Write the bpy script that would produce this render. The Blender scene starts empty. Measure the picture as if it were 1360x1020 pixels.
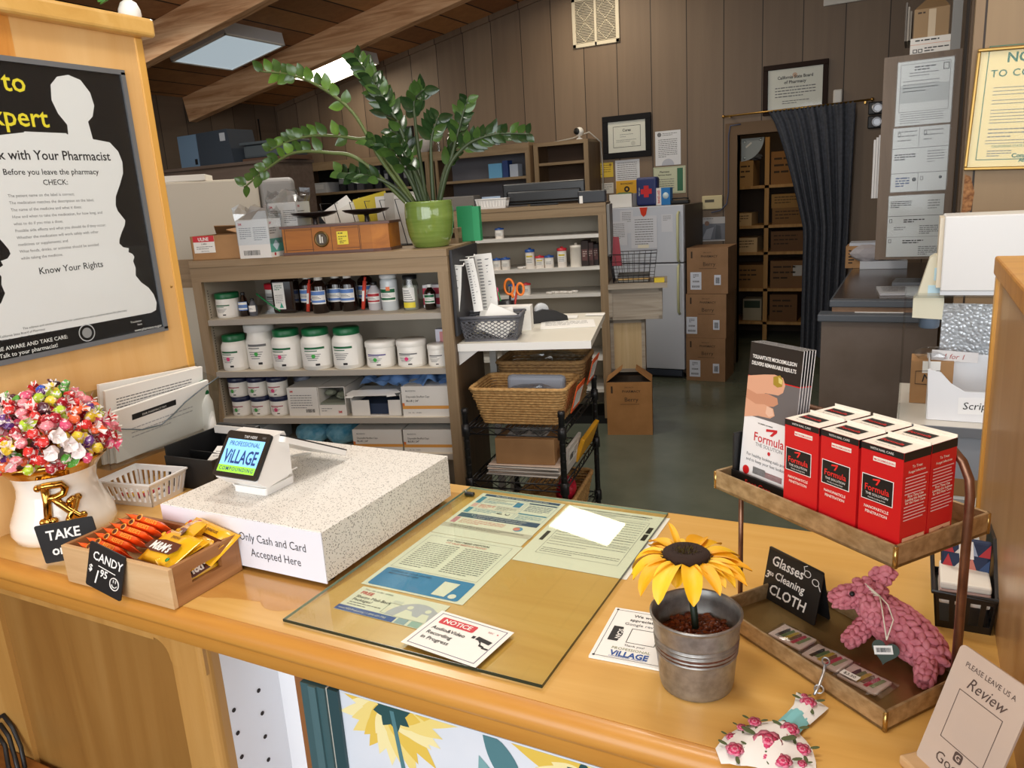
import bpy, bmesh, math, random
from mathutils import Matrix, Vector, Euler
C = bpy.context.scene.collection
scene = bpy.context.scene
PI = math.pi
# ---------------------------------------------------------------- camera
cam = bpy.data.objects.new('camera', bpy.data.cameras.new('camera'))
C.objects.link(cam)
yaw, pitch, roll = math.radians(27.9), math.radians(13.72), math.radians(-3.65)
fw = Vector((-math.sin(yaw)*math.cos(pitch), math.cos(yaw)*math.cos(pitch), -math.sin(pitch)))
r0 = Vector((math.cos(yaw), math.sin(yaw), 0)); u0 = r0.cross(fw)
rt = math.cos(roll)*r0 + math.sin(roll)*u0
up = -math.sin(roll)*r0 + math.cos(roll)*u0
m3 = Matrix((rt, up, -fw)).transposed()
cam.matrix_world = Matrix.Translation((0, 0, 1.7)) @ m3.to_4x4()
cam.data.sensor_width = 36.0
cam.data.lens = 36.0*1024/1360
cam.data.clip_start = 0.02
scene.camera = cam
# ---------------------------------------------------------------- world, lights, exposure
scene.view_settings.view_transform = 'Standard'
scene.view_settings.look = 'None'
scene.view_settings.gamma = 1.0
scene.view_settings.exposure = 0.15
w = bpy.data.worlds.new('world'); scene.world = w; w.use_nodes = True
bg = w.node_tree.nodes['Background']
bg.inputs['Color'].default_value = (0.85, 0.93, 1.0, 1); bg.inputs['Strength'].default_value = 1.3
def area(name, loc, rot, sx, sy, power, col):
    l = bpy.data.lights.new(name, 'AREA'); l.shape = 'RECTANGLE'; l.size = sx; l.size_y = sy
    l.energy = power; l.color = col
    o = bpy.data.objects.new(name, l); C.objects.link(o); o.location = loc
    o.rotation_euler = [math.radians(a) for a in rot]
    return o
area('shop_window_daylight', (0.6, -2.7, 2.1), (92, 0, 8), 6.0, 2.4, 175, (0.95, 0.98, 1.0))
area('side_fill_light', (3.0, 0.2, 2.2), (88, 0, 84), 3.0, 1.8, 40, (0.97, 0.98, 1.0))  # added fill from the right to brighten end panel and poster; no window there
area('shop_ceiling_lamp', (-0.6, 0.4, 3.9), (0, -10.7, 0), 0.65, 0.65, 26, (1.0, 0.95, 0.86))
area('front_bay_ceiling_lamp', (-0.9, 2.3, 3.9), (0, -10.7, 0), 0.65, 0.65, 30, (1.0, 0.95, 0.86))
area('middle_bay_ceiling_lamp', (-2.80, 3.6, 3.52), (0, -10.7, 0), 0.65, 0.65, 32, (1.0, 0.95, 0.86))
area('back_bay_ceiling_lamp', (-2.77, 6.62, 3.57), (0, -10.7, 0), 0.62, 0.62, 15, (1.0, 0.86, 0.66))
area('far_left_ceiling_lamp', (-5.46, 3.8, 3.02), (0, -10.7, 0), 0.65, 0.65, 16, (1.0, 0.95, 0.86))
area('right_bay_ceiling_lamp', (0.6, 2.5, 4.15), (0, -10.7, 0), 0.65, 0.65, 15, (1.0, 0.96, 0.9))
# ---------------------------------------------------------------- materials
def lin(h):
    h = h.lstrip('#'); o = []
    for i in (0, 2, 4):
        c = int(h[i:i+2], 16)/255
        o.append(c/12.92 if c <= 0.04045 else ((c+0.055)/1.055)**2.4)
    return (*o, 1)
MATS = {}
def mat(h, rough=0.5, metal=0.0, spec=0.5, emit=0.0, trans=0.0, coat=0.0, alpha=1.0, sss=0.0):
    k = (h, rough, metal, spec, emit, trans, coat, alpha, sss)
    if k in MATS: return MATS[k]
    m = bpy.data.materials.new('mat_'+h.strip('#')); m.use_nodes = True
    b = m.node_tree.nodes['Principled BSDF']
    b.inputs['Base Color'].default_value = lin(h); b.inputs['Roughness'].default_value = rough
    b.inputs['Metallic'].default_value = metal; b.inputs['Specular IOR Level'].default_value = spec
    b.inputs['Transmission Weight'].default_value = trans
    b.inputs['Coat Weight'].default_value = coat; b.inputs['Alpha'].default_value = alpha
    if emit:
        b.inputs['Emission Color'].default_value = lin(h); b.inputs['Emission Strength'].default_value = emit
    MATS[k] = m; return m
def nodes(name):
    m = bpy.data.materials.new(name); m.use_nodes = True
    t = m.node_tree; return m, t, t.nodes['Principled BSDF']
def ramp(t, fac, stops):
    r = t.nodes.new('ShaderNodeValToRGB')
    e = r.color_ramp.elements
    while len(e) < len(stops): e.new(0.5)
    for i, (p, c) in enumerate(stops): e[i].position = p; e[i].color = lin(c)
    t.links.new(fac, r.inputs['Fac']); return r.outputs['Color']
def coords(t, scale=(1, 1, 1), kind='Object'):
    tc = t.nodes.new('ShaderNodeTexCoord'); mp = t.nodes.new('ShaderNodeMapping')
    mp.inputs['Scale'].default_value = scale; t.links.new(tc.outputs[kind], mp.inputs['Vector'])
    return mp.outputs['Vector']
def noise(t, vec, scale, detail=4, rough=0.55, dist=0.0):
    n = t.nodes.new('ShaderNodeTexNoise'); n.inputs['Scale'].default_value = scale
    n.inputs['Detail'].default_value = detail; n.inputs['Roughness'].default_value = rough
    n.inputs['Distortion'].default_value = dist
    t.links.new(vec, n.inputs['Vector']); return n.outputs['Fac']
def bump(t, b, h, strength=0.2, dist=0.002):
    n = t.nodes.new('ShaderNodeBump'); n.inputs['Strength'].default_value = strength
    n.inputs['Distance'].default_value = dist; t.links.new(h, n.inputs['Height'])
    t.links.new(n.outputs['Normal'], b.inputs['Normal'])
def wood(name, dark, midc, light, axis=0, rough=0.35, coat=0.0, fine=1.0, bumps=0.1, spread=0.25):
    m, t, b = nodes(name)
    sc = [14*fine]*3; sc[axis] = 0.9*fine
    v = coords(t, sc)
    n = noise(t, v, 1.0, 6, 0.6, 1.6)
    col = ramp(t, n, [(0.5-spread, dark), (0.5, midc), (0.5+spread, light)])
    t.links.new(col, b.inputs['Base Color']); b.inputs['Roughness'].default_value = rough
    b.inputs['Coat Weight'].default_value = coat; b.inputs['Coat Roughness'].default_value = 0.12
    bump(t, b, n, bumps, 0.001); return m
def speck(name, base, specks, scale=120, thr=0.62, rough=0.4, bumps=0.0):
    m, t, b = nodes(name); v = coords(t)
    vor = t.nodes.new('ShaderNodeTexVoronoi'); vor.inputs['Scale'].default_value = scale
    t.links.new(v, vor.inputs['Vector'])
    sep = t.nodes.new('ShaderNodeSeparateColor'); t.links.new(vor.outputs['Color'], sep.inputs['Color'])
    # cell is a speck when its random value is high and the point is close to the cell centre
    lt = t.nodes.new('ShaderNodeMath'); lt.operation = 'LESS_THAN'; lt.inputs[1].default_value = 0.33
    gt = t.nodes.new('ShaderNodeMath'); gt.operation = 'GREATER_THAN'; gt.inputs[1].default_value = thr
    mu = t.nodes.new('ShaderNodeMath'); mu.operation = 'MULTIPLY'
    t.links.new(vor.outputs['Distance'], lt.inputs[0]); t.links.new(sep.outputs[0], gt.inputs[0])
    t.links.new(lt.outputs[0], mu.inputs[0]); t.links.new(gt.outputs[0], mu.inputs[1])
    c2 = ramp(t, sep.outputs[1], [(0.0, specks[0]), (0.5, specks[1]), (1.0, specks[2])])
    mx = t.nodes.new('ShaderNodeMix'); mx.data_type = 'RGBA'
    t.links.new(mu.outputs[0], mx.inputs[0]); mx.inputs[6].default_value = lin(base)
    t.links.new(c2, mx.inputs[7]); t.links.new(mx.outputs[2], b.inputs['Base Color'])
    b.inputs['Roughness'].default_value = rough; return m
def clear(name, tint='#ffffff', gloss=0.12, rough=0.05):
    m = bpy.data.materials.new(name); m.use_nodes = True; t = m.node_tree
    for n in list(t.nodes):
        if n.type != 'OUTPUT_MATERIAL': t.nodes.remove(n)
    out = [n for n in t.nodes][0]
    tr = t.nodes.new('ShaderNodeBsdfTransparent'); tr.inputs['Color'].default_value = lin(tint)
    gl = t.nodes.new('ShaderNodeBsdfGlossy'); gl.inputs['Roughness'].default_value = rough
    fr = t.nodes.new('ShaderNodeLayerWeight'); fr.inputs['Blend'].default_value = 0.5
    pw = t.nodes.new('ShaderNodeMath'); pw.operation = 'POWER'; pw.inputs[1].default_value = 4.0
    t.links.new(fr.outputs['Facing'], pw.inputs[0])
    ad = t.nodes.new('ShaderNodeMath'); ad.operation = 'MULTIPLY_ADD'
    ad.inputs[1].default_value = 0.5; ad.inputs[2].default_value = gloss
    t.links.new(pw.outputs[0], ad.inputs[0])
    mx = t.nodes.new('ShaderNodeMixShader'); t.links.new(ad.outputs[0], mx.inputs[0])
    t.links.new(tr.outputs[0], mx.inputs[1]); t.links.new(gl.outputs[0], mx.inputs[2])
    t.links.new(mx.outputs[0], out.inputs['Surface']); return m
def mottled(name, c1, c2, scale=8, rough=0.5, metal=0.0, bumps=0.05, stretch=(1, 1, 1), lo=0.35, hi=0.65):
    m, t, b = nodes(name); n = noise(t, coords(t, stretch), scale, 5)
    t.links.new(ramp(t, n, [(lo, c1), (hi, c2)]), b.inputs['Base Color'])
    b.inputs['Roughness'].default_value = rough; b.inputs['Metallic'].default_value = metal
    bump(t, b, n, bumps, 0.002); return m
def grooved(name, dark, light, pitch, offset, axis, rough=0.6, groove='#2a2018', gw=0.012):
    """boards: a dark groove every `pitch` metres along `axis`, each board its own tone"""
    m, t, b = nodes(name)
    tc = t.nodes.new('ShaderNodeTexCoord'); sp = t.nodes.new('ShaderNodeSeparateXYZ')
    t.links.new(tc.outputs['Object'], sp.inputs[0])
    def mth(op, a, bb=None):
        n = t.nodes.new('ShaderNodeMath'); n.operation = op
        for i, x in enumerate((a, bb)):
            if x is None: continue
            if isinstance(x, (int, float)): n.inputs[i].default_value = x
            else: t.links.new(x, n.inputs[i])
        return n.outputs[0]
    u = mth('DIVIDE', mth('SUBTRACT', sp.outputs[axis], offset), pitch)
    f = mth('FRACT', u); k = mth('FLOOR', u)
    d = mth('ABSOLUTE', mth('SUBTRACT', f, 0.5))
    g = mth('GREATER_THAN', d, 0.5-gw)
    wn = t.nodes.new('ShaderNodeTexWhiteNoise'); wn.noise_dimensions = '1D'; t.links.new(k, wn.inputs['W'])
    sc = [9, 9, 9]; sc[2 if axis == 0 else 1] = 0.5
    n = noise(t, coords(t, sc), 1.0, 5, 0.6, 1.0)
    fac = mth('ADD', mth('MULTIPLY', n, 0.55), mth('MULTIPLY', wn.outputs['Value'], 0.45))
    col = ramp(t, fac, [(0.25, dark), (0.75, light)])
    mx = t.nodes.new('ShaderNodeMix'); mx.data_type = 'RGBA'; t.links.new(g, mx.inputs[0])
    t.links.new(col, mx.inputs[6]); mx.inputs[7].default_value = lin(groove)
    t.links.new(mx.outputs[2], b.inputs['Base Color']); b.inputs['Roughness'].default_value = rough
    bump(t, b, mth('SUBTRACT', 1.0, g), 0.5, 0.004); return m
# ---------------------------------------------------------------- mesh builder
TXT = {}
def text_geo(s, bold=0.0, shear=0.0, space=1.0):
    k = (s, bold, shear, space)
    if k not in TXT:
        cu = bpy.data.curves.new('t', 'FONT'); cu.body = s; cu.size = 1.0; cu.resolution_u = 2
        cu.offset = bold; cu.shear = shear; cu.space_character = space
        o = bpy.data.objects.new('t', cu); C.objects.link(o)
        bpy.context.view_layer.update()
        me = o.to_mesh()
        TXT[k] = ([v.co.copy() for v in me.vertices], [tuple(p.vertices) for p in me.polygons])
        o.to_mesh_clear(); bpy.data.objects.remove(o); bpy.data.curves.remove(cu)
    return TXT[k]
I4 = Matrix.Identity(4)
def T(x=0, y=0, z=0): return Matrix.Translation((x, y, z))
def Rz(d): return Matrix.Rotation(math.radians(d), 4, 'Z')
def Rx(d): return Matrix.Rotation(math.radians(d), 4, 'X')
def Ry(d): return Matrix.Rotation(math.radians(d), 4, 'Y')
def frame(o, u, v):
    """matrix with origin o, first axis u, second axis v (normal u x v)"""
    u = Vector(u).normalized(); n = u.cross(Vector(v)).normalized(); v = n.cross(u)
    m = Matrix((u, v, n)).transposed().to_4x4(); m.translation = o; return m
class MB:
    def __init__(s, M=None): s.v = []; s.f = []; s.mi = []; s.sm = []; s.mats = []; s.M = M or I4
    def add(s, vs, fs, m, smooth=False, M=None):
        A = s.M @ M if M is not None else s.M
        b = len(s.v); s.v += [A @ Vector(p) for p in vs]
        if m not in s.mats: s.mats.append(m)
        i = s.mats.index(m)
        for f in fs: s.f.append(tuple(b+k for k in f)); s.mi.append(i); s.sm.append(smooth)
    def quad(s, p, m): s.add(p, [tuple(range(len(p)))], m)
    def box(s, x0, x1, y0, y1, z0, z1, m, bev=0.0, seg=2, M=None):
        if bev <= 0:
            vs = [(x, y, z) for z in (z0, z1) for y in (y0, y1) for x in (x0, x1)]
            s.add(vs, [(0, 2, 3, 1), (4, 5, 7, 6), (0, 1, 5, 4), (2, 6, 7, 3), (0, 4, 6, 2), (1, 3, 7, 5)], m, False, M)
            return
        bm = bmesh.new(); bmesh.ops.create_cube(bm, size=1.0)
        for v in bm.verts: v.co = Vector(((x0+x1)/2+v.co.x*(x1-x0), (y0+y1)/2+v.co.y*(y1-y0), (z0+z1)/2+v.co.z*(z1-z0)))
        bmesh.ops.bevel(bm, geom=bm.edges[:], offset=bev, segments=seg, profile=0.5, affect='EDGES')
        bm.verts.index_update()
        s.add([v.co.copy() for v in bm.verts], [tuple(v.index for v in f.verts) for f in bm.faces], m, False, M); bm.free()
    def prism(s, poly, h0, h1, m, M=None, smooth=False):
        n = len(poly); vs = [(x, y, h0) for x, y in poly]+[(x, y, h1) for x, y in poly]
        s.add(vs, [tuple(range(n-1, -1, -1)), tuple(range(n, 2*n))], m, False, M)
        s.add(vs, [(i, (i+1) % n, n+(i+1) % n, n+i) for i in range(n)], m, smooth, M)
    def lathe(s, prof, m, n=28, M=None, cap=True, smooth=True):
        vs = []; fs = []
        for r, z in prof: vs += [(r*math.cos(2*PI*k/n), r*math.sin(2*PI*k/n), z) for k in range(n)]
        for i in range(len(prof)-1):
            for k in range(n): fs.append((i*n+k, i*n+(k+1) % n, (i+1)*n+(k+1) % n, (i+1)*n+k))
        s.add(vs, fs, m, smooth, M)
        if cap:
            L = len(prof)-1
            cf = []
            if prof[0][0] > 1e-4: cf.append(tuple(range(n-1, -1, -1)))
            if prof[L][0] > 1e-4: cf.append(tuple(L*n+k for k in range(n)))
            if cf: s.add(vs, cf, m, False, M)
    def tube(s, pts, r, m, n=8, closed=False, smooth=True, flat=1.0):
        pts = [Vector(p) for p in pts]; L = len(pts); rs = r if isinstance(r, (list, tuple)) else [r]*L
        vs = []; fs = []; prev = None
        for i, p in enumerate(pts):
            a = pts[i-1] if (i > 0 or closed) else p; b = pts[(i+1) % L] if (i < L-1 or closed) else p
            d = (b-a); d = d.normalized() if d.length > 1e-9 else Vector((0, 0, 1))
            if prev is None:
                u = d.orthogonal().normalized()
            else:
                u = prev-d*prev.dot(d); u = u.normalized() if u.length > 1e-6 else d.orthogonal().normalized()
            prev = u; w_ = d.cross(u)
            for k in range(n):
                t = 2*PI*k/n; vs.append(p+rs[i]*(math.cos(t)*u+flat*math.sin(t)*w_))
        for i in range(L if closed else L-1):
            j = (i+1) % L
            for k in range(n): fs.append((i*n+k, i*n+(k+1) % n, j*n+(k+1) % n, j*n+k))
        if not closed: fs += [tuple(range(n-1, -1, -1)), tuple((L-1)*n+k for k in range(n))]
        s.add(vs, fs, m, smooth)
    def ball(s, c, r, m, sub=2, sc=(1, 1, 1), jit=0.0, M=None, rnd=None):
        bm = bmesh.new(); bmesh.ops.create_icosphere(bm, subdivisions=sub, radius=1.0)
        for v in bm.verts:
            k = 1.0+(rnd.uniform(-jit, jit) if rnd and jit else 0)
            v.co = Vector((c[0]+v.co.x*r*sc[0]*k, c[1]+v.co.y*r*sc[1]*k, c[2]+v.co.z*r*sc[2]*k))
        bm.verts.index_update()
        s.add([v.co.copy() for v in bm.verts], [tuple(v.index for v in f.verts) for f in bm.faces], m, jit == 0, M); bm.free()
    def text(s, st, size, x, y, m, al='C', z=0.0, bold=0.0, shear=0.0, sx=1.0, M=None, space=1.0, rot=0):
        vs, fs = text_geo(st, bold, shear, space)
        if not vs: return
        x0 = min(p.x for p in vs); x1 = max(p.x for p in vs)
        off = {'L': 0, 'C': -(x0+x1)/2, 'R': -x1}[al]
        A = T(x, y, z) @ Rz(rot) @ Matrix.Diagonal((size*sx, size, 1, 1))
        s.add([(p.x+off, p.y, 0) for p in vs], fs, m, False, (M @ A) if M is not None else A)
    def build(s, name, parent=None, loc=None, rz=None):
        me = bpy.data.meshes.new(name); me.from_pydata([tuple(p) for p in s.v], [], s.f)
        for m in s.mats: me.materials.append(m)
        me.polygons.foreach_set('material_index', s.mi); me.polygons.foreach_set('use_smooth', s.sm)
        me.update()
        o = bpy.data.objects.new(name, me); C.objects.link(o)
        if parent is not None: o.parent = parent
        if loc is not None: o.location = loc
        if rz is not None: o.rotation_euler.z = math.radians(rz)
        return o
def tag(o, label, cat, group=None, kind=None):
    if label: o['label'] = label
    if cat: o['category'] = cat
    if group: o['group'] = group
    if kind: o['kind'] = kind
    return o
def thing(name, label, cat, loc=(0, 0, 0), rz=0, group=None):
    o = bpy.data.objects.new(name, None); C.objects.link(o); o.empty_display_size = 0.05
    o.location = loc; o.rotation_euler.z = math.radians(rz)
    return tag(o, label, cat, group)
def struct(mb, name, loc=None): return tag(mb.build(name, loc=loc), None, None, None, 'structure')
def dup(root, loc, rz=None, label=None, group=None):
    r = root.copy(); C.objects.link(r); r.location = loc
    if rz is not None: r.rotation_euler.z = math.radians(rz)
    if label: r['label'] = label
    if group: r['group'] = group
    for ch in list(root.children):
        c = ch.copy(); C.objects.link(c); c.parent = r
        for g in list(ch.children):
            d = g.copy(); C.objects.link(d); d.parent = c
    return r
# printed sheet: origin bottom-left, first axis right, second up, third out of the paper
def sheet(mb, M, w, h, paper, items=(), t=0.0006):
    mb.box(0, w, 0, h, -t, 0, paper, M=M)
    e = 0.0003
    for it in items:
        k = it[0]
        if k == 't':      # text
            _, x, y, sz, st, m = it[:6]; kw = it[6] if len(it) > 6 else {}
            mb.text(st, sz, x, y, m, z=e*2, M=M, **kw)
        elif k == 'r':    # filled rectangle
            _, x, y, a, b, m = it; mb.add([(x, y, e), (x+a, y, e), (x+a, y+b, e), (x, y+b, e)], [(0, 1, 2, 3)], m, False, M)
        elif k == 'o':    # outlined rectangle
            _, x, y, a, b, m, lw = it
            for q in ((x, y, a, lw), (x, y+b-lw, a, lw), (x, y, lw, b), (x+a-lw, y, lw, b)):
                mb.add([(q[0], q[1], e), (q[0]+q[2], q[1], e), (q[0]+q[2], q[1]+q[3], e), (q[0], q[1]+q[3], e)], [(0, 1, 2, 3)], m, False, M)
        elif k == 'l':    # paragraph of small print: words as short bars
            _, x, y, a, n, gap, lh, m = it; rn = random.Random(int(x*9999+y*777+n))
            for i in range(n):
                cx = x; end = x+a*(1 if i < n-1 else rn.uniform(0.4, 0.8))
                while cx < end:
                    ww = min(rn.uniform(1.5, 5.0)*lh, end-cx); yy = y-i*gap
                    mb.add([(cx, yy, e), (cx+ww, yy, e), (cx+ww, yy+lh, e), (cx, yy+lh, e)], [(0, 1, 2, 3)], m, False, M)
                    cx += ww+lh*0.7
        elif k == 'p':    # filled polygon
            _, pts, m = it[:3]; mb.add([(a, b, e*(it[3] if len(it) > 3 else 1)) for a, b in pts], [tuple(range(len(pts)))], m, False, M)
        elif k == 'c':    # disc
            _, x, y, r, m = it[:5]; mb.add([(x+r*math.cos(2*PI*q/20), y+r*math.sin(2*PI*q/20), e*(it[5] if len(it) > 5 else 1.5)) for q in range(20)], [tuple(range(20))], m, False, M)
        elif k == 'b':    # bar code
            _, x, y, a, b, m = it; rn = random.Random(int(x*9999+3)); cx = x
            while cx < x+a:
                ww = rn.choice((0.012, 0.02, 0.03))*a
                mb.add([(cx, y, e), (cx+ww, y, e), (cx+ww, y+b, e), (cx, y+b, e)], [(0, 1, 2, 3)], m, False, M); cx += ww+rn.choice((0.012, 0.025))*a
def wallf(x, y, z, a=0.0):   # sheet frame on a wall facing the shop (-Y), tilted a degrees
    return frame((x, y, z), (math.cos(math.radians(a)), 0, math.sin(math.radians(a))), (-math.sin(math.radians(a)), 0, math.cos(math.radians(a))))
def arc(cx, cy, r, a0, a1, n): return [(cx+r*math.cos(math.radians(a0+(a1-a0)*i/n)), cy+r*math.sin(math.radians(a0+(a1-a0)*i/n))) for i in range(n+1)]
def rrect(w, h, r, n=5, x=0, y=0):
    return [(x+a, y+b) for a, b in arc(w-r, r, r, -90, 0, n)+arc(w-r, h-r, r, 0, 90, n)+arc(r, h-r, r, 90, 180, n)+arc(r, r, r, 180, 270, n)]
WHITE = mat('#f2f0ea', 0.55); PAPER = mat('#ebe8e0', 0.6); INK = mat('#1c1b1c', 0.6); GREYINK = mat('#6f6f70', 0.6)
BLACK = mat('#161617', 0.45); BLACKP = mat('#1a1a1c', 0.35); GLOSSW = mat('#f3f1ec', 0.15, coat=0.6)
CREAM = mat('#efe9d2', 0.55); KRAFT = mottled('kraft_board', '#a2784d', '#b1875a', 6, 0.75)
KRAFTD = mottled('dark_kraft', '#8d6a49', '#9a7553', 6, 0.75)
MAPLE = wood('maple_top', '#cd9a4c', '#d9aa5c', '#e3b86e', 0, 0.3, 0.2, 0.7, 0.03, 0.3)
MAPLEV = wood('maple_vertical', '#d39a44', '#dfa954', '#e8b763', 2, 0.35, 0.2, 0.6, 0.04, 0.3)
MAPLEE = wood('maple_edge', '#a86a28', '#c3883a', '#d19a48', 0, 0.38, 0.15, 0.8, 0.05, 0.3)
MAPLES = wood('maple_stile_shaded', '#a5773a', '#b98c4c', '#c59a5b', 2, 0.35, 0.2, 0.6, 0.04, 0.3)  # upright maple darkened for the counter front, its shade put into the colour
MAPLEF = wood('maple_front_shaded', '#7f5728', '#926a35', '#a07943', 2, 0.35, 0.2, 0.5, 0.04, 0.3)  # shade on the counter front is mixed into this darker maple
TAUPE = wood('taupe_oak', '#7b6548', '#917a5c', '#a18a6c', 0, 0.6, 0, 1.2, 0.2, 0.3)
TAUPEV = wood('taupe_oak_upright', '#7b6548', '#917a5c', '#a18a6c', 2, 0.6, 0, 1.2, 0.2, 0.3)
GREIGE = mat('#ccc1ad', 0.6); GREIGED = mat('#b8ad9b', 0.65)
STEEL = mat('#b9bcc0', 0.3, 0.9); CLEARP = clear('clear_plastic', '#f4f6f6', 0.05, 0.06); ACRYL = clear('acrylic', '#f3f4f3', 0.025, 0.03)
FILM = clear('cling_film', '#f0f2f4', 0.16, 0.14)
BRASS = mat('#b08a4a', 0.3, 0.9)
# ================================================================ the setting
def zc(x): return 4.2015+0.1893*x           # underside of the sloping roof boards
SL = math.degrees(math.atan(0.1893))
FLOORM, _t, _b = nodes('polished_concrete')
_n = noise(_t, coords(_t), 1.4, 6, 0.6)
_t.links.new(ramp(_t, _n, [(0.3, '#4f5648'), (0.55, '#62685a'), (0.75, '#6d7263')]), _b.inputs['Base Color'])
_b.inputs['Roughness'].default_value = 0.22; bump(_t, _b, noise(_t, coords(_t), 30, 3), 0.03, 0.002)
WALLB = grooved('brown_wall_boards', '#725f4d', '#86725d', 0.331, -0.605, 0)
WALLL = grooved('dark_wall_boards', '#5b4c3f', '#6d5c4c', 0.331, 0.1, 1)
WALLR = grooved('tan_wall_boards', '#80694f', '#98805f', 0.21, 0.19, 0, groove='#2a1d12', gw=0.018)
CEILM = grooved('roof_boards', '#8f603c', '#c08c5a', 0.2935, -5.036, 0, groove='#1e110a', gw=0.03)
BEAMM = wood('fir_beam', '#b07c50', '#d3a276', '#e6bc90', 0, 0.6, 0, 0.8, 0.15, 0.15)
PLASTER = mat('#b9b0a4', 0.8)
m = MB(); m.box(-7, 3.3, 0.86, 9.4, -0.05, 0, FLOORM); struct(m, 'floor')
m = MB(); m.box(-7, 3.3, -3.1, 0.86, -0.05, 0, grooved('shop_floor_planks', '#5c3215', '#7a4722', 0.12, 0, 1, 0.35)); struct(m, 'floor.001')
# back gable wall with the doorway into the store room
def gable(m, x0, x1, y0, y1, z0, mm):
    m.prism([(x0, z0), (x1, z0), (x1, zc(x1)), (x0, zc(x0))], y0, y1, mm, M=Matrix(((1, 0, 0, 0), (0, 0, 1, 0), (0, 1, 0, 0), (0, 0, 0, 1))))
m = MB(); gable(m, -6.9, -1.47, 7.42, 7.52, 0, WALLB); gable(m, -0.63, 3.3, 7.42, 7.52, 0, WALLB); gable(m, -1.47, -0.63, 7.42, 7.52, 2.10, WALLB)
struct(m, 'wall_back')
m = MB(); m.box(-6.95, -6.87, -3.1, 7.52, 0, 3.2, WALLL); struct(m, 'wall_left')
m = MB(); gable(m, 0.155, 3.3, 3.60, 3.68, 0, WALLR); struct(m, 'wall_right')
m = MB(); m.box(3.2, 3.28, -3.1, 7.52, 0, 4.9, PLASTER); struct(m, 'wall_far_right')
# shop front: wall with tall paned windows behind the photographer
m = MB()
for a, b in ((-6.95, -4.6), (-1.15, -0.85), (2.6, 3.3)): m.box(a, b, -3.15, -3.05, 0, 4.9, PLASTER)
for a, b in ((-4.6, -1.15), (-0.85, 2.6)):
    m.box(a, b, -3.15, -3.05, 0, 0.8, PLASTER); m.box(a, b, -3.15, -3.05, 3.2, 4.9, PLASTER)
struct(m, 'wall_front')
for i, (a, b) in enumerate(((-4.6, -1.15), (-0.85, 2.6))):
    m = MB(); fm = mat('#d8d4cc', 0.5)
    for k in range(7):
        x = a+(b-a)*k/6; m.box(x-0.02, x+0.02, -3.13, -3.07, 0.8, 3.2, fm)
    for k in range(4): z = 0.8+0.8*k; m.box(a, b, -3.125, -3.075, z-0.02, z+0.02, fm)
    struct(m, 'window_%d' % (i+1))
# sloping boarded roof
m = MB(); k = 1/math.cos(math.radians(SL))
m.add([(-6.95, -3.15, zc(-6.95)), (3.3, -3.15, zc(3.3)), (3.3, 7.52, zc(3.3)), (-6.95, 7.52, zc(-6.95)),
       (-6.95, -3.15, zc(-6.95)+.06), (3.3, -3.15, zc(3.3)+.06), (3.3, 7.52, zc(3.3)+.06), (-6.95, 7.52, zc(-6.95)+.06)],
      [(0, 1, 2, 3), (7, 6, 5, 4), (0, 4, 5, 1), (1, 5, 6, 2), (2, 6, 7, 3), (3, 7, 4, 0)], CEILM)
struct(m, 'ceiling')
m = MB(); m.add([(-6.87, 7.395, zc(-6.87)-.055), (3.2, 7.395, zc(3.2)-.055), (3.2, 7.395, zc(3.2)), (-6.87, 7.395, zc(-6.87)),
                 (-6.87, 7.42, zc(-6.87)-.055), (3.2, 7.42, zc(3.2)-.055), (3.2, 7.42, zc(3.2)), (-6.87, 7.42, zc(-6.87))],
                [(0, 1, 2, 3), (0, 4, 5, 1), (3, 2, 6, 7)], WALLB); struct(m, 'trim_1')
for i, y in enumerate((6.05, 4.55, 3.05, 1.55)):
    m = MB(); L = 10.1*k
    m.box(0, L, 0, 0.1, -0.252, 0, BEAMM, bev=0.006, M=T(-6.87, y, zc(-6.87)) @ Ry(-SL))
    o = struct(m, 'trim_%d' % (i+2))
# door casing
m = MB(); cm = mat('#6f5943', 0.7, spec=.25)
m.box(-1.575, -1.47, 7.39, 7.52, 0, 2.20, cm); m.box(-0.63, -0.525, 7.39, 7.52, 0, 2.20, cm); m.box(-1.575, -0.525, 7.388, 7.52, 2.10, 2.205, cm)
struct(m, 'trim_6')
# store room behind
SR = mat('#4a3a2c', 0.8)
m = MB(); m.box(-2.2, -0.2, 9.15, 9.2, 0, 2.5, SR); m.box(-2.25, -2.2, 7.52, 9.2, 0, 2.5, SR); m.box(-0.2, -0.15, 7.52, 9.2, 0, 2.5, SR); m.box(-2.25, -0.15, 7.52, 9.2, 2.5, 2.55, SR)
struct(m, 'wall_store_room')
sl = bpy.data.lights.new('store_room_lamp', 'POINT'); sl.energy = 5; sl.color = (1, 0.8, 0.5); sl.shadow_soft_size = 0.1
so = bpy.data.objects.new('store_room_lamp', sl); C.objects.link(so); so.location = (-1.2, 7.9, 2.35)
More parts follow.
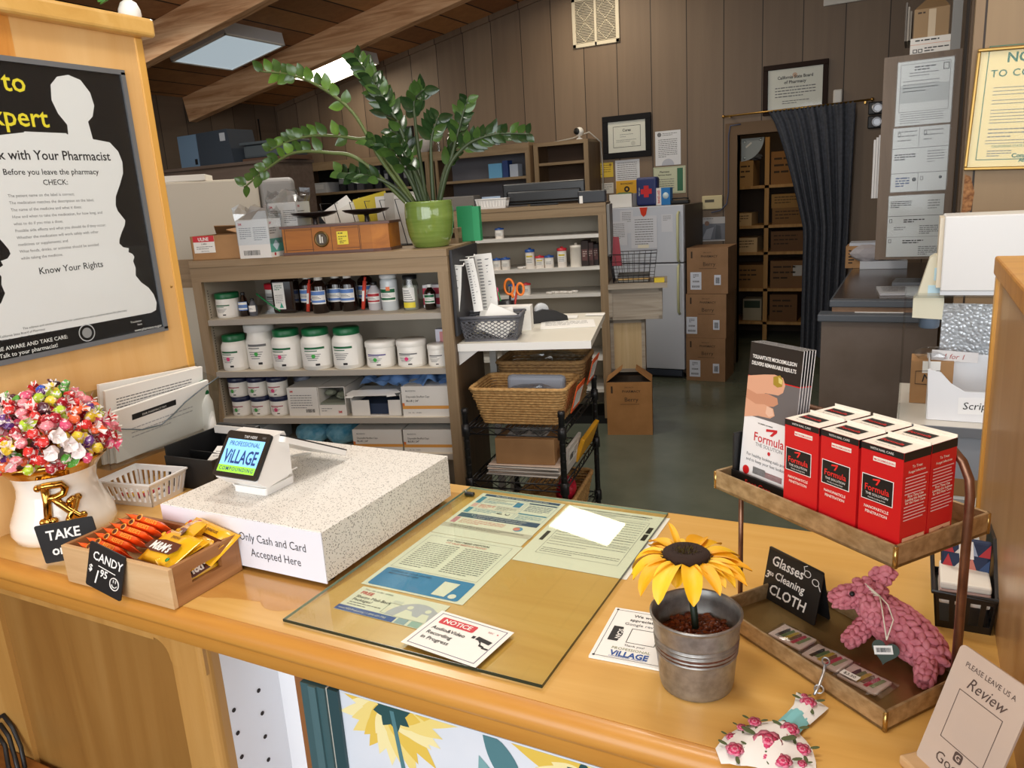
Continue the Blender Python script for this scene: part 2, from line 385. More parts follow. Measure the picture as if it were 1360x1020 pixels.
# two square light boxes between the beams
def lightbox(y0, y1, lab, glow):
    t = thing('ceiling_light', lab, 'ceiling light', (-5.46, (y0+y1)/2, zc(-5.46)))
    h = (y1-y0)/2
    m = MB(Ry(-SL)); m.box(-.345, .345, -h, h, -.10, 0, mat('#cfd2d4', 0.4)); m.build('housing', t)
    m = MB(Ry(-SL))
    for q in ((-.345, .345, -h, -h+.02), (-.345, .345, h-.02, h), (-.345, -.325, -h, h), (.325, .345, -h, h)): m.box(*q, -.112, -.10, WHITE)
    m.build('frame', t)
    m = MB(Ry(-SL)); m.box(-.325, .325, -h+.02, h-.02, -.106, -.10, mat('#fff3dc', 0.4, emit=7.0) if glow else mat('#cfe0ea', 0.25, emit=0.45)); m.build('diffuser', t)
    return t
lightbox(5.03, 5.72, 'square light box with pale blue panel between the two thick roof beams', False)
lightbox(6.45, 7.12, 'glowing white square light box beyond the farther roof beam, behind the plant', True)
# ================================================================ the maple counter
root = thing('service_counter', 'long maple sales counter with rounded front edge across the foreground', 'counter', (0, 0, 0))
YZ = Matrix(((0, 0, 1, 0), (1, 0, 0, 0), (0, 1, 0, 0), (0, 0, 0, 1)))   # prism plane = (Y, Z), extruded along X
nose = [(1.553, 0.96), (1.553, 0.996), (1.549, 1.0), (0.852, 1.0)]
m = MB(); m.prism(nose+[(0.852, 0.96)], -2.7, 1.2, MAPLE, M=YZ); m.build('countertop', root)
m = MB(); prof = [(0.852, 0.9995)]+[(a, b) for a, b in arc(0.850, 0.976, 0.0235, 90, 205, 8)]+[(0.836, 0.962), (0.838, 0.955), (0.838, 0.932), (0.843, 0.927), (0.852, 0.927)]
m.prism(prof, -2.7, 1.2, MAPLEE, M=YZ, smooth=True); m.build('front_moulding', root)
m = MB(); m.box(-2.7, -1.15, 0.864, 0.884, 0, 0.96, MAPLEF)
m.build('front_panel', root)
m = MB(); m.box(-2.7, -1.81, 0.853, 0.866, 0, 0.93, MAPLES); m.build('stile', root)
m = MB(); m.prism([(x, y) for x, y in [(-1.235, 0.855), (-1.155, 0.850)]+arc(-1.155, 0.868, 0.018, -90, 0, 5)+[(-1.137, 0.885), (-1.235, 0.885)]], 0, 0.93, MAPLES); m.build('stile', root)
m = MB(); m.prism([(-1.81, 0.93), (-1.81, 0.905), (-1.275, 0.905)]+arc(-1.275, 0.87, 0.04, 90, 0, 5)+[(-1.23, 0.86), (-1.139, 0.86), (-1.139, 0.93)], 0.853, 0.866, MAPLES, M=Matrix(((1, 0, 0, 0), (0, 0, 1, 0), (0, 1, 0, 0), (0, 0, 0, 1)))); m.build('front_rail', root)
m = MB(); PW = mat('#eef1f6', 0.4); hole = mat('#2b2320', 0.8)
m.box(-1.141, -1.137, 0.8855, 1.3, 0.1, 0.955, PW); m.box(-1.137, -0.905, 1.02, 1.035, 0.1, 0.955, mat('#f2f4f8', 0.4))
for y, z in ((.963, .756), (.897, .756), (.963, .703), (.897, .704), (.961, .649), (.897, .649), (.960, .594), (.897, .594), (.96, .54), (.897, .54)):
    m.lathe([(0.0, -.0005), (.0045, -.0005), (.0045, 0.0008), (0, .0008)], hole, 10, T(-1.1362, y, z) @ Ry(90))
m.build('cabinet_lining', root)
m = MB(); m.box(-0.908, -0.884, 0.848, 1.3, 0.05, 0.93, mat('#8a5b34', 0.5)); m.build('side_edge', root)
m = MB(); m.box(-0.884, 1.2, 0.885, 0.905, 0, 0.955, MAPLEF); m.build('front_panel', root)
# end panels standing on the counter
t = thing('side_panel', 'tall maple end panel on the left end of counter carrying the black poster', 'partition', (0, 0, 0))
m = MB(); m.box(-1.90, -1.862, 0.2, 1.525, 1.0, 2.166, wood('maple_panel_left', '#d8a562', '#e0b273', '#e8bf83', 2, 0.4, 0.15, 0.5, 0.03, 0.3)); m.build('panel', t)
m = MB(); m.box(-1.8625, -1.8614, 1.06, 1.185, 1.5, 2.166, wood('knotty_veneer', '#b56a24', '#cf8a3c', '#dfa456', 2, .4, .1, .7, .03, .2)); m.build('veneer_strip', t)
m = MB(); m.box(-1.902, -1.859, 1.512, 1.536, 1.0, 2.166, MAPLEV, bev=0.003); m.build('edge_strip', t)
m = MB(); m.box(-1.935, -1.83, 0.2, 1.560, 2.166, 2.214, MAPLE, bev=0.01, seg=3); m.build('cap_rail', t)
m = MB(); m.lathe([(0, 0), (.004, 0), (.003, .002), (0, .003)], BRASS, 12, T(-1.862, 1.50, 1.51) @ Ry(90)); m.build('screw', t)
t = thing('side_panel', 'short maple end panel closing the right end of the counter', 'partition', (0, 0, 0))
m = MB(); m.box(0.142, 0.172, 0.3, 1.675, 1.0, 1.50, wood('maple_panel_right', '#a87f50', '#b88f60', '#c29c6e', 2, 0.35, 0.2, 0.5, 0.03, 0.3)); m.build('panel', t)
m = MB(); m.box(0.136, 0.178, 1.655, 1.685, 1.0, 1.50, MAPLEV, bev=0.003); m.build('edge_strip', t)
m = MB(); m.box(0.134, 0.185, 0.3, 1.70, 1.50, 1.535, MAPLEE, bev=0.004); m.build('top_rail', t)
# lined clerk-side face of the counter, low bench and cables in front
t = thing('bench', 'low brown wooden ledge against the counter front at lower left', 'bench', (-2.3, 0.6, 0))
m = MB(); m.box(-.6, .72, -.25, .252, .43, .46, wood('bench_top', '#6e3f17', '#8c5522', '#9c632b', 0, 0.4), bev=.004); m.build('seat', t)
for x in (-.55, .66):
    for y in (-.2, .2): m = MB(); m.box(x-.03, x+.03, y-.03, y+.03, 0, .43, mat('#5d3413', 0.5)); m.build('leg', t)
m = MB(); rr = random.Random(4)
for kx in range(3):
    m.tube([(-1.93+.02*kx, .80-.02*kx, .466), (-1.93+.015*kx, .845-.02*kx, .54-.01*kx), (-1.89+.01*kx, .848-.015*kx, .562-.012*kx), (-1.855+.006*kx, .845-.015*kx, .54-.012*kx), (-1.825+.006*kx, .838-.02*kx, .50-.008*kx), (-1.79+.012*kx, .82-.02*kx, .467)], .005, BLACK, 6)
tag(m.build('cable'), 'coil of black cables on the wooden ledge at lower left corner', 'cable')
# framed sunflower picture on the counter front
t = thing('framed_picture', 'sunflower painting in a teal frame on the front of the counter', 'picture', (-.884, .848, 0))
TEAL = mat('#3c5b60', 0.45); TEALD = mat('#27464c', 0.5); CANV = mottled('canvas_white', '#c9d3de', '#d8dee6', 3, 0.7)
m = MB()
m.box(0, .052, -.012, 0, .12, .925, TEAL); m.box(.020, .036, -.016, -.012, .12, .925, mat('#4a6a70', .4)); m.box(.056, .078, -.010, 0, .12, .925, TEALD); m.box(.052, .056, -.008, 0, .12, .925, mat('#c8c4b8', 0.4))
m.box(.95, 1.03, -.012, 0, .12, .925, TEAL); m.box(0, 1.03, -.012, 0, .06, .12, TEAL); m.build('frame', t)
m = MB(); Mp = frame((.078, -.004, .12), (1, 0, 0), (0, 0, 1)); it = []
LEAF = [mat('#5f9096', .7), mat('#76a3a6', .7), mat('#4c7a82', .7)]; YEL = [mat('#e6d27e', .7), mat('#dcbc4e', .7), mat('#ebe0a6', .7)]
def leafp(x, y, a, L, wd, mm, lv=1.2):
    c, s_ = math.cos(math.radians(a)), math.sin(math.radians(a)); pts = []
    for q in range(13):
        u = q/12; pts.append((L*u, wd*math.sin(PI*u**0.8)))
    for q in range(12, -1, -1):
        u = q/12; pts.append((L*u, -wd*math.sin(PI*u**0.8)))
    it.append(('p', [(x+c*a_-s_*b_, min(.802, y+s_*a_+c*b_)) for a_, b_ in pts[:-1]], mm, lv))
rr = random.Random(2)
for cx, cy in ((.105, .795), (.44, .77)):
    for ring, L in ((0, .115), (1, .09), (2, .06)):
        for q in range(15): leafp(cx, cy, q*24+ring*9+rr.uniform(-4, 4), L*rr.uniform(.85, 1.1), .017, YEL[(ring+q) % 3], 1.2+ring*.2+q*.01)
    for q in range(8): leafp(cx, cy, q*45+12, .038, .012, mat('#1f4a4c', .7), 2.2+q*.01)
    it.append(('p', [(cx-.004, cy), (cx+.004, cy), (cx+.07, cy-.6), (cx+.06, cy-.6)], LEAF[2], 2.5))
for q, (x, y, a, L) in enumerate(((.10, .60, 125, .085), (.10, .58, 170, .10), (.155, .56, 55, .09), (.20, .575, 30, .075), (.09, .53, 200, .08), (.33, .72, 120, .12), (.30, .55, 80, .09), (.30, .66, 110, .11))): leafp(x, y, a, L, .022, LEAF[q % 3], 2.8+q*.01)
sheet(m, Mp, .872, .805, CANV, it, .003); m.build('painting', t)
# ================================================================ things on the counter
CZ = 1.0
# ---- black framed poster on the left end panel (faces +X, text runs along +Y)
t = thing('poster', 'large black poster headed Expert with white head outline in clear frame on maple panel', 'poster', (-1.8615, 1.20, 1.735))
FR = mat('#7d8084', 0.35, 0.4)
m = MB(); w_, h_ = .50, .672
Mp = frame((.008, -w_/2, -h_/2), (0, 1, 0), (0, 0, 1)); y0, y1, z0, z1 = -w_/2, w_/2, -h_/2, h_/2
for q in ((y0-.006, y1+.006, z0-.006, z0+.006), (y0-.006, y1+.006, z1-.006, z1+.006), (y0-.006, y0+.006, z0, z1), (y1-.006, y1+.006, z0, z1)): m.box(0, .014, *q, FR)
m.build('frame', t)
PBLK = mat('#1b1b1d', 0.25); PYEL = mat('#f4e339', 0.4)
it = [('t', .238, .603, .062, 'Talk to', PYEL, dict(al='R', bold=.012)), ('t', .278, .527, .062, 'the Expert', PYEL, dict(al='R', bold=.012))]
cxp = .265
prof = [(.052, .515), (.052, .513), (.165, .497), (.185, .475), (.192, .448), (.188, .42), (.172, .39), (.155, .362), (.150, .34), (.153, .325), (.162, .312), (.170, .300), (.166, .288), (.152, .268), (.143, .252), (.141, .242), (.150, .232), (.166, .228), (.163, .218), (.174, .212), (.178, .204), (.172, .193), (.176, .175), (.172, .155), (.185, .135), (.205, .118), (.217, .098), (.222, .075), (.216, .055), (.20, .05)]
pts = [(cxp+a, b) for a, b in prof]+[(cxp-a, b) for a, b in reversed(prof)]
wl = mat('#eeeeec', 0.35)
head = [(cxp+.085+a, b) for a, b in ((-.03, .50), (-.027, .535), (-.045, .56), (-.055, .59), (-.05, .625), (-.03, .645), (0, .652), (.03, .643), (.05, .615), (.055, .585), (.045, .558), (.03, .545), (.035, .50))]
it += [('p', pts, wl, 1.2), ('p', head, wl, 1.3)]
K1 = mat('#202022', 0.5)
it += [('t', cxp, .452, .031, 'Talk with Your Pharmacist', K1, dict(bold=.012, sx=.95)), ('t', cxp, .418, .019, 'Before you leave the pharmacy', K1, dict(bold=.008)), ('t', cxp, .394, .018, 'CHECK:', K1, dict(bold=.008))]
for q, s_ in enumerate(('The patient name on the label is correct;', 'The medication matches the description on the label;', 'The name of the medicine and what it does;', 'How and when to take the medication, for how long, and', 'what to do if you miss a dose;', 'Possible side effects and what you should do if they occur;', 'Whether the medication will work safely with other', 'medicines or supplements; and', 'What foods, drinks, or activities should be avoided', 'while taking the medicine.')):
    it.append(('t', cxp-.12, .368-q*.0158, .0098, s_, GREYINK, dict(al='L')))
it += [('t', cxp, .188, .0225, 'Know Your Rights', K1, dict(bold=.006))]
for q in range(3): it.append(('l', cxp-.145, .172-q*.034, .29, 3, .0095, .0035, GREYINK))
it += [('t', cxp-.15, .066, .0075, 'This address and contact information for customers to send questions about this pharmacy', K1, dict(al='L')), ('t', .06, .056, .0075, 'California State Board of Pharmacy', K1, dict(al='L')), ('t', .06, .046, .0075, '2720 Gateway Oaks Drive, Suite 100, Sacramento, CA', K1, dict(al='L')),
       ('t', .05, .026, .013, 'BE AWARE AND TAKE CARE:', WHITE, dict(al='L', bold=.01)), ('t', .05, .010, .014, 'Talk to your pharmacist!', WHITE, dict(al='L', bold=.01)), ('t', .49, .008, .0095, 'www.pharmacy.ca.gov', WHITE, dict(al='R', bold=.008)),
       ('t', .43, .032, .0075, 'Translation', WHITE, dict(al='R')), ('t', .43, .023, .0075, 'here', WHITE, dict(al='R')), ('c', .27, .030, .022, mat('#c9c9c9', .4), 2), ('c', .27, .030, .0195, PBLK, 2.5), ('c', .27, .030, .013, mat('#9a9a9a', .4), 3)]
m = MB(); sheet(m, Mp, w_, h_, PBLK, it, .003); m.build('print', t)
m = MB(); m.box(.0105, .0125, y0, y1, z0, z1, clear('poster_glazing', '#fbfcfc', 0.012, 0.03)); m.build('glazing', t)
# ---- small white camera and a sprig on the cap of the panel
t = thing('security_camera', 'small white dome camera on the cap of the left maple panel', 'camera', (-1.865, 1.515, 2.214))
m = MB(); m.lathe([(.026, 0), (.028, .006), (.027, .02), (.02, .036), (.008, .044), (0, .046)], WHITE, 20); m.build('base', t)
m = MB(); m.ball((0, 0, .075), .03, WHITE, 2); m.build('body', t)
m = MB(); m.lathe([(0, 0), (.016, 0), (.017, -.004), (0, -.004)], BLACK, 16, T(.02, -.018, .078) @ Rz(-40) @ Ry(90)); m.build('lens', t)
LG = mat('#3f7d33', .4); LG2 = mat('#5b9a44', .4)
t = thing('foliage_sprig', 'green leaf sprig lying on the cap of the left maple panel', 'plant', (-1.88, 1.44, 2.214))
m = MB()
for q, (a, L) in enumerate(((60, .06), (110, .055), (20, .05), (160, .05), (85, .065), (-20, .05))):
    m.ball((0, 0, 0), L/2, (LG, LG2)[q % 2], 2, (1, .45, .12), M=T(0, 0, .022+.006*q) @ Rz(a) @ Ry(-35) @ T(L/2, 0, 0))
m.build('leaves', t)
# ---- candy jar full of lollipops
JX, JY = -1.742, 1.004
t = thing('candy_jar', 'white ceramic hourglass jar with gold rim and raised gold Rx sign', 'jar', (JX, JY, CZ))
CER = mat('#f3efe6', 0.12, coat=0.8); GOLD = mat('#c99a4a', 0.12, 1.0)
m = MB(); m.lathe([(.09, 0), (.104, .004), (.111, .022), (.108, .045), (.095, .075), (.085, .105), (.083, .125), (.089, .15), (.105, .172), (.113, .180), (.107, .180), (.098, .17), (.08, .15), (.075, .12), (.08, .06), (.0, .05)], CER, 40, cap=False); m.add([(.09*math.cos(q*PI/20), .09*math.sin(q*PI/20), .0005) for q in range(40)], [tuple(range(39, -1, -1))], CER); m.build('body', t)
m = MB(); m.lathe([(.096, .158), (.106, .170), (.1165, .180), (.119, .187), (.116, .193), (.108, .192), (.104, .18), (.1, .172)], GOLD, 40, cap=False); m.build('gold_rim', t)
# raised Rx on the side facing the shopper
ang = math.degrees(math.atan2(-JY+0.12, -JX-0.35)); Mr = Rz(ang) @ frame((.0855, -.035, .045), (0, 1, 0), (0, 0, 1))
def onjar(a, b, off=.006):     # bend the flat sign round the body
    tt = (a-.035)/.09; z = .066+b
    rr_ = .083+((z-.118)**2)*6.5
    v = Vector(((rr_+off)*math.cos(tt), (rr_+off)*math.sin(tt), z)); return Rz(ang) @ v
m = MB()
for st in ([(.012, .0), (.012, .04), (.013, .075)], [(.0, .072), (.02, .076), (.045, .074), (.052, .062), (.046, .05), (.03, .045), (.013, .044)], [(.026, .045), (.036, .03), (.05, .012), (.062, -.004), (.07, -.004)], [(.046, -.006), (.058, .012), (.068, .030), (.073, .034)], [(.004, -.002), (.022, -.002)], [(.056, .03), (.062, .033)]):
    pl = [onjar(a, b) for a, b in st]; m.tube(pl, .0085, GOLD, 10)
    for p in (pl[0], pl[-1]): m.ball(p, .0088, GOLD, 2)
m.build('rx_sign', t)
LOLC = [('red', '#d8322f'), ('pink', '#ee8d97'), ('dark red', '#a81c2c'), ('orange', '#ef6a3a'), ('yellow', '#e9cf3c'), ('green', '#5aa83f'), ('blue', '#3a5cc0'), ('purple', '#6a3a86'), ('rose', '#e2557a'), ('white', '#f1e6e2'), ('lime', '#b7d43c'), ('brown', '#59303a')]
CW = [11, 7, 5, 5, 4.5, 4.5, 2, 4, 5, 4, 4, 1.5]
protos = []; rr = random.Random(11)
for cname, hx in LOLC:
    mm = mottled('wrap_'+cname, hx, '#f6e4e2', 130, .25, 0, .3, (1, 1, 1), .55, .62); ml = mat('#f4ece8', .25, coat=.5); dk = mm if rr.random() < .65 else ml
    m = MB(); m.ball((0, 0, 0), .0120, mm, 2, (1, 1, .92), .14, None, rr)
    for sgn in (1,):     # twisted wrapper skirt round the stick, with pale printed band
        n = 10; vs = []
        for q in range(n):
            r_ = .014*(1+.4*rr.uniform(-1, 1)); vs.append((r_*math.cos(2*PI*q/n), r_*math.sin(2*PI*q/n), -.019+rr.uniform(-.005, .004)))
        vs += [(.0035*math.cos(2*PI*q/n), .0035*math.sin(2*PI*q/n), -.009) for q in range(n)]
        m.add(vs, [(q, (q+1) % n, n+(q+1) % n, n+q) for q in range(n)], mm); m.add([Vector(v_)*1.02 for v_ in vs], [(q, (q+1) % n, n+(q+1) % n, n+q) for q in range(0, n, 3)], ml)
    for a in (0, 140, 250): m.add([((.0124+.0012*rr.random())*math.cos(math.radians(a+d))*math.cos(e), .0118*math.sin(math.radians(a+d))*math.cos(e), .0112*math.sin(e)) for d, e in ((-22, -.4), (22, -.4), (26, .35), (-26, .35))], [(0, 1, 2, 3)], ml)
    m.tube([(0, 0, -.009), (0, 0, -.026)], .0017, WHITE, 6)
    o = m.build('lollipop'); protos.append((cname, o))
first = {}
def put_lolly(p, d):
    k = rr.choices(range(len(LOLC)), CW)[0]; cname, pr = protos[k]
    if k not in first: o = pr; first[k] = 1
    else: o = pr.copy(); C.objects.link(o)
    o.location = p; o.rotation_euler = Vector(d).to_track_quat('Z', 'Y').to_euler()
    tag(o, '%s wrapped lollipop in the heap filling the white candy jar' % cname, 'lollipop', '%s wrapped lollipops in the white jar' % cname)
ctr = Vector((JX, JY, CZ+.205)); n = 0; pts_ = []
for shell, R_, cnt in ((0, .128, 150), (1, .106, 75)):
    for q in range(cnt):
        u = (q+.5)/cnt; zz = 1-u*1.12; ph = q*2.39996+shell
        rh = math.sqrt(max(0, 1-zz*zz)); d = Vector((rh*math.cos(ph), rh*math.sin(ph), zz))
        p = ctr+Vector((d.x*R_*1.02, d.y*R_*1.02, d.z*R_*1.02))+Vector((rr.uniform(-.004, .004), rr.uniform(-.004, .004), rr.uniform(-.004, .005)))
        if p.x < -1.845 or p.z < CZ+.196 and (p-ctr).xy.length < .118: continue
        put_lolly(p, (d+Vector((rr.uniform(-.9, .9), rr.uniform(-.9, .9), rr.uniform(-.5, .5))))*(1 if rr.random() < .62 else -1))
for k, (cn, pr) in enumerate(protos):
    if k not in first: put_lolly(ctr+Vector((.02*k-.1, 0, .13)), (0, 0, 1)); bpy.data.objects.remove(pr) if pr.location.length < .01 else None
# ---- chalk signs
def chalkcard(name, label, w_, h_, M, lines, cat='sign'):
    m = MB(); m.prism(rrect(w_, h_, .004), -.003, 0, BLACK, M=M)
    for s_, x, y, sz, kw in lines: m.text(s_, sz, x, y, WHITE, z=.0004, M=M, **kw)
    return m
CH = dict(al='L', bold=.022, shear=.12)
m = chalkcard('', '', .124, .086, frame((-1.604, .866, CZ+.002), (.107, .061, .014), (.0, .02, 1)), [('TAKE', .018, .050, .030, CH), ('one', .020, .016, .030, CH)])
tag(m.build('chalkboard_sign'), 'small blackboard card lettered TAKE one leaning on the white candy jar', 'sign')
Mc = frame((-1.392, .815, CZ+.022), (.98, 0, -.2), (.2, .17, .95))
m = chalkcard('', '', .098, .090, Mc, [('CANDY', .012, .058, .0245, dict(al='L', bold=.016, shear=.1, sx=.95)), ('$', .004, .032, .019, CH), ('1', .016, .012, .040, dict(al='L', bold=.0, shear=.2)), ('95', .036, .030, .021, CH)])
m.add([(.03, .048, .0005), (.078, .046, .0005), (.078, .0478, .0005), (.03, .0498, .0005)], [(0, 1, 2, 3)], WHITE, False, Mc)
m.tube([Mc @ Vector((.078+.012*math.cos(a*PI/10), .028+.012*math.sin(a*PI/10), .0006)) for a in range(20)], .0011, WHITE, 5, closed=True)
m.tube([Mc @ Vector((.078+.007*math.cos(a*PI/10), .028+.007*math.sin(a*PI/10), .0006)) for a in range(11, 20)], .0009, WHITE, 5)
for dx in (-.003, .003): m.tube([Mc @ Vector((.078+dx, .030, .0006)), Mc @ Vector((.078+dx, .036, .0006))], .0009, WHITE, 5)
tag(m.build('chalkboard_sign'), 'blackboard card lettered CANDY leaning on the front of the wooden crate', 'sign')
# ---- wooden crate with sweets
CRW = wood('crate_pine', '#b98f60', '#d0ab7c', '#dabb90', 0, 0.55, 0, 1.2, .15); CRD = wood('crate_acacia', '#87582f', '#a06f42', '#b58354', 1, 0.5, 0, 1.2, .15)
t = thing('wooden_crate', 'small wooden crate of sweets by the counter edge', 'crate', (-1.325, .917, CZ))
m = MB(); m.box(-.155, .155, -.083, -.073, .001, .080, CRW, .001); m.build('side', t)
m = MB(); m.box(-.155, .155, .073, .083, .001, .080, CRD, .001); m.build('side', t)
for x in (-.155, .145):
    m = MB(); Mq = Matrix(((0, 0, 1, x), (1, 0, 0, 0), (0, 1, 0, .001), (0, 0, 0, 1)))
    m.box(x, x+.01, -.073, .073, .001, .032, CRD); m.box(x, x+.01, -.073, .073, .058, .080, CRD); m.box(x, x+.01, -.073, -.036, .032, .058, CRD); m.box(x, x+.01, .036, .073, .032, .058, CRD)
    m.build('end', t)
m = MB(); m.box(-.145, .145, -.073, .073, .001, .008, CRW); m.build('base', t)
OR = mat('#ee5a1c', .25, coat=.5); ORD = mat('#f3a63a', .3); BR = mat('#5a2a14', .3); YL = mat('#f0b51e', .25, coat=.5)
def pack(m, L, W_, H_, col, n=14, crimp=.008):
    """pillow pack: puffed body with crimped flat ends"""
    vs = []; fs = []; rows = []
    xs = [-L/2, -L/2+crimp]+[-L/2+crimp+(L-2*crimp)*q/8 for q in range(1, 8)]+[L/2-crimp, L/2]
    for i, x in enumerate(xs):
        u = min(1, max(0, (abs(x) - (L/2-crimp)) / crimp)) if abs(x) > L/2-crimp else 0
        e = max(0.0, 1-(abs(x)/(L/2-crimp))**6) if abs(x) < L/2-crimp else 0
        hh = max(.0006, H_/2*e**.5); ww = W_/2*(1+.06*(1-e))
        for k in range(n):
            a = 2*PI*k/n; ca, sa = math.cos(a), math.sin(a)
            vs.append((x, ww*math.copysign(abs(ca)**.7, ca), hh*math.copysign(abs(sa)**.8, sa)))
    for i in range(len(xs)-1):
        for k in range(n): fs.append((i*n+k, i*n+(k+1) % n, (i+1)*n+(k+1) % n, (i+1)*n+k))
    fs += [tuple(range(n-1, -1, -1)), tuple((len(xs)-1)*n+k for k in range(n))]
    m.add(vs, fs, col, True)
m = MB(); pack(m, .125, .034, .015, OR)
m.lathe([(0, 0), (.0075, 0), (.0075, .0006), (0, .0006)], ORD, 14, T(-.018, -.0175, .001) @ Rx(90)); m.lathe([(0, .0006), (.005, .0006), (.005, .001), (0, .001)], BR, 14, T(-.018, -.0175, .001) @ Rx(90))
m.text("REESE'S", .011, .018, -.004, ORD, bold=.02, M=T(0, -.0176, 0) @ Rx(90))
o0 = m.build('candy_pack')
nm = ['nearest the front of', 'second from the front of', 'third from the front of', 'in the middle of', 'third from the back of', 'second from the back of', 'at the back of']
for q in range(7):
    o = o0 if q == 0 else o0.copy()
    if q: C.objects.link(o)
    o.location = (-1.395+.003*q, .858+.0175*q, CZ+.066+.0035*q); o.rotation_euler = (math.radians(-52), math.radians(4), math.radians(-4+q*.6))
    tag(o, 'orange wrapped sweet bar %s the orange row in the crate' % nm[q], 'sweet packet', 'orange bars in the wooden crate')
m = MB(); pack(m, .125, .078, .030, YL, 18)
MM = T(0, 0, .0160)
m.add([(-.056, -.018, 0), (-.02, -.024, 0), (.045, -.020, 0), (.056, -.006, 0), (.05, .008, 0), (-.01, .008, 0), (-.05, .0, 0)], [tuple(range(7))], BR, False, MM)
m.text("M&M's", .026, 0, -.018, WHITE, z=.0005, bold=.03, M=MM); m.text('peanut', .011, .012, .016, BR, z=.0003, bold=.02, M=MM)
for x, y, c_ in ((-.045, .02, '#d8a21a'), (-.035, .026, '#c83a22'), (.05, -.028, '#2f7d3a')): m.ball((x, y, .0125), .005, mat(c_, .2), 2, (1, 1, .5))
p0 = m.build('candy_pack')
YP = [(-1.243, .900, .080, 22, -4, 12, 'on top at the front of the crate heap'), (-1.25, .925, .072, 14, -4, 16, 'second from the front of the yellow heap'), (-1.235, .93, .070, 16, 8, 5, 'in the middle of the yellow heap'), (-1.262, .955, .080, 30, -16, 30, 'standing highest at the back left of the yellow heap'), (-1.225, .965, .072, 25, 10, 2, 'at the back right of the yellow heap'), (-1.207, .917, .047, 58, 0, 90, 'pushed against the handle slot')]
for q, (x, y, z, rx, ry, rz, lb) in enumerate(YP):
    o = p0 if q == 0 else p0.copy()
    if q: C.objects.link(o)
    o.location = (x, y, CZ+z); o.rotation_euler = (math.radians(rx), math.radians(ry), math.radians(-rz if q != 5 else rz))
    tag(o, 'yellow peanut sweet bag, %s' % lb, 'sweet packet', 'yellow bags in the wooden crate')
# ---- speckled cash box with a small till terminal
TERR = speck('terrazzo_laminate', '#e6e3dc', ('#24221f', '#77706a', '#aca498'), 270, .52, .35)
t = thing('cash_box', 'wide white speckled box reading Only Cash and Card Accepted Here', 'box', (-1.17, 1.226, CZ))
m = MB(); m.box(-.218, .218, -.222, .226, .013, .114, TERR, .001, 1); m.build('body', t)
m = MB(); LB = mat('#e3e6f0', .4); m.box(-.2185, .2185, -.2245, -.2222, .010, .113, LB)
Mf = frame((-.218, -.2246, .012), (1, 0, 0), (0, 0, 1)); TI = mat('#3a3a42', .6)
m.text('Only Cash and Card', .0245, .308, .056, TI, z=.0003, M=Mf, sx=.86); m.text('Accepted Here', .0245, .312, .024, TI, z=.0003, M=Mf, sx=.86); m.build('front_label', t)
m = MB()
for x in (-.19, .19):
    for y in (-.19, .19): m.lathe([(.014, 0), (.014, .0125)], BLACK, 12, T(x, y, 0))
m.build('foot', t)
t = thing('payment_terminal', 'white till terminal with lit customer screen on the speckled box', 'terminal', (-1.238, 1.15, CZ+.1145))
TW = mat('#eceae6', .3)
m = MB(); m.prism(rrect(.094, .09, .008, 4, -.048, -.042), 0, .016, TW); m.prism(rrect(.082, .08, .012, 4, -.042, -.036), .016, .03, TW); m.prism([(-.042, -.01), (.05, -.01), (.05, .055), (-.042, .055)], .03, .033, TW); m.build('base', t)
# customer head: wedge whose front carries the screen
tilt = math.atan2(.062, .078); sd = Vector((0, math.sin(tilt), math.cos(tilt)))
P0 = Vector((0, -.072, .046)); hw = .060; Ls = .100
m = MB()
prof = [(-.072, .043), (-.072+.062, .125), (.022, .126), (.03, .10), (.028, .03), (-.046, .022)]
m.prism(prof, -hw, hw, TW, M=YZ); m.build('head', t)
Ms = frame(P0+Vector((-hw-.002, -.002, 0)), (1, 0, 0), sd)
m = MB(); m.prism(rrect(.124, .102, .007), .0005, .008, BLACKP, M=Ms); m.text('TAP HERE', .0085, .07, .088, mat('#c9c9c9', .5), z=.0083, bold=.01, M=Ms); m.text('0:51', .006, .108, .090, mat('#9a9a9a', .5), z=.0083, M=Ms)
m.build('bezel', t)
m = MB(); SCR = mat('#7fbdf0', .25, emit=.55); SCG = mat('#8cc63e', .25, emit=.5); SCN = mat('#1d3f7a', .3, emit=.15)
Mt = Ms @ T(.009, .010, .0082)
m.add([(0, 0, 0), (.106, 0, 0), (.106, .074, 0), (0, .074, 0)], [(0, 1, 2, 3)], SCR, False, Mt)
m.add([(0, .0, .0002), (.106, 0, .0002), (.106, .0155, .0002), (0, .0155, .0002)], [(0, 1, 2, 3)], SCG, False, Mt)
m.text('PROFESSIONAL', .0145, .053, .059, SCN, z=.0004, M=Mt, sx=.88); m.text('ViLLAGE', .042, .053, .021, SCN, z=.0004, bold=.02, M=Mt, sx=.60); m.text('COMPOUNDING', .0115, .053, .004, SCN, z=.0004, M=Mt, space=1.25, bold=.01, sx=.95)
m.build('screen', t)
# clerk-side tablet sloping away behind it
A = Vector((-.008, .004, .122)); Bv = Vector((-.008, .202, .024)); v_ = (Bv-A)
Mb = frame((-.075, .008, .122), (1, 0, 0), v_)
m = MB(); m.prism(rrect(.146, .222, .01), -.014, -.002, TW, M=Mb); m.build('tablet', t)
m = MB(); m.prism(rrect(.146, .222, .01), -.002, .001, BLACKP, M=Mb); m.build('tablet_screen', t)
m = MB(); m.prism([(0.03, .0), (.062, .0), (.055, .045), (.044, .06), (.03, .03)], -.03, .03, TW, M=YZ); m.build('stand', t)
m = MB(); m.tube([(-.05, -.03, .005), (-.085, -.01, .004), (-.11, .05, .004), (-.1, .16, .004), (-.05, .21, .004)], .003, WHITE, 6); m.build('cable', t)
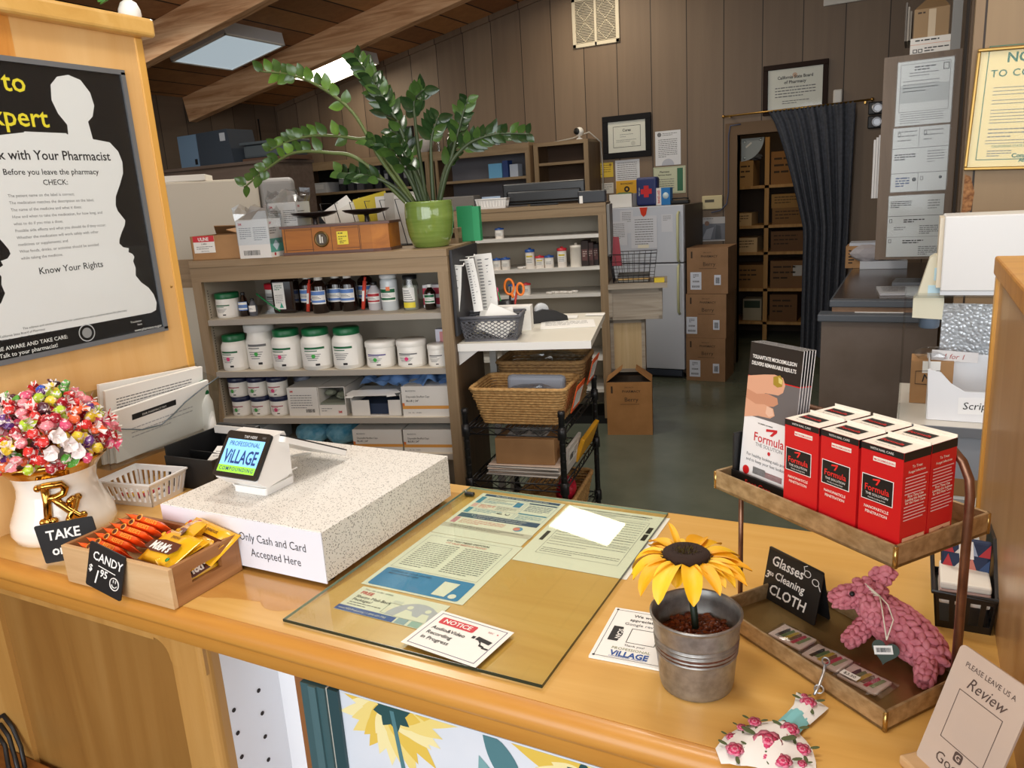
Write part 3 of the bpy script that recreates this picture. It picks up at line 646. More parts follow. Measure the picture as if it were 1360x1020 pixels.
# ---- thin clear desk mat under the box
m = MB(); m.prism([(-1.43, 1.0), (-1.40, .875)]+[(-1.15, .89), (-1.11, .905)]+arc(-1.0, .955, .055, 225, 345, 8)+[(-.93, 1.1), (-.925, 1.50), (-1.43, 1.50)], CZ+.0002, CZ+.0014, clear('vinyl_mat', '#fdf9f4', .03, .12))
tag(m.build('desk_mat'), 'thin clear vinyl mat under the speckled box', 'mat')
m = MB(); m.box(-.012, .012, -.006, .006, .0016, .010, BLACK, .002); m.tube([(-.008, .0, .008), (-.016, .006, .014), (-.02, .0, .010)], .001, STEEL, 5)
tag(m.build('binder_clip', loc=(-.925, 1.492, CZ)), 'black binder clip behind the right end of the speckled box', 'clip')
# ---- acrylic leaflet holder on the end panel
t = thing('leaflet_holder', 'clear acrylic holder of white leaflets screwed to the left maple panel', 'leaflet holder', (-1.8615, 1.36, 1.08))
m = MB()
m.box(0, .003, -.18, .18, 0, .20, ACRYL); m.box(0, .055, -.18, .18, -.003, 0, ACRYL)
for y in (-.18, .177): m.prism([(0, 0), (.055, 0), (.085, .16), (0, .18)], y, y+.003, ACRYL, M=Matrix(((1, 0, 0, 0), (0, 0, 1, 0), (0, 1, 0, 0), (0, 0, 0, 1))))
fp = [(-.18, 0), (.18, 0), (.18, .165), (.06, .12), (-.02, .075), (-.08, .08), (-.18, .115)]
m.prism(fp, 0, .003, ACRYL, M=frame((.053, 0, 0), (0, 1, 0), (.19, 0, 1))); m.build('holder', t)
m = MB(); m.tube([frame((.0535, 0, 0), (0, 1, 0), (.19, 0, 1)) @ Vector((a, b, .0015)) for a, b in ((.18, .165), (.12, .145), (.06, .12), (.02, .095), (-.02, .077), (-.08, .081), (-.18, .115))], .0018, mat('#5f6a70', .2), 6); m.build('lip', t)
for q in range(3):
    o_ = .010+.012*q
    m = MB(); Mp = frame((o_, -.165+.01*q, .003), (0, 1, .0), (.10+.05*q, 0, 1)) @ Rz(-4+3*q)
    it = [('l', .03, .17, .24, 7, .008, .0028, GREYINK)]
    if q == 2: it = [('r', .055, .105, .14, .016, BLACK), ('t', .125, .109, .008, 'FAIR PHARMACY PAY', WHITE, {}), ('l', .05, .08, .2, 3, .012, .003, mat('#b5b5b5', .6))]
    sheet(m, Mp, .31, (.215, .2, .145)[q], WHITE, it, .009)
    tag(m.build('leaflet', loc=(-1.8615, 1.36, 1.08)), ('thick stack of white leaflets at the back of the acrylic holder', 'stack of printed white leaflets in the middle of the acrylic holder', 'white leaflet with black title bar in front of acrylic holder')[q], 'leaflet')
# ---- white slotted basket and black desk organiser behind the box
t = thing('plastic_basket', 'small white slotted plastic basket beside the candy jar', 'basket', (-1.735, 1.215, CZ), 8)
m = MB(); WB = mat('#e9e8e6', .35)
def slotted(m, x0, x1, y0, y1, h, mm, nx, ny, tp=.012, bar=.45, th=.003):
    m.box(x0+tp, x1-tp, y0+tp, y1-tp, 0, .003, mm)
    for (a, b, n_) in (((x0, y0), (x1, y0), nx), ((x1, y0), (x1, y1), ny), ((x1, y1), (x0, y1), nx), ((x0, y1), (x0, y0), ny)):
        A_ = Vector((*a, h)); B_ = Vector((*b, h)); cx_, cy_ = (x0+x1)/2, (y0+y1)/2
        def inn(p): return Vector((p.x+(tp if p.x < cx_ else -tp), p.y+(tp if p.y < cy_ else -tp), 0.0))
        a0, b0 = inn(A_), inn(B_); out = (B_-A_).cross(Vector((0, 0, 1))).normalized()*th
        def at(u, v): return a0.lerp(b0, u).lerp(A_.lerp(B_, u), v)
        def slab(u0, u1, v0, v1):
            p = [at(u0, v0), at(u1, v0), at(u1, v1), at(u0, v1)]; q_ = [k_-out for k_ in p]
            m.add(p+q_, [(0, 1, 2, 3), (7, 6, 5, 4), (0, 4, 5, 1), (1, 5, 6, 2), (2, 6, 7, 3), (3, 7, 4, 0)], mm)
        slab(0, 1, 0, .2); slab(0, 1, .82, 1.0)
        for k_ in range(n_): u = k_/n_; slab(u, u+bar/n_, .2, .82)
        slab(1-bar/n_/2, 1, .2, .82)
    rim = [(x0, y0, h), (x1, y0, h), (x1, y1, h), (x0, y1, h)]
    m.tube(rim, th*1.2, mm, 6, closed=True, smooth=False)
slotted(m, -.085, .085, -.065, .065, .062, WB, 9, 7); m.build('body', t)
for q in range(5):
    m = MB(); m.tube([(-.03, 0, 0), (.03, 0, 0)], .005, mat(('#c0392b', '#d9b13b', '#b02f3c', '#e7e2da', '#8c2f6b')[q], .4), 8)
    o = m.build('pen', loc=(-1.77+.02*q, 1.20+.012*q, CZ+.010), rz=20+30*q)
    tag(o, '%s stick lying in the white slotted basket' % ('dark red', 'yellow', 'crimson', 'white', 'purple')[q], 'stick')
t = thing('desk_organizer', 'black desk organiser with paper slips behind the white basket', 'organiser', (-1.665, 1.40, CZ), 2)
m = MB(); m.box(-.085, .085, -.10, -.095, 0, .085, BLACK); m.box(-.085, -.08, -.095, .095, 0, .11, BLACK); m.box(.08, .085, -.095, .095, 0, .085, BLACK); m.box(-.085, .085, .095, .10, 0, .11, BLACK); m.box(-.085, .085, -.10, .10, 0, .004, BLACK); m.box(-.08, .08, -.02, -.016, 0, .075, BLACK); m.build('tray', t)
m = MB(); m.box(-.07, .08, .07, .093, .09, .125, BLACK, .006); m.box(-.068, .078, .064, .0695, .10, .122, mat('#d9d6d0', .4)); m.build('label_roll', t)
for q in range(3):
    m = MB(); Mp = frame((-1.66+.018*q, 1.36+.022*q, CZ+.06), (1, .2*q, .1), (-.1, .8, .5)); sheet(m, Mp, .09-.01*q, .05, (WHITE, CREAM, WHITE)[q], [('l', .01, .03, .06, 3, .008, .002, GREYINK)], .004)
    tag(m.build('paper_slip'), ('white paper slip leaning at the front of the black organiser', 'cream paper slip in the middle of the black organiser', 'white paper slip at the back of the black organiser')[q], 'slip')


t = thing('squeeze_bottle', 'slim white bottle with green cap at the rear of the left panel', 'bottle', (-1.815, 1.515, CZ))
m = MB(); m.lathe([(.017, 0), (.019, .005), (.019, .17), (.012, .19), (.011, .2)], WHITE, 18); m.build('body', t)
m = MB(); m.lathe([(.012, .195), (.013, .2), (.011, .235), (0, .237)], GRN if 'GRN' in globals() else mat('#12643a', .35), 16); m.build('cap', t)
# ---- glass sheet over notices
GLS = clear('counter_glass', '#fafdf8', .022, .015)
gx0, gx1, gy0, gy1 = -.946, -.447, .878, 1.532
m = MB(); m.box(gx0, gx1, gy0, gy1, .0022, .0072, GLS, M=T(0, 0, CZ)); gm = mat('#1a2b23', .2)
for q in ((gx0-.0004, gx1+.0004, gy0-.0012, gy0), (gx1, gx1+.0006, gy0, gy1)): m.box(*q, .0022, .0072, gm, M=T(0, 0, CZ))
m.box(gx0-.0004, gx0, gy0, gy1, .0022, .0072, mat('#8fa79a', .15), M=T(0, 0, CZ)); m.box(gx0, gx1, gy1, gy1+.0004, .0022, .0072, mat('#8fa79a', .15), M=T(0, 0, CZ))
tag(m.build('glass_sheet'), 'large clear glass sheet with dark green edge lying on the counter', 'glass sheet')
def flat(x, y, a=0): return frame((x, y, CZ+.0012), (math.cos(math.radians(a)), math.sin(math.radians(a)), 0), (-math.sin(math.radians(a)), math.cos(math.radians(a)), 0))
BLU = mat('#2f86c4', .5); NAVY = mat('#1f4a74', .5); TEA = mat('#3f8fb0', .5); PNK = mat('#e6b7b4', .6); PAPY = mat('#f0efe2', .55); SAL = mat('#e08a7c', .6)
S = .001
m = MB(); it = [('r', .012, .218, .196, .012, NAVY), ('t', .11, .2205, .0085, 'The CLIA is an update of an asthma plan', WHITE, dict(bold=.01)),
 ('r', .010, .175, .013, .038, TEA), ('r', .010, .152, .013, .02, PNK), ('r', .010, .118, .013, .03, TEA), ('r', .010, .092, .2, .022, NAVY), ('t', .11, .105, .0075, 'It is important to clean and store your inhaler', WHITE, {}), ('t', .11, .096, .0075, 'and spacer so that it keeps working well', WHITE, {}),
 ('l', .03, .205, .085, 2, .006, .002, GREYINK), ('l', .03, .192, .075, 3, .0055, .0022, TEA), ('r', .108, .178, .018, .026, BLU), ('c', .117, .191, .008, TEA), ('l', .03, .165, .04, 3, .006, .003, SAL), ('l', .075, .165, .05, 3, .006, .002, GREYINK), ('l', .03, .14, .07, 3, .006, .0022, TEA), ('c', .117, .135, .006, GREYINK), ('c', .117, .1365, .0042, PAPY, 2), ('r', .09, .131, .014, .004, INK),
 ('r', .138, .205, .07, .006, NAVY), ('l', .142, .196, .06, 6, .006, .0022, mat('#2e5f86', .5)), ('r', .138, .146, .07, .006, TEA), ('l', .142, .138, .06, 4, .006, .0022, TEA), ('o', .026, .172, .106, .04, TEA, .0006), ('o', .026, .148, .106, .022, PNK, .0006), ('o', .026, .116, .106, .03, TEA, .0006), ('o', .136, .116, .074, .096, TEA, .0006),
 ('r', .010, .060, .013, .030, mat('#d98fa2', .6)), ('l', .03, .082, .11, 4, .006, .0022, SAL), ('c', .175, .072, .011, mat('#5a9fd0', .5)), ('c', .172, .072, .008, SAL, 2), ('r', .0, .035, .22, .02, mat('#cfc9bd', .6)), ('l', .02, .048, .18, 2, .006, .0022, GREYINK)]
sheet(m, flat(-.902, 1.285), .218, .233, PAPY, it); tag(m.build('notice_sheet'), 'blue and white care leaflet under the rear left of the glass', 'leaflet')
m = MB(); it = [('o', .012, .08, .196, .15, GREYINK, .0006), ('t', .11, .216, .009, 'DO YOU NEED DISPOSAL', INK, dict(bold=.01)), ('t', .11, .206, .009, 'OF OLD MEDICATIONS?', SAL, dict(bold=.01)), ('l', .022, .195, .08, 14, .0078, .0024, GREYINK), ('l', .115, .195, .085, 14, .0078, .0024, GREYINK),
 ('p', rrect(.20, .07, .006, 4, .01, .005), BLU, 1.1), ('o', .014, .009, .192, .062, WHITE, .0006), ('t', .025, .062, .0075, 'DISPOSE OF YOUR UNUSED', NAVY, dict(al='L', bold=.01)), ('t', .025, .053, .0075, 'MEDICATIONS HERE', NAVY, dict(al='L', bold=.01)), ('l', .025, .045, .10, 6, .0065, .002, mat('#bfe0f4', .5)),
 ('p', [(.150, .012), (.178, .012), (.184, .062), (.150, .062)], PAPY, 2.2), ('r', .150, .05, .033, .004, SAL), ('r', .151, .014, .027, .006, SAL), ('c', .192, .018, .008, WHITE, 2.5), ('r', .186, .012, .014, .005, PNK)]
sheet(m, flat(-.903, 1.04), .225, .243, PAPY, it); tag(m.build('notice_sheet'), 'leaflet with a blue panel under the left middle of the glass', 'leaflet')
m = MB(); it = [('t', .012, .074, .0075, 'You can order online', GREYINK, dict(al='L')), ('t', .012, .060, .0135, 'FREE', mat('#d0342c', .5), dict(al='L', bold=.02)), ('t', .012, .047, .0115, 'Sharps Mail-Back', INK, dict(al='L')), ('t', .012, .036, .0115, 'Packages!', INK, dict(al='L')), ('l', .012, .029, .07, 2, .007, .0022, GREYINK), ('r', 0, 0, .128, .016, mat('#3d5aa8', .5)), ('t', .006, .005, .0072, 'www.MED-Project.org | 1 (844) 633-7765', WHITE, dict(al='L', sx=.85)),
 ('p', arc(.15, .018, .052, 0, 180, 14), mat('#c3c4d4', .6), 1.2), ('p', [(.132, .018), (.198, .018), (.198, .055), (.15, .062), (.132, .03)], mat('#c3c4d4', .6), 1.1), ('c', .132, .052, .006, PAPY, 2), ('p', [(.118, .018), (.128, .044), (.142, .042), (.15, .03), (.165, .028), (.165, .018)], PAPY, 2), ('c', .17, .052, .006, PAPY, 2), ('p', [(.16, .018), (.164, .042), (.178, .042), (.186, .018)], PAPY, 2.2), ('o', .088, .02, .024, .034, GREYINK, .0007), ('r', .09, .056, .02, .008, mat('#dcdcd6', .5)), ('r', .092, .026, .015, .014, mat('#f2e9dc', .6)),
 ('r', .132, .001, .022, .016, mat('#9fb7c6', .6)), ('r', .160, .001, .022, .016, mat('#a9c6c2', .6))]
sheet(m, flat(-.893, .948, -1), .195, .085, PAPY, it); tag(m.build('notice_card'), 'card headed FREE in red under the front left of the glass', 'card')
Mn = frame((-.707, .893, CZ+.0085), (.15, -.016, 0), (.016, .11, 0)); RED = mat('#cc2936', .5)
m = MB(); it = [('o', .008, .006, .134, .096, mat('#3a3f6a', .5), .0012), ('p', rrect(.072, .019, .003, 3, .018, .074), RED, 1.2), ('t', .054, .0785, .0155, 'NOTICE', WHITE, dict(bold=.02)), ('t', .018, .056, .0125, 'Audio&Video', INK, dict(al='L', bold=.012)), ('t', .018, .041, .0125, 'Recording', INK, dict(al='L', bold=.012)), ('t', .018, .026, .0125, 'in Progress', INK, dict(al='L', bold=.012)), ('t', .118, .086, .006, 'REC', mat('#b04a4a', .5), {}), ('c', .131, .088, .0016, RED),
 ('p', [(.104, .062), (.134, .057), (.136, .066), (.106, .071)], INK, 1.5), ('p', [(.112, .06), (.117, .06), (.12, .048), (.13, .046), (.13, .05), (.122, .052)], INK, 1.6), ('r', .128, .044, .012, .004, INK), ('r', .096, .062, .006, .007, INK)]
sheet(m, Mn, .15, .108, WHITE, it); tag(m.build('notice_card'), 'white NOTICE audio and video recording card on top of the glass', 'card')
m = MB(); it = [('o', .03, .045, .175, .205, GREYINK, .0007), ('t', .115, .272, .0085, 'INSURANCE BENEFITS CONSENT AGREEMENT', INK, dict(bold=.008)), ('c', .02, .274, .006, mat('#4a5a78', .5)), ('l', .03, .264, .17, 2, .007, .0022, GREYINK), ('l', .035, .24, .165, 14, .0115, .0018, GREYINK), ('l', .035, .07, .165, 3, .008, .002, GREYINK), ('r', .012, .10, .009, .045, BLACK), ('r', .210, .165, .010, .030, BLACK), ('r', .210, .20, .010, .030, BLACK), ('r', .03, .15, .175, .0008, GREYINK), ('r', .11, .15, .0008, .06, GREYINK), ('r', .03, .12, .175, .0008, GREYINK)]
sheet(m, flat(-.676, 1.228), .238, .290, PAPY, it); tag(m.build('form_sheet'), 'laminated white consent form under the rear right of the glass', 'form')
# ---- review card beside the pot (its code square is left as a plain frame)
m = MB(); it = [('o', .006, .006, .108, .138, INK, .0008), ('t', .06, .128, .0105, 'We would', INK, dict(bold=.01)), ('t', .06, .115, .0105, 'appreciate a', INK, dict(bold=.01)), ('t', .06, .102, .0105, 'Google review', GREYINK, dict(bold=.004)), ('p', [(.014, .052), (.030, .052), (.034, .072), (.030, .094), (.014, .094)], BLACK, 1.2), ('t', .0245, .073, .011, 'SCAN', WHITE, dict(rot=-90, bold=.02)), ('o', .044, .052, .046, .042, INK, .0012),
 ('t', .06, .042, .0072, 'Thank you!', INK, {}), ('t', .058, .030, .009, 'PROFESSIONAL', mat('#8a8f6a', .5), {}), ('t', .058, .013, .019, 'ViLLAGE', mat('#1d4f9a', .4), dict(bold=.03, sx=.85)), ('t', .058, .009, .0045, 'COMPOUNDING PHARMACY', mat('#1d4f9a', .5), {})]
for cx_, cy_ in ((.006, .006), (.114, .006), (.006, .144), (.114, .144)): it.append(('c', cx_, cy_, .0022, INK))
sheet(m, frame((-.413, .975, CZ+.004), (math.cos(.06), math.sin(.06), 0), (-math.sin(.06), math.cos(.06), 0)), .12, .15, WHITE, it, .0035); tag(m.build('review_card'), 'white card reading SCAN lying beside the metal flower pot', 'card')
# ---- galvanised pot of beans with an artificial sunflower
PX, PY = -.247, .978
t = thing('metal_pot', 'small galvanised metal pot with ribbed bands holding brown beans', 'pot', (PX, PY, CZ))
GALV = mottled('galvanised', '#8b8985', '#a7a5a1', 60, .38, .75, .03)
prof = [(.048, 0), (.0505, .002), (.0515, .006)]
for z in [.010+q*.0013 for q in range(0, 76)]:
    r_ = .0515+.0105*z/.113
    if .056 < z < .082: r_ += .0014*math.sin((z-.056)*2*PI/.0065)
    prof.append((r_, z))
m = MB(); m.lathe(prof+[(.0620, .110), (.0645, .112), (.0648, .1145), (.0625, .116), (.0605, .114), (.0595, .10), (.055, .06), (0, .06)], GALV, 48, cap=False); m.add([(.048*math.cos(q*PI/20), .048*math.sin(q*PI/20), .0005) for q in range(40)], [tuple(range(39, -1, -1))], GALV)
m.build('body', t)
rr = random.Random(5); BN = [mat('#7c3f22', .3), mat('#8f4c2a', .3), mat('#6a341c', .3)]
bp = []
for c_ in BN:
    m = MB(); m.ball((0, 0, 0), .0046, c_, 2, (1.35, .9, .75)); bp.append(m.build('bean'))
n = 0
for q in range(150):
    r_ = .0505*math.sqrt((q+.5)/150); a = q*2.39996; o = bp[q % 3] if q < 3 else bp[q % 3].copy()
    if q >= 3: C.objects.link(o)
    o.location = (PX+r_*math.cos(a)*.97, PY+r_*math.sin(a)*.97, CZ+.078+rr.uniform(-.002, .003)+.004*(1-(r_/.0575)**2)); o.rotation_euler = (rr.uniform(-.5, .5), rr.uniform(-.5, .5), rr.uniform(0, 6.3))
    tag(o, 'glossy brown bean filling the galvanised flower pot', 'bean', 'brown beans in the metal pot')
m = MB(); m.lathe([(0, 0), (.0575, 0), (.0575, .012), (0, .012)], mat('#5a2c18', .6), 30); tag(m.build('bean_layer', loc=(PX, PY, CZ+.0605)), 'brown beans lower down in the metal pot', 'beans', None, 'stuff')
FX, FY, FZ = -.266, 1.000, 1.183
t = thing('artificial_sunflower', 'artificial yellow sunflower standing in the galvanised pot', 'flower', (PX, PY, CZ))
m = MB(); m.tube([(0, .0, .072), (-.003, .004, .10), (-.010, .014, .14), (FX-PX, FY-PY, FZ-CZ-.012)], .0052, mat('#1d2a1c', .5), 10); m.build('stem', t)
fc = Vector((FX-PX, FY-PY, FZ-CZ)); Mh = T(*fc) @ Rx(-4)
m = MB(); m.lathe([(0, -.010), (.018, -.012), (.030, -.006), (.034, .0), (.033, .008), (.026, .013), (.012, .010), (0, .008)], mat('#2b1a10', .9), 32, Mh)
for q in range(900):
    r_ = .035*math.sqrt(rr.random()); a = rr.uniform(0, 2*PI); ln = rr.uniform(.003, .006)
    z = .009 if r_ < .026 else .009-(r_-.026)*.9
    b_ = Vector((r_*math.cos(a), r_*math.sin(a), z)); d = Vector((math.cos(a)*(.35 if r_ < .026 else 1.1)+rr.uniform(-.4, .4), math.sin(a)*(.35 if r_ < .026 else 1.1)+rr.uniform(-.4, .4), 1)).normalized()*ln
    s_ = d.orthogonal().normalized()*.0006
    c_ = mat('#6b5f1e', .9) if r_ < .016 and q % 2 else (mat('#3a2115', .9) if q % 3 else mat('#201009', .9))
    m.add([b_-s_, b_+s_, b_+d], [(0, 1, 2)], c_, False, Mh)
m.build('flower_head', t)
PET = [mat('#f5bd16', .5), mat('#f0ae10', .5), mat('#f8cb32', .5)]
def petal(L, wd, droop, curl, base=.030, up0=8, tw=0):
    vs = []; n_ = 9; a = math.radians(up0); p = Vector((base, 0, 0)); rows = []
    for i in range(n_):
        u = i/(n_-1); wv = wd*(math.sin(PI*min(1, .16+.80*u))**.8)*(1 if u < .96 else .25)
        a_ = a-math.radians(droop)*u**1.0
        rows.append((p.copy(), wv, a_)); p = p+Vector((math.cos(a_), 0, math.sin(a_)))*L/(n_-1)
    for i, (c_, wv, a_) in enumerate(rows):
        nn = Vector((-math.sin(a_), 0, math.cos(a_)))
        for k_ in (-1, -.5, 0, .5, 1):
            vs.append(c_+Vector((0, wv*k_, 0))+nn*(curl*wv*(abs(k_)**1.5)-.0012*(k_ == 0)))
    fs = [(i*5+k_, i*5+k_+1, (i+1)*5+k_+1, (i+1)*5+k_) for i in range(n_-1) for k_ in range(4)]
    return vs, fs
npet = 0
for layer, cnt, Lb, dr in ((0, 15, .060, 80), (1, 13, .054, 68), (2, 6, .030, 70)):
    for q in range(cnt):
        a = q*360/cnt+layer*13+rr.uniform(-7, 7); L = Lb*rr.uniform(.85, 1.15)
        droop = dr+rr.uniform(-18, 22)
        az = (a % 360)
        if 300 < az or az < 60: droop -= 28
        if 60 <= az <= 150: droop -= 34
        m = MB(); vs, fs = petal(L*1.12, .0130*rr.uniform(.85, 1.15), droop, .35, .029-.002*layer, 10-6*layer)
        m.add(vs, fs, PET[(q+layer) % 3], True, Mh @ T(0, 0, -.002*layer) @ Rz(a)); m.build('petal', t)
m = MB(); vs, fs = petal(.05, .0055, 55, .3, .028, 60); m.add(vs, fs, PET[1], True, Mh @ Rz(128)); m.build('petal', t)
# ---- two-tier tray stand
LA = math.radians(143.5); Lv = Vector((math.cos(LA), math.sin(LA), 0)); Sv = Vector((math.cos(LA-PI/2), math.sin(LA-PI/2), 0))
# local frame: x along the long side (from the near corner), y along the short side
Mtr = Matrix((Lv, Sv*1.0, Vector((0, 0, 1)))).transposed().to_4x4()
STR = math.degrees(LA)
GW = mottled('gold_washed_wood', '#a2875f', '#c6ab82', 14, .4, .55, .08, (1, 6, 6)); GWD = mottled('gold_tray_floor', '#8a6f42', '#a38652', 9, .3, .7, .03)
STAND = (0, .962, CZ)
t = thing('tiered_tray_stand', 'gold washed two-tier tray stand at the right end of the counter', 'stand', STAND)
def tray(z, name):
    m = MB(Mtr); a, b, h = .325, .18, .030
    m.box(0, a, 0, b, z, z+.004, GWD)
    m.build(name+'_floor', t)
    m = MB(Mtr)
    for q in ((0, a, 0, .004), (0, a, b-.004, b), (0, .004, 0, b), (a-.004, a, 0, b)): m.box(*q, z, z+h, GW, .0012, 1)
    m.build(name+'_rim', t)
    m = MB(Mtr)
    for (x, y) in ((0, 0), (a, 0), (0, b), (a, b)): m.tube([(x+(.0015 if x == 0 else -.0015), y+(.0015 if y == 0 else -.0015), z), (x+(.0015 if x == 0 else -.0015), y+(.0015 if y == 0 else -.0015), z+h-.002)], .0032, mat('#b9985a', .25, .9), 8)
    m.build(name+'_corner', t)
tray(.001, 'lower_tray'); tray(.231, 'upper_tray')
COP = mottled('copper_bronze', '#7a5844', '#96705a', 30, .35, .8, .03)
m = MB(Mtr); y0 = .12
m.tube([(-.009, y0, .002), (-.009, y0, .300), (-.006, y0, .322), (.004, y0, .342), (.018, y0, .354), (.036, y0, .358), (.28, y0, .358)], .0058, COP, 10); m.build('handle', t)
m = MB(Mtr); m.tube([(.330, .06, .002), (.330, .06, .236)], .0042, COP, 10); m.tube([(.28, y0, .358), (.30, y0, .354), (.318, y0, .34), (.328, y0, .32), (.331, y0, .30), (.331, y0, .236)], .0058, COP, 10); m.build('handle', t)
def onst(x, y, z): return Vector(STAND)+Mtr @ Vector((x, y, z))
# ---- leaflet rack and red boxes on the upper tray
TOP = .2355
RB = mat('#cf1a1f', .35); WB2 = mat('#f4efe2', .4); SKN = mat('#e2b08c', .55); LR = mat('#e8302c', .4)
HW_, HD, HH = .0595, .0485, .140
fx = Matrix(((-1, 0, 0, 0), (0, 1, 0, 0), (0, 0, 1, 0), (0, 0, 0, 1)))
def redbox(parent):
    # front faces local -y (towards the shopper), origin at bottom centre
    m = MB(); m.box(-HW_/2, HW_/2, -HD/2, HD/2, 0, HH, RB); e = .0004
    F = frame((-HW_/2, -HD/2-e, 0), (1, 0, 0), (0, 0, 1)); Sd = frame((HW_/2+e, -HD/2, 0), (0, 1, 0), (0, 0, 1)); Tp = frame((-HW_/2, -HD/2, HH+e), (1, 0, 0), (0, 1, 0)); S2 = frame((-HW_/2-e, HD/2, 0), (0, -1, 0), (0, 0, 1))
    def r(M_, x, y, a, b, mm, z=0): m.add([(x, y, z), (x+a, y, z), (x+a, y+b, z), (x, y+b, z)], [(0, 1, 2, 3)], mm, False, M_)
    r(F, 0, HH-.008, HW_, .008, BLACK); m.text('WITH NAIL CARE', .0042, HW_/2, HH-.0055, WHITE, z=e, M=F)
    r(F, .018, HH-.020, .031, .006, WB2); m.text('MICROEMULSION', .0036, .0335, HH-.0185, RB, z=e, M=F, bold=.01)
    r(F, .0035, .067, .045, .0335, WHITE, e*.5); r(F, .0045, .068, .043, .0315, BLACK, e)
    m.text('Formula', .0118, .026, .080, LR, z=e*2, M=F, bold=.012, sx=.9); m.text('THE SOLUTION', .0046, .026, .0745, WHITE, z=e*2, M=F)
    m.add([(.0195, .0965, e*2), (.030, .0985, e*2), (.030, .0965, e*2), (.026, .0895, e*2), (.0235, .0895, e*2), (.027, .0955, e*2), (.0195, .0945, e*2)], [tuple(range(7))], LR, False, F)
    m.text('Healthy Looking Nails', .0028, .026, .0705, WHITE, z=e*2, M=F)
    m.text('NANOPARTICLE', .0052, .026, .0565, WB2, z=e, M=F, bold=.012, sx=.92); m.text('PENETRATION', .0052, .026, .0500, WB2, z=e, M=F, bold=.012, sx=.92)
    r(F, .0, .0165, .030, .0055, WB2); m.text('0.5 FL OZ (15 mL)', .0032, .014, .018, RB, z=e, M=F); r(F, 0, 0, HW_, .0115, BLACK); m.text('From the makers of', .0042, .026, .0045, WHITE, z=e, M=F)
    r(F, 0, 0, HW_, .002, RB, e)
    for M_, in ((Sd,), (S2,)):
        r(M_, 0, HH-.011, HD, .011, BLACK); m.text('To Treat', .005, HD/2, HH-.021, WB2, z=e, M=M_, bold=.01); m.text('Fungal Infections', .0046, HD/2, HH-.027, WB2, z=e, M=M_, bold=.01)
        rn = random.Random(1)
        for q in range(14):
            y = HH-.033-q*.0042
            if q in (6, 7, 8): m.text(('First Time Use', 'Leading the Science', 'for the Next Cure')[q-6], .0048, HD/2, y, WB2, z=e, M=M_, bold=.02); continue
            r(M_, .004, y, HD-.008-rn.uniform(0, .006), .0016, PNK, e)
        r(M_, .004, .008, HD-.008, .022, SKN, e); m.add([(.018, .010, e*2), (.034, .010, e*2), (.036, .020, e*2), (.030, .027, e*2), (.024, .026, e*2), (.016, .018, e*2)], [tuple(range(6))], mat('#a86a52', .6), False, M_); m.text('Results', .0035, HD/2, .004, WB2, z=e, M=M_)
    r(Tp, 0, 0, HW_, HD, WB2); r(Tp, .008, .016, .036, .020, BLACK, e); m.text('Formula', .0095, .026, .021, LR, z=e*2, M=Tp, bold=.01); m.text('The Solution for nails', .0035, .026, .008, GREYINK, z=e, M=Tp)
    m.box(-HW_/2, HW_/2, HD/2-.001, HD/2, HH-.010, HH+.004, WB2)
    return m.build('medicine_box')
rb0 = redbox(None); names = [('front', 'nearest'), ('back', 'nearest')]
k = 0; rot = STR-180
for col, xx in enumerate((.034, .0955, .157)):
    for row, yy in enumerate((.034, .0845)):
        o = rb0 if k == 0 else rb0.copy()
        if k: C.objects.link(o)
        k += 1
        jit = (0, .006, .012)[col]
        o.location = onst(xx+jit*.3+row*.001, yy, TOP); o.rotation_euler.z = math.radians(rot+(1, -1, .5)[col]*(1 if row else .3))
        tag(o, 'red and black nail solution box, %s row, %s' % (('front', 'back')[row], ('right end beside the bronze handle', 'middle of the three', 'left end beside the leaflet rack')[col]), 'box', 'red boxes on the upper tray')
t = thing('leaflet_rack', 'black leaflet rack at the left end of the upper tray', 'leaflet rack', tuple(onst(.262, .05, TOP)), rot)
m = MB(); m.box(-.058, .058, .03, .034, 0, .09, BLACK); m.box(-.058, .058, -.020, -.016, 0, .022, BLACK); m.box(-.058, -.054, -.018, .034, 0, .082, BLACK); m.box(.054, .058, -.018, .034, 0, .082, BLACK); m.box(-.058, .058, -.02, .034, 0, .003, BLACK); m.text('Foot Care', .013, 0, .006, LR, M=frame((0, -.0203, 0), (1, 0, 0), (0, 0, 1)), bold=.02); m.build('body', t)
TOE = mat('#dba586', .5); TOE2 = mat('#c98f70', .5)
def footpic(x0, y0, s_):
    def P(*pp): return [(x0+a*s_, y0+b*s_) for a, b in pp]
    return [('p', P((0, .9), (.45, 1.0), (.75, 1.05), (.98, 1.02), (1.06, .88), (1.02, .72), (.9, .64), (.55, .62), (.3, .5), (0, .5)), TOE, 1.6), ('p', P((.72, 1.0), (.9, 1.06), (.99, .98), (.98, .84), (.86, .80), (.74, .84)), mat('#a58a2c', .4), 2.2), ('p', P((.86, 1.02), (.98, .97), (.97, .88), (.88, .9)), mat('#d8c878', .4), 2.5), ('p', P((0, .62), (.3, .56), (.6, .62), (.88, .58), (.92, .46), (.8, .38), (.5, .34), (0, .2)), TOE2, 1.8), ('p', P((.0, .42), (.3, .34), (.55, .38), (.8, .34), (.86, .2), (.74, .12), (.4, .1), (0, 0)), TOE, 2.0), ('p', P((.62, .36), (.78, .33), (.83, .2), (.7, .14), (.6, .2)), mat('#e8bfa4', .5), 2.3)]
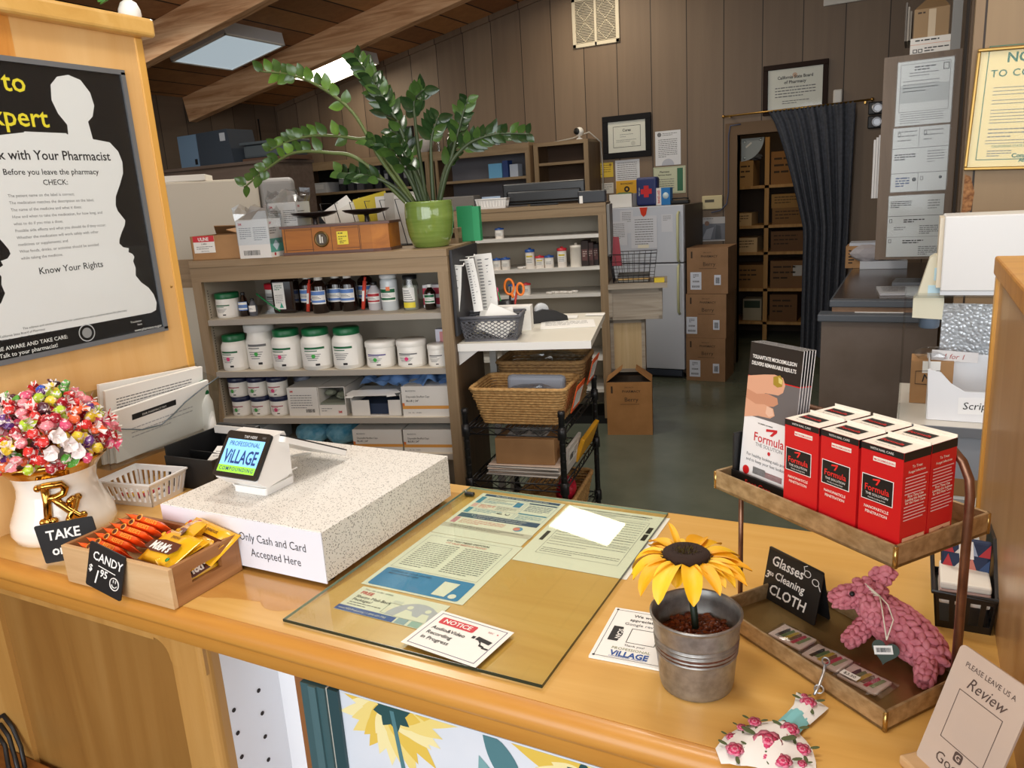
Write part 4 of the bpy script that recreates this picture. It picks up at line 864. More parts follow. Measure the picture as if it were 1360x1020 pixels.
def broch():
    m = MB(); W_, H_ = .104, .222
    it = [('r', 0, H_-.052, W_, .052, mat('#1d1d1e', .35)), ('t', .05, H_-.024, .0078, 'TOLNAFTATE MICROEMULSION', WHITE, dict(bold=.02, sx=.78)), ('t', .05, H_-.034, .0078, 'DELIVERS REMARKABLE RESULTS', WHITE, dict(bold=.02, sx=.78)), ('r', 0, H_-.0535, W_, .0018, RB), ('r', 0, .108, W_, H_-.0535-.108, mat('#6a6666', .5))]+footpic(0, .104, .072)+[('r', 0, 0, W_, .104, mat('#f0efee', .4)), ('l', .03, .099, .06, 1, .004, .002, GREYINK), ('t', .055, .072, .0195, 'Formula', mat('#c81f2c', .4), dict(bold=.01, sx=.95)), ('t', .056, .0645, .0078, 'THE SOLUTION', GREYINK, {}), ('p', [(.048, .095), (.070, .098), (.070, .094), (.061, .086), (.056, .086), (.063, .0935), (.048, .091)], mat('#c81f2c', .4), 2.8), ('c', .058, .0585, .003, mat('#c81f2c', .4), 2.8),
      ('t', .012, .046, .0068, 'For healthy looking nails and skin', INK, dict(al='L')), ('t', .012, .038, .0068, 'and to keep your feet looking good', INK, dict(al='L')), ('c', .014, .022, .007, RB, 2.8), ('r', .028, .020, .026, .011, BLACK), ('r', .054, .020, .034, .009, RB), ('t', .012, .006, .005, 'The only all-in-one antifungal solution', INK, dict(al='L'))]
    sheet(m, I4, W_, H_, mat('#f0efee', .4), it, .0012); return m.build('leaflet')
b0 = broch()
for q in range(5):
    o = b0 if q == 0 else b0.copy()
    if q: C.objects.link(o)
    Mq = Matrix.Translation(t.location) @ Rz(rot) @ frame((-.050+.0012*q, -.012+.0036*q, .0042), (1, 0, 0), (0, .105+.003*q, 1))
    o.matrix_world = Mq
    tag(o, 'black and white foot care leaflet %s the black rack' % ('in front of the others in', 'second from the front of', 'in the middle of', 'second from the back of', 'at the back of')[q], 'leaflet', 'leaflets in the rack on the upper tray')
# ---- lower tray: tent sign, packets, crocheted dog
t = thing('tent_sign', 'folded black tent sign lettered Glasses Cleaning CLOTH on the lower tray', 'sign', (-.145, 1.228, CZ+.0055), math.degrees(math.atan2(1.191-1.26, .093)))
m = MB(); Mg = frame((-.058, -.018, 0), (1, 0, 0), (0, .018, .088)); m.prism(rrect(.116, .090, .003), -.0015, 0, BLACK, M=Mg)
for s_, x, y, sz in (('Glasses', .010, .062, .024), ('Cleaning', .022, .040, .019), ('CLOTH', .014, .012, .025)): m.text(s_, sz, x, y, WHITE, al='L', z=.0005, bold=.016, shear=.15, M=Mg, sx=.95)
m.text('3', .018, .001, .036, WHITE, al='L', z=.0005, bold=.02, M=Mg, shear=.2); m.text('50', .009, .010, .042, WHITE, al='L', z=.0005, bold=.03, M=Mg)
for cx_, cy_ in ((.086, .075), (.104, .068)): m.tube([Mg @ Vector((cx_+.0065*math.cos(a*PI/8), cy_+.0052*math.sin(a*PI/8), .0006)) for a in range(16)], .0007, WHITE, 5, closed=True)
m.tube([Mg @ Vector(p) for p in ((.080, .078, .0006), (.077, .084, .0006), (.084, .088, .0006))], .0007, WHITE, 5); m.tube([Mg @ Vector(p) for p in ((.110, .066, .0006), (.116, .058, .0006))], .0007, WHITE, 5); m.build('front_leaf', t)
m = MB(); m.prism(rrect(.116, .090, .003), 0, .0015, BLACK, M=frame((-.058, .018, 0), (1, 0, 0), (0, -.018, .088))); m.build('back_leaf', t)
def packet(col):
    m = MB(); W_, H_ = .074, .056
    vs = []; n_ = 9; rn = random.Random(3)
    for j in range(n_):
        for i in range(n_):
            u, v = i/(n_-1)*2-1, j/(n_-1)*2-1
            vs.append((u*W_/2, v*H_/2, .0008+.0075*max(0, (1-u**4)*(1-v**4))+rn.uniform(0, .0008)))
    m.add(vs, [(j*n_+i, j*n_+i+1, (j+1)*n_+i+1, (j+1)*n_+i) for j in range(n_-1) for i in range(n_-1)], FILM, False)
    o = m.build('wrapper')
    m2 = MB(); m2.box(-.029, .029, -.021, .021, .0006, .005, mat('#e9d3c6', .8), .0015)
    for q, c_ in enumerate(('#2c2723', '#6a7f4c', '#c9a93b', '#7a5a36', '#c23b54', '#8a9b6a')):
        x = -.020+q*.0068; m2.add([(x, -.016+.004*(q % 2), .0054), (x+.0062, -.016+.004*(q % 2), .0054), (x+.010, .010+.003*(q % 3), .0054), (x+.005, .016, .0054), (x+.003, .010, .0054)], [tuple(range(5))], mat(c_, .8))
    c2 = m2.build('cloth'); return o, c2
for q, (cx_, cy_) in enumerate(((-.136, 1.130), (-.082, 1.092), (-.030, 1.058))):
    tt = thing('cloth_packet', 'clear packet with striped lens cloth on the lower tray, %s' % ('nearest the black tent sign', 'middle of the three', 'with a white price sticker')[q], 'packet', (cx_, cy_, CZ+.0055), rot+8, 'lens cloth packets on the lower tray')
    if q == 0: pw, pc = packet(0); pw.parent = tt; pc.parent = tt
    else:
        a_ = pw.copy(); b_ = pc.copy()
        for z_ in (a_, b_): C.objects.link(z_); z_.parent = tt
    if q == 2: m = MB(); sheet(m, frame((-.026, -.020, .0092), (1, 0, 0), (0, 1, 0)), .026, .012, WHITE, [('t', .013, .003, .008, '$3.50', INK, {})], .0004); m.build('price_label', tt)
# pink crochet dog, lying along the back of the lower tray
t = thing('crochet_dog', 'pink knotted rope toy dog lying on the lower tray', 'toy', (0, 0, 0))
PK = mottled('pink_rope', '#c46d79', '#dc8b96', 90, .9, 0, .4)
def rope_body(m, pts, rads, pitch=.0085, thick=.0047, lean=.5):
    """a rope wound round a tapering core in tight slanting turns: solid plaited look"""
    pv = [Vector(p) for p in pts]; Ls = [0]
    for a, b in zip(pv, pv[1:]): Ls.append(Ls[-1]+(b-a).length)
    def smp(d):
        d = max(0, min(Ls[-1], d))
        for i in range(len(pv)-1):
            if d <= Ls[i+1]+1e-9:
                u = (d-Ls[i])/max(1e-9, Ls[i+1]-Ls[i]); return pv[i].lerp(pv[i+1], u), rads[i]+(rads[i+1]-rads[i])*u, (pv[i+1]-pv[i]).normalized()
    N = int(Ls[-1]/pitch*14)
    core = [smp(Ls[-1]*i/14) for i in range(15)]
    m.tube([c_[0] for c_ in core], [max(.002, c_[1]*.93) for c_ in core], PK, 14)
    # stitches: fat oblique beads laid in rings, alternate rings slanting both ways (a plait)
    nring = max(2, int(Ls[-1]/pitch))
    for i in range(nring+1):
        p, r_, d = smp(Ls[-1]*i/nring); u = d.orthogonal().normalized(); w_ = d.cross(u)
        k_ = max(5, int(2*PI*r_/(thick*1.75)))
        for q in range(k_):
            a = 2*PI*(q+.5*(i % 2))/k_; nrm = math.cos(a)*u+math.sin(a)*w_; tan = nrm.cross(d)
            dirv = (d*.75+tan*(lean if q % 2 else -lean)).normalized(); c_ = p+nrm*r_
            m.ball((0, 0, 0), thick, PK, 2, (1.45, .85, .8), M=frame(c_, dirv, nrm.cross(dirv)))
cs = lambda x, y, z: Vector((x, y, CZ+z))
m = MB(); body = [cs(-.044, 1.190, .062), cs(-.022, 1.176, .056), cs(.006, 1.154, .047), cs(.034, 1.130, .041), cs(.054, 1.108, .034), cs(.062, 1.096, .030)]
rope_body(m, body, [.014, .026, .0315, .030, .023, .010], .0098, .0062, .55); m.build('body', t)
m = MB(); rope_body(m, [cs(-.016, 1.172, .078), cs(-.028, 1.172, .082), cs(-.044, 1.168, .082), cs(-.055, 1.165, .080)], [.014, .0235, .0215, .012], .0085, .0052); rope_body(m, [cs(-.052, 1.165, .079), cs(-.068, 1.158, .076), cs(-.080, 1.152, .073)], [.015, .0155, .010], .0078, .0050); m.build('head', t)
for p in (((-.024, 1.186, .100), (-.012, 1.190, .110), (-.004, 1.188, .106)), ((-.030, 1.146, .084), (-.026, 1.136, .074), (-.024, 1.134, .062))):
    m = MB(); rope_body(m, [cs(*q) for q in p], [.012, .0145, .009], .0078, .0048); m.build('ear', t)
for p in (((-.030, 1.158, .044), (-.046, 1.136, .030), (-.056, 1.124, .024)), ((.044, 1.098, .034), (.046, 1.078, .024), (.044, 1.066, .019)), ((-.010, 1.188, .030), (-.022, 1.196, .022), (-.034, 1.200, .018))):
    m = MB(); rope_body(m, [cs(*q) for q in p], [.012, .0125, .0095], .0080, .0048); m.build('leg', t)
m = MB(); m.ball(cs(-.055, 1.147, .090), .0040, BLACK, 2); m.build('eye', t)
t = thing('heart_tag', 'dark green heart price tag hung on the pink toy dog', 'tag', (0, 0, 0))
hp = [(16*math.sin(q*PI/16)**3*.00115, (13*math.cos(q*PI/16)-5*math.cos(q*PI/8)-2*math.cos(3*q*PI/16)-math.cos(q*PI/4))*.00115) for q in range(32)]
Mh2 = frame((-.006, 1.088, CZ+.040), (1, -.25, 0), (.05, .45, 1))
m = MB(); m.prism(hp, -.001, 0, mat('#2f4034', .6), M=Mh2); m.build('card', t)
m = MB(); sheet(m, Mh2 @ T(-.0125, -.008, .0008) @ Rz(18), .025, .012, WHITE, [('b', .003, .003, .019, .006, INK)], .0004); m.build('price_sticker', t)
m = MB(); m.tube([(-.005, 1.094, CZ+.055), (-.010, 1.110, CZ+.075), (-.014, 1.124, CZ+.090), (-.018, 1.140, CZ+.098)], .0009, CREAM, 6); m.tube([(-.005, 1.094, CZ+.055), (.002, 1.112, CZ+.078), (-.006, 1.128, CZ+.092), (-.018, 1.140, CZ+.098)], .0009, CREAM, 6)
for q in range(5): m.tube([(-.016, 1.138, CZ+.098), (-.026-.003*q, 1.134+.002*q, CZ+.101+.003*q)], .0006, CREAM, 4)
m.build('string', t)
# ---- acrylic review sign on a wooden foot at the right
t = thing('acrylic_sign', 'translucent acrylic sign lettered PLEASE LEAVE US A Review at lower right', 'sign', (.034, .915, CZ))
m = MB(); Mq = frame((0, 0, .012), (.64, -.77, 0), (.285, .237, 1)) @ Matrix.Diagonal((.9, .9, 1, 1)); SA = mat('#cdbcae', .22, coat=.4)
m.prism(rrect(.112, .170, .008), -.003, 0, SA, M=Mq); SI = mat('#5a4a44', .6)
m.text('PLEASE LEAVE US A', .0098, .056, .147, SI, z=.0004, M=Mq, sx=.92); m.text('Review', .022, .060, .124, SI, z=.0004, M=Mq, shear=.35, sx=.9); m.text('Google', .020, .056, .018, SI, z=.0004, M=Mq)
for q in ((.022, .048, .068, .0009), (.022, .1165, .068, .0009), (.022, .048, .0009, .0694), (.0891, .048, .0009, .0694)): m.add([(q[0], q[1], .0003), (q[0]+q[2], q[1], .0003), (q[0]+q[2], q[1]+q[3], .0003), (q[0], q[1]+q[3], .0003)], [(0, 1, 2, 3)], SI, False, Mq)
m.prism(rrect(.013, .013, .003, 4, .0495, .0365-.003), 0.0002, .0005, SI, M=Mq); m.text('G', .011, .056, .0362, SA, z=.0008, M=Mq, bold=.02); m.build('plate', t)
m = MB(Rz(-50.3)); m.box(-.006, .100, -.018, .018, 0.0005, .014, CRW, .003); m.build('foot', t)
# ---- floral wristlet key fob
t = thing('floral_wristlet', 'white and pink floral fabric key fob with teal cuff on the counter', 'key fob', (0, 0, 0))
FL = mat('#eeece8', .8); PK2 = mat('#d23a66', .8); PK3 = mat('#e8849e', .8); GR2 = mat('#4f5a35', .8); TL = mat('#7fc0c4', .8)
def cloth_strip(m, rows, mm, up=.0):
    vs = []; n_ = 9
    for (cx_, cy_, cz_, hw_, ang_, crown) in rows:
        c_, s_ = math.cos(math.radians(ang_)), math.sin(math.radians(ang_))
        for q in range(n_):
            u = q/(n_-1)*2-1; vs.append((cx_+u*hw_*c_, cy_+u*hw_*s_, cz_+crown*(1-u*u)))
    fs = [(i*n_+q, i*n_+q+1, (i+1)*n_+q+1, (i+1)*n_+q) for i in range(len(rows)-1) for q in range(n_-1)]
    m.add(vs, fs, mm, True)
def flower(m, M_, s_):
    M_ = M_ @ T(0, 0, -.0015) @ Matrix.Diagonal((1, 1, .45, 1))
    for ring, (R_, c_) in enumerate(((1, PK3), (.72, PK2), (.45, PK3), (.22, PK2))):
        for q in range(6): m.lathe([(0, .0002*ring), (s_*R_*.5, .0002*ring), (0, .0002*ring+.0004)], c_, 8, M_ @ T(s_*R_*.5*math.cos(q*PI/3+ring*.5), s_*R_*.5*math.sin(q*PI/3+ring*.5), .0003*ring))
    for q in range(3):
        a = q*2.3+.5; m.ball((0, 0, 0), s_*.55, GR2, 2, (1, .4, .05), M=M_ @ Rz(math.degrees(a)) @ T(s_*1.45, 0, -.0002))
def strip(m, L_, R_, mm, crown, zs):      # cloth between two edge lines, puffed up in the middle
    rows = []; n_ = 11; vs = []
    for (a_, b_), cr, z in zip(zip(L_, R_), crown, zs):
        for q in range(n_):
            u = q/(n_-1); vs.append((a_[0]+(b_[0]-a_[0])*u, a_[1]+(b_[1]-a_[1])*u, CZ+z+cr*math.sin(PI*u)+.0012*math.sin(7*u*PI)*(cr > .006)))
    m.add(vs, [(i*n_+q, i*n_+q+1, (i+1)*n_+q+1, (i+1)*n_+q) for i in range(len(L_)-1) for q in range(n_-1)], mm, True)
m = MB(); strip(m, [(-.113, 1.000), (-.112, .985), (-.112, .968), (-.118, .950)], [(-.069, .981), (-.073, .968), (-.080, .952), (-.088, .935)], FL, [.003, .006, .009, .010], [.004, .006, .006, .005])
flower(m, T(-.094, .970, CZ+.0155) @ Rx(6), .0115); flower(m, T(-.101, .990, CZ+.010) @ Rx(4), .005); m.build('upper_loop', t)
m = MB(); strip(m, [(-.116, .955), (-.122, .940), (-.128, .924)], [(-.088, .939), (-.094, .925), (-.099, .909)], TL, [.011, .012, .011], [.005, .005, .005]); m.build('cuff', t)
m = MB(); strip(m, [(-.126, .926), (-.146, .916), (-.168, .898), (-.184, .872), (-.190, .846), (-.178, .824)], [(-.100, .912), (-.088, .902), (-.079, .888), (-.073, .868), (-.070, .846), (-.074, .82)], FL, [.008, .011, .013, .014, .013, .010], [.005, .005, .005, .005, .004, .002])
for fx_, fy_, s_, z_ in ((-.130, .868, .0185, .0195), (-.146, .852, .008, .0165), (-.114, .884, .0075, .018), (-.166, .888, .0065, .014), (-.088, .852, .007, .012), (-.128, .844, .007, .0165), (-.152, .902, .009, .0165), (-.108, .902, .0125, .018), (-.174, .868, .008, .011), (-.090, .876, .011, .0135), (-.108, .842, .012, .017), (-.165, .842, .012, .0155)): flower(m, T(fx_, fy_, CZ+z_) @ Rx(6), s_)
m.build('lower_loop', t)
m = MB(); m.tube([(-.079, 1.030, CZ+.037), (-.080, 1.022, CZ+.030), (-.084, 1.008, CZ+.018), (-.089, .994, CZ+.010)], .0022, STEEL, 8)
m.tube([(-.084+.006*math.cos(a*PI/6), 1.004+.004*math.sin(a*PI/6), CZ+.014+.004*math.sin(a*PI/6)) for a in range(12)], .0012, STEEL, 6, closed=True); m.tube([(-.079+.005*math.cos(a*PI/6), 1.034, CZ+.040+.006*math.sin(a*PI/6)) for a in range(12)], .0012, STEEL, 6, closed=True); m.build('clasp', t)
# ---- black slotted basket of cloths behind the stand
t = thing('plastic_basket', 'black oval-slotted plastic basket behind the right end of the tray stand', 'basket', (.100, 1.31, CZ), 0)
m = MB(); slotted(m, -.045, .042, -.06, .14, .062, BLACKP, 4, 7, .006, .35, .003); m.build('body', t)
m = MB(); m.prism([(-.06, .060), (.14, .060), (.14, .105), (.04, .12)], .037, .042, BLACKP, M=YZ); m.build('side_wing', t)
for q, (c_, z, d) in enumerate((('#e6e2da', .045, 'folded white cloth'), ('#c9a9a2', .058, 'folded pale pink cloth'), ('#e2ddd2', .070, 'folded cream cloth'))):
    m = MB(); m.box(-.036, .033, -.05, .03, -.006, .006, mat(c_, .85), .003); tag(m.build('folded_cloth', loc=(.100, 1.31, CZ+z)), d+' stacked in the black slotted basket', 'cloth')
t = thing('patterned_pouch', 'navy, red and white geometric pouch standing in the black basket', 'pouch', (.100, 1.325, CZ+.070), -8)
m = MB(); m.box(-.034, .034, -.006, .006, 0, .055, mat('#22304f', .7), .004)
for q, c_ in enumerate(('#b6323a', '#d8d3cb', '#c97b6d', '#38507a', '#b6323a', '#d8d3cb', '#9aa9c2', '#b6323a')):
    x, z = -.032+(q % 4)*.0165, .004+(q//4)*.026
    m.add([(x, -.0065, z), (x+.016, -.0065, z), (x+.008*(1+q % 2), -.0065, z+.023)], [(0, 1, 2)], mat(c_, .7))
m.build('body', t)
m = MB(); sheet(m, frame((-.008, -.0072, .022), (1, 0, .1), (-.1, 0, 1)), .020, .03, WHITE, [('l', .003, .022, .014, 3, .006, .002, GREYINK)], .0004); m.build('label', t)
# ================================================================ dispensary shelving (turned 16 degrees)
KX, KY, KR = -1.627, 2.597, 16.0
_ke1 = Vector((math.cos(math.radians(KR)), math.sin(math.radians(KR)), 0)); _ke2 = Vector((-math.sin(math.radians(KR)), math.cos(math.radians(KR)), 0))
def KP(a, b, z=0.0): return Vector((KX, KY, z))+_ke1*a+_ke2*b
S1, S2, S3, S4, KT = 1.262, 1.034, .824, .664, 1.515
t = thing('shelf_cabinet', 'taupe oak cabinet of open shelves with jars and bottles, plant on top', 'cabinet', tuple(KP(0, 0)), KR)
m = MB(); m.box(-1.125, 0, -.004, .48, 1.485, KT, TAUPE, .002); m.build('top_board', t)
m = MB(); m.box(-1.125, 0, 0, .02, 1.425, 1.485, TAUPE); m.box(-1.5, -1.122, .05, .07, 1.40, KT+.005, TAUPE); m.build('top_rail', t)
for a, b in ((-1.125, -1.083), (-.044, 0)):
    m = MB(); m.box(a, b, 0, .02, 0, 1.425, TAUPEV); m.build('stile', t)
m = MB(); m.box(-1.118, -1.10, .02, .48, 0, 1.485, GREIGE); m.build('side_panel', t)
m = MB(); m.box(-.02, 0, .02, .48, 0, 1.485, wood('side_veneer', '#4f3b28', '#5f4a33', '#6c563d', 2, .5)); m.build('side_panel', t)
m = MB(); m.box(-1.10, -.02, .46, .48, 0, 1.485, GREIGED); m.build('back_panel', t)
for z in (S1, S2, S3, S4, .33):
    m = MB(); m.box(-1.10, -.02, .012, .46, z-.022, z, GREIGE); m.box(-1.085, -.042, .006, .012, z-.024, z, mat('#a39b90', .5)); m.build('shelf', t)
m = MB()
for a in (-1.0995,):
    for q in range(60): m.box(a, a+.0012, .06, .066, .70+q*.0115, .705+q*.0115, mat('#5d564c', .7))
m.build('pin_strip', t)
# containers -------------------------------------------------------------
JW = mat('#efece4', .35); GRN = mat('#12643a', .35); NVY = mat('#1b2242', .35); AMB = mat('#1d100b', .12, coat=.5); RLB = mat('#b3262f', .4); LBL = mat('#f2efe8', .5); BLB = mat('#5d86c8', .5)
PKD = mat('#e8437f', .5); GRD = mat('#3fae49', .5); ORD2 = mat('#ee7d4b', .5)
def wrap(m, r, z0, z1, a0, a1, mm, n=10):      # label wrapped round a bottle; angles from the front (-Y)
    vs = []
    for q in range(n+1):
        a = math.radians(-90+a0+(a1-a0)*q/n)
        vs += [(r*math.cos(a), r*math.sin(a), z0), (r*math.cos(a), r*math.sin(a), z1)]
    m.add(vs, [(2*q, 2*q+2, 2*q+3, 2*q+1) for q in range(n)], mm, True)
def jar(kind, r, h, lid, lab):
    """returns list of (part name, MB)"""
    P_ = []
    lh = {'lidjar': .026, 'tub': .022, 'tall': .030, 'small': .018}[kind]
    m = MB(); b = h-lh
    if kind == 'lidjar': m.lathe([(r*.9, 0), (r, .006), (r*1.0, b*.75), (r*.97, b*.86), (r*.82, b*.97), (r*.78, b), (r*.78, b+.004)], JW, 28)
    elif kind == 'tall': m.lathe([(r*.92, 0), (r, .008), (r, b*.72), (r*.86, b*.9), (r*.84, b)], JW, 28)
    else: m.lathe([(r*.93, 0), (r, .005), (r, b-.004), (r*.96, b)], JW, 28)
    P_.append(('body', m))
    m = MB(); lr = r*{'lidjar': .84, 'tub': 1.03, 'tall': 1.02, 'small': 1.03}[kind]
    m.lathe([(lr, b-.002), (lr*1.015, b+.003), (lr*1.015, h-.004), (lr*.96, h), (0, h)], lid, 32); P_.append(('lid', m))
    m = MB(); e = r*1.006
    wrap(m, e, b*.12, b*.78, -58, 58, LBL)
    c_, dot = lab; e2 = r*1.012
    wrap(m, e2, b*.62, b*.68, -40, 38, c_); wrap(m, e2, b*.56, b*.585, -40, 10, c_)
    for q in range(4): wrap(m, e2, b*(.46-.055*q), b*(.478-.055*q), -38+q*3, 22-q*5, GREYINK)
    if dot:
        cp = [(.0085*math.cos(q*PI/8), .0085*math.sin(q*PI/8)) for q in range(16)]
        m.add([(r*1.02*math.cos(math.radians(-95)+u/r), r*1.02*math.sin(math.radians(-95)+u/r), b*.42+v) for u, v in cp], [tuple(range(16))], dot)
    wrap(m, e2, b*.14, b*.2, 0, 16, INK)
    P_.append(('label', m)); return P_
def place(name, label, cat, parts, a, b, z, rz=0, group=None):
    t = thing(name, label, cat, tuple(KP(a, b, z)), KR+rz, group)
    for n_, m_ in parts: m_.build(n_, t)
    return t
GL = (mat('#1c7a45', .5), PKD)
place('plastic_jar', 'white jar with green lid at the left end of the middle jar shelf', 'jar', jar('lidjar', .058, .155, GRN, (GRN, PKD)), -1.016, .075, S2)
place('plastic_jar', 'tallest white jar with plain white lid, second from left on the middle shelf', 'jar', jar('tall', .062, .195, mat('#d9d8d4', .4), (GREYINK, GRD)), -.904, .10, S2, 10)
place('plastic_jar', 'white jar with green lid and pink dot, right of the tallest white jar', 'jar', jar('lidjar', .066, .171, GRN, (GRN, PKD)), -.768, .075, S2)
place('plastic_jar', 'white jar with green lid and green dot, in the middle of the jar shelf', 'jar', jar('lidjar', .066, .172, GRN, (GRN, GRD)), -.629, .07, S2, 15)
place('plastic_jar', 'white jar with green lid and no dot, beside the white-lidded tubs', 'jar', jar('lidjar', .065, .171, GRN, (GRN, None)), -.489, .075, S2)
place('plastic_tub', 'wide white tub with green dot, left of the two largest white tubs', 'tub', jar('tub', .062, .109, JW, (mat('#4a3a86', .5), GRD)), -.347, .085, S2)
place('plastic_tub', 'wide white tub with pink dot, right of the two largest white tubs', 'tub', jar('tub', .061, .111, JW, (GREYINK, PKD)), -.210, .085, S2)
place('plastic_tub', 'small white tub at the right end of the jar shelf', 'tub', jar('small', .042, .091, JW, (GREYINK, None)), -.092, .07, S2)
m = MB(); m.box(-.03, .03, -.02, .02, 0, .14, mat('#d9d6e2', .5)); m.box(-.0305, .0305, -.0205, .0205, .04, .075, mat('#3b4f9a', .5)); m.box(-.012, .012, -.021, -.02, .05, .13, mat('#d58c8c', .5))
place('medicine_carton', 'pale lilac carton with blue band behind the small white tub', 'carton', [('body', m)], -.085, .15, S2)
# six small tubs with navy lids
pos = [(-1.03, 0, 'bottom row left'), (-.937, 0, 'bottom row middle'), (-.845, 0, 'bottom row right'), (-1.035, 1, 'top row left'), (-.942, 1, 'top row middle'), (-.848, 1, 'top row right')]
for q, (a, lv, wh) in enumerate(pos):
    dot = (GRD, GRD, PKD, GRD, GRD, PKD)[q]
    place('navy_lid_tub', 'small white tub with navy lid, %s of the stacked six' % wh, 'tub', jar('small', .044, .086, NVY, (mat('#a23a4a', .5), dot)), a+.004, .085, S3+.0865*lv, -8+5*(q % 3), 'navy-lidded tubs on the third shelf')
place('navy_lid_tub', 'small grey-labelled tub lying behind the stacked navy-lidded six', 'tub', jar('small', .036, .08, mat('#8a93a8', .4), (BLB, None)), -.79, .21, S3+.062)
m = MB(); m.box(-.045, .045, -.04, .04, 0, .062, mat('#b9b6b0', .6)); place('medicine_carton', 'grey carton under the grey-labelled tub on the third shelf', 'carton', [('body', m)], -.79, .21, S3)
# top shelf
def bottle(r, h, col, cap, lab=None, band=None, neck=.28, sh=.70, capr=.42):
    m = MB(); m.lathe([(r*.92, 0), (r, .004), (r, h*sh), (r*.92, h*(sh+.06)), (r*capr, h*.86), (r*capr*.85, h*.9), (r*capr*.85, h*.92)], col, 24); P_ = [('body', m)]
    m = MB(); m.lathe([(r*capr*1.08, h*.885), (r*capr*1.12, h*.9), (r*capr*1.12, h*.985), (r*capr, h), (0, h)], cap, 18); P_.append(('cap', m))
    if lab:
        m = MB(); wrap(m, r*1.012, h*.26, h*.62, -62, 62, lab)
        if band: wrap(m, r*1.022, h*.50, h*.60, -58, 58, band); wrap(m, r*1.022, h*.30, h*.36, -58, 58, band)
        for q in range(3): wrap(m, r*1.024, h*(.40+.03*q), h*(.412+.03*q), -40, 30-10*q, GREYINK)
        P_.append(('label', m))
    return P_
place('plastic_jar', 'small white jar with green lid at the left end of the top shelf', 'jar', jar('tub', .049, .106, GRN, (GRN, None)), -1.035, .10, S1)
place('dropper_bottle', 'tiny dark dropper bottle with blue label beside the small green-lidded jar', 'bottle', bottle(.024, .103, AMB, BLACK, BLB, WHITE, sh=.5, capr=.35), -.961, .105, S1)
place('dropper_bottle', 'tiny dark bottle in front of the red-lidded tub', 'bottle', bottle(.018, .075, mat('#5a5c62', .2), BLACK, LBL, sh=.5), -.917, .10, S1)
place('plastic_tub', 'white tub with red lid at the back left of the top shelf', 'tub', jar('tub', .058, .125, mat('#c22434', .35), (GREYINK, None)), -.862, .24, S1)
m = MB(); rn = random.Random(3)
m.add([(-.05, 0, .0), (.05, .0, .0), (.05, .01, .04), (.015, .03, .085), (-.05, .02, .09), (-.02, -.012, .04)], [(0, 1, 2, 5), (5, 2, 3, 4), (0, 5, 4)], FILM); m.tube([(-.05, -.005, .092), (.0, -.006, .05), (.052, -.004, .012)], .0035, mat('#1e8a4a', .4), 6)
place('plastic_bag', 'clear zip bag with green strip leaning on the red-lidded tub', 'bag', [('bag', m)], -.86, .135, S1)
m = MB(); m.box(-.053, .053, -.035, .035, 0, .150, AMB, .012, 3); P_ = [('body', m)]
m = MB(); m.lathe([(.02, .15), (.02, .168), (0, .168)], BLACK, 16); P_.append(('cap', m))
m = MB(); sheet(m, frame((-.040, -.0358, .02), (1, 0, 0), (0, 0, 1)), .05, .115, LBL, [('l', .006, .10, .035, 3, .008, .003, GRN), ('l', .006, .06, .035, 5, .008, .0022, GREYINK), ('p', [(.022, .006), (.040, .006), (.031, .03)], mat('#3aa88a', .5))]); P_.append(('label', m))
place('dark_jug', 'square black jug with narrow white label on the top shelf', 'bottle', P_, -.788, .165, S1)
for a, b, rz, wh in ((-.700, .20, 0, 'farthest left, behind the red tube'), (-.612, .125, 0, 'front left of the blue-labelled group'), (-.562, .185, 10, 'between two others'), (-.498, .165, 0, 'right of the blue-labelled group'), (-.455, .26, 0, 'half hidden at the back right')):
    place('amber_bottle', 'dark brown bottle with white cap and blue label, %s' % wh, 'bottle', bottle(.036, .158, AMB, JW if wh[0] != 'h' else BLACK, LBL, BLB, sh=.72, capr=.45), a, b, S1, rz, 'blue-labelled dark bottles')
for a, b, wh in ((-.672, .135, 'leaning between the dark brown bottles'), (-.425, .15, 'leaning left of the red-labelled clear bottle')):
    m = MB(); m.tube([(-.008, 0, .006), (.012, .0, .125)], .0085, mat('#d94a38', .35), 10); m.tube([(.012, 0, .125), (.016, 0, .142)], .0055, mat('#c23a2a', .35), 8); m.add([(-.006, -.0092, .04), (.004, -.0092, .04), (.010, -.0092, .085), (.0, -.0092, .085)], [(0, 1, 2, 3)], LBL)
    place('red_tube', 'orange red tube %s' % wh, 'tube', [('body', m)], a, b, S1)
CLB = mat('#c9cccd', .15, coat=.3)
place('clear_bottle', 'squat clear bottle with red and white label on the top shelf', 'bottle', bottle(.030, .118, mat('#c4bfc0', .2), BLACK, LBL, RLB, sh=.62), -.381, .165, S1)
place('amber_bottle', 'dark bottle with red cap behind the red-labelled clear bottle', 'bottle', bottle(.026, .14, AMB, RLB, None, sh=.7), -.345, .25, S1)
P_ = bottle(.036, .152, mat('#c6cbcc', .15), mat('#d7d9d9', .3), LBL, GRN, sh=.8, capr=.9)
m = MB(); wrap(m, .0368, .085, .101, -2, 24, ORD2); P_.append(('sticker', m))
place('clear_bottle', 'tall pale bottle with green-edged label and orange dot', 'bottle', P_, -.304, .14, S1)
m = MB(); m.lathe([(.031, 0), (.034, .004), (.034, .105), (.028, .122), (.028, .13)], clear('jar_glass', '#e6ece8', .1, .05), 24, cap=False); P_ = [('body', m)]
m = MB(); m.lathe([(.030, .128), (.030, .144), (0, .144)], BLACK, 20); P_.append(('lid', m))
m = MB(); wrap(m, .0345, .012, .034, -50, 45, mat('#e6d23a', .5)); wrap(m, .0345, .04, .095, -50, 45, LBL)
for q in range(5): wrap(m, .0348, .045+.009*q, .048+.009*q, -40, 30-6*q, GREYINK)
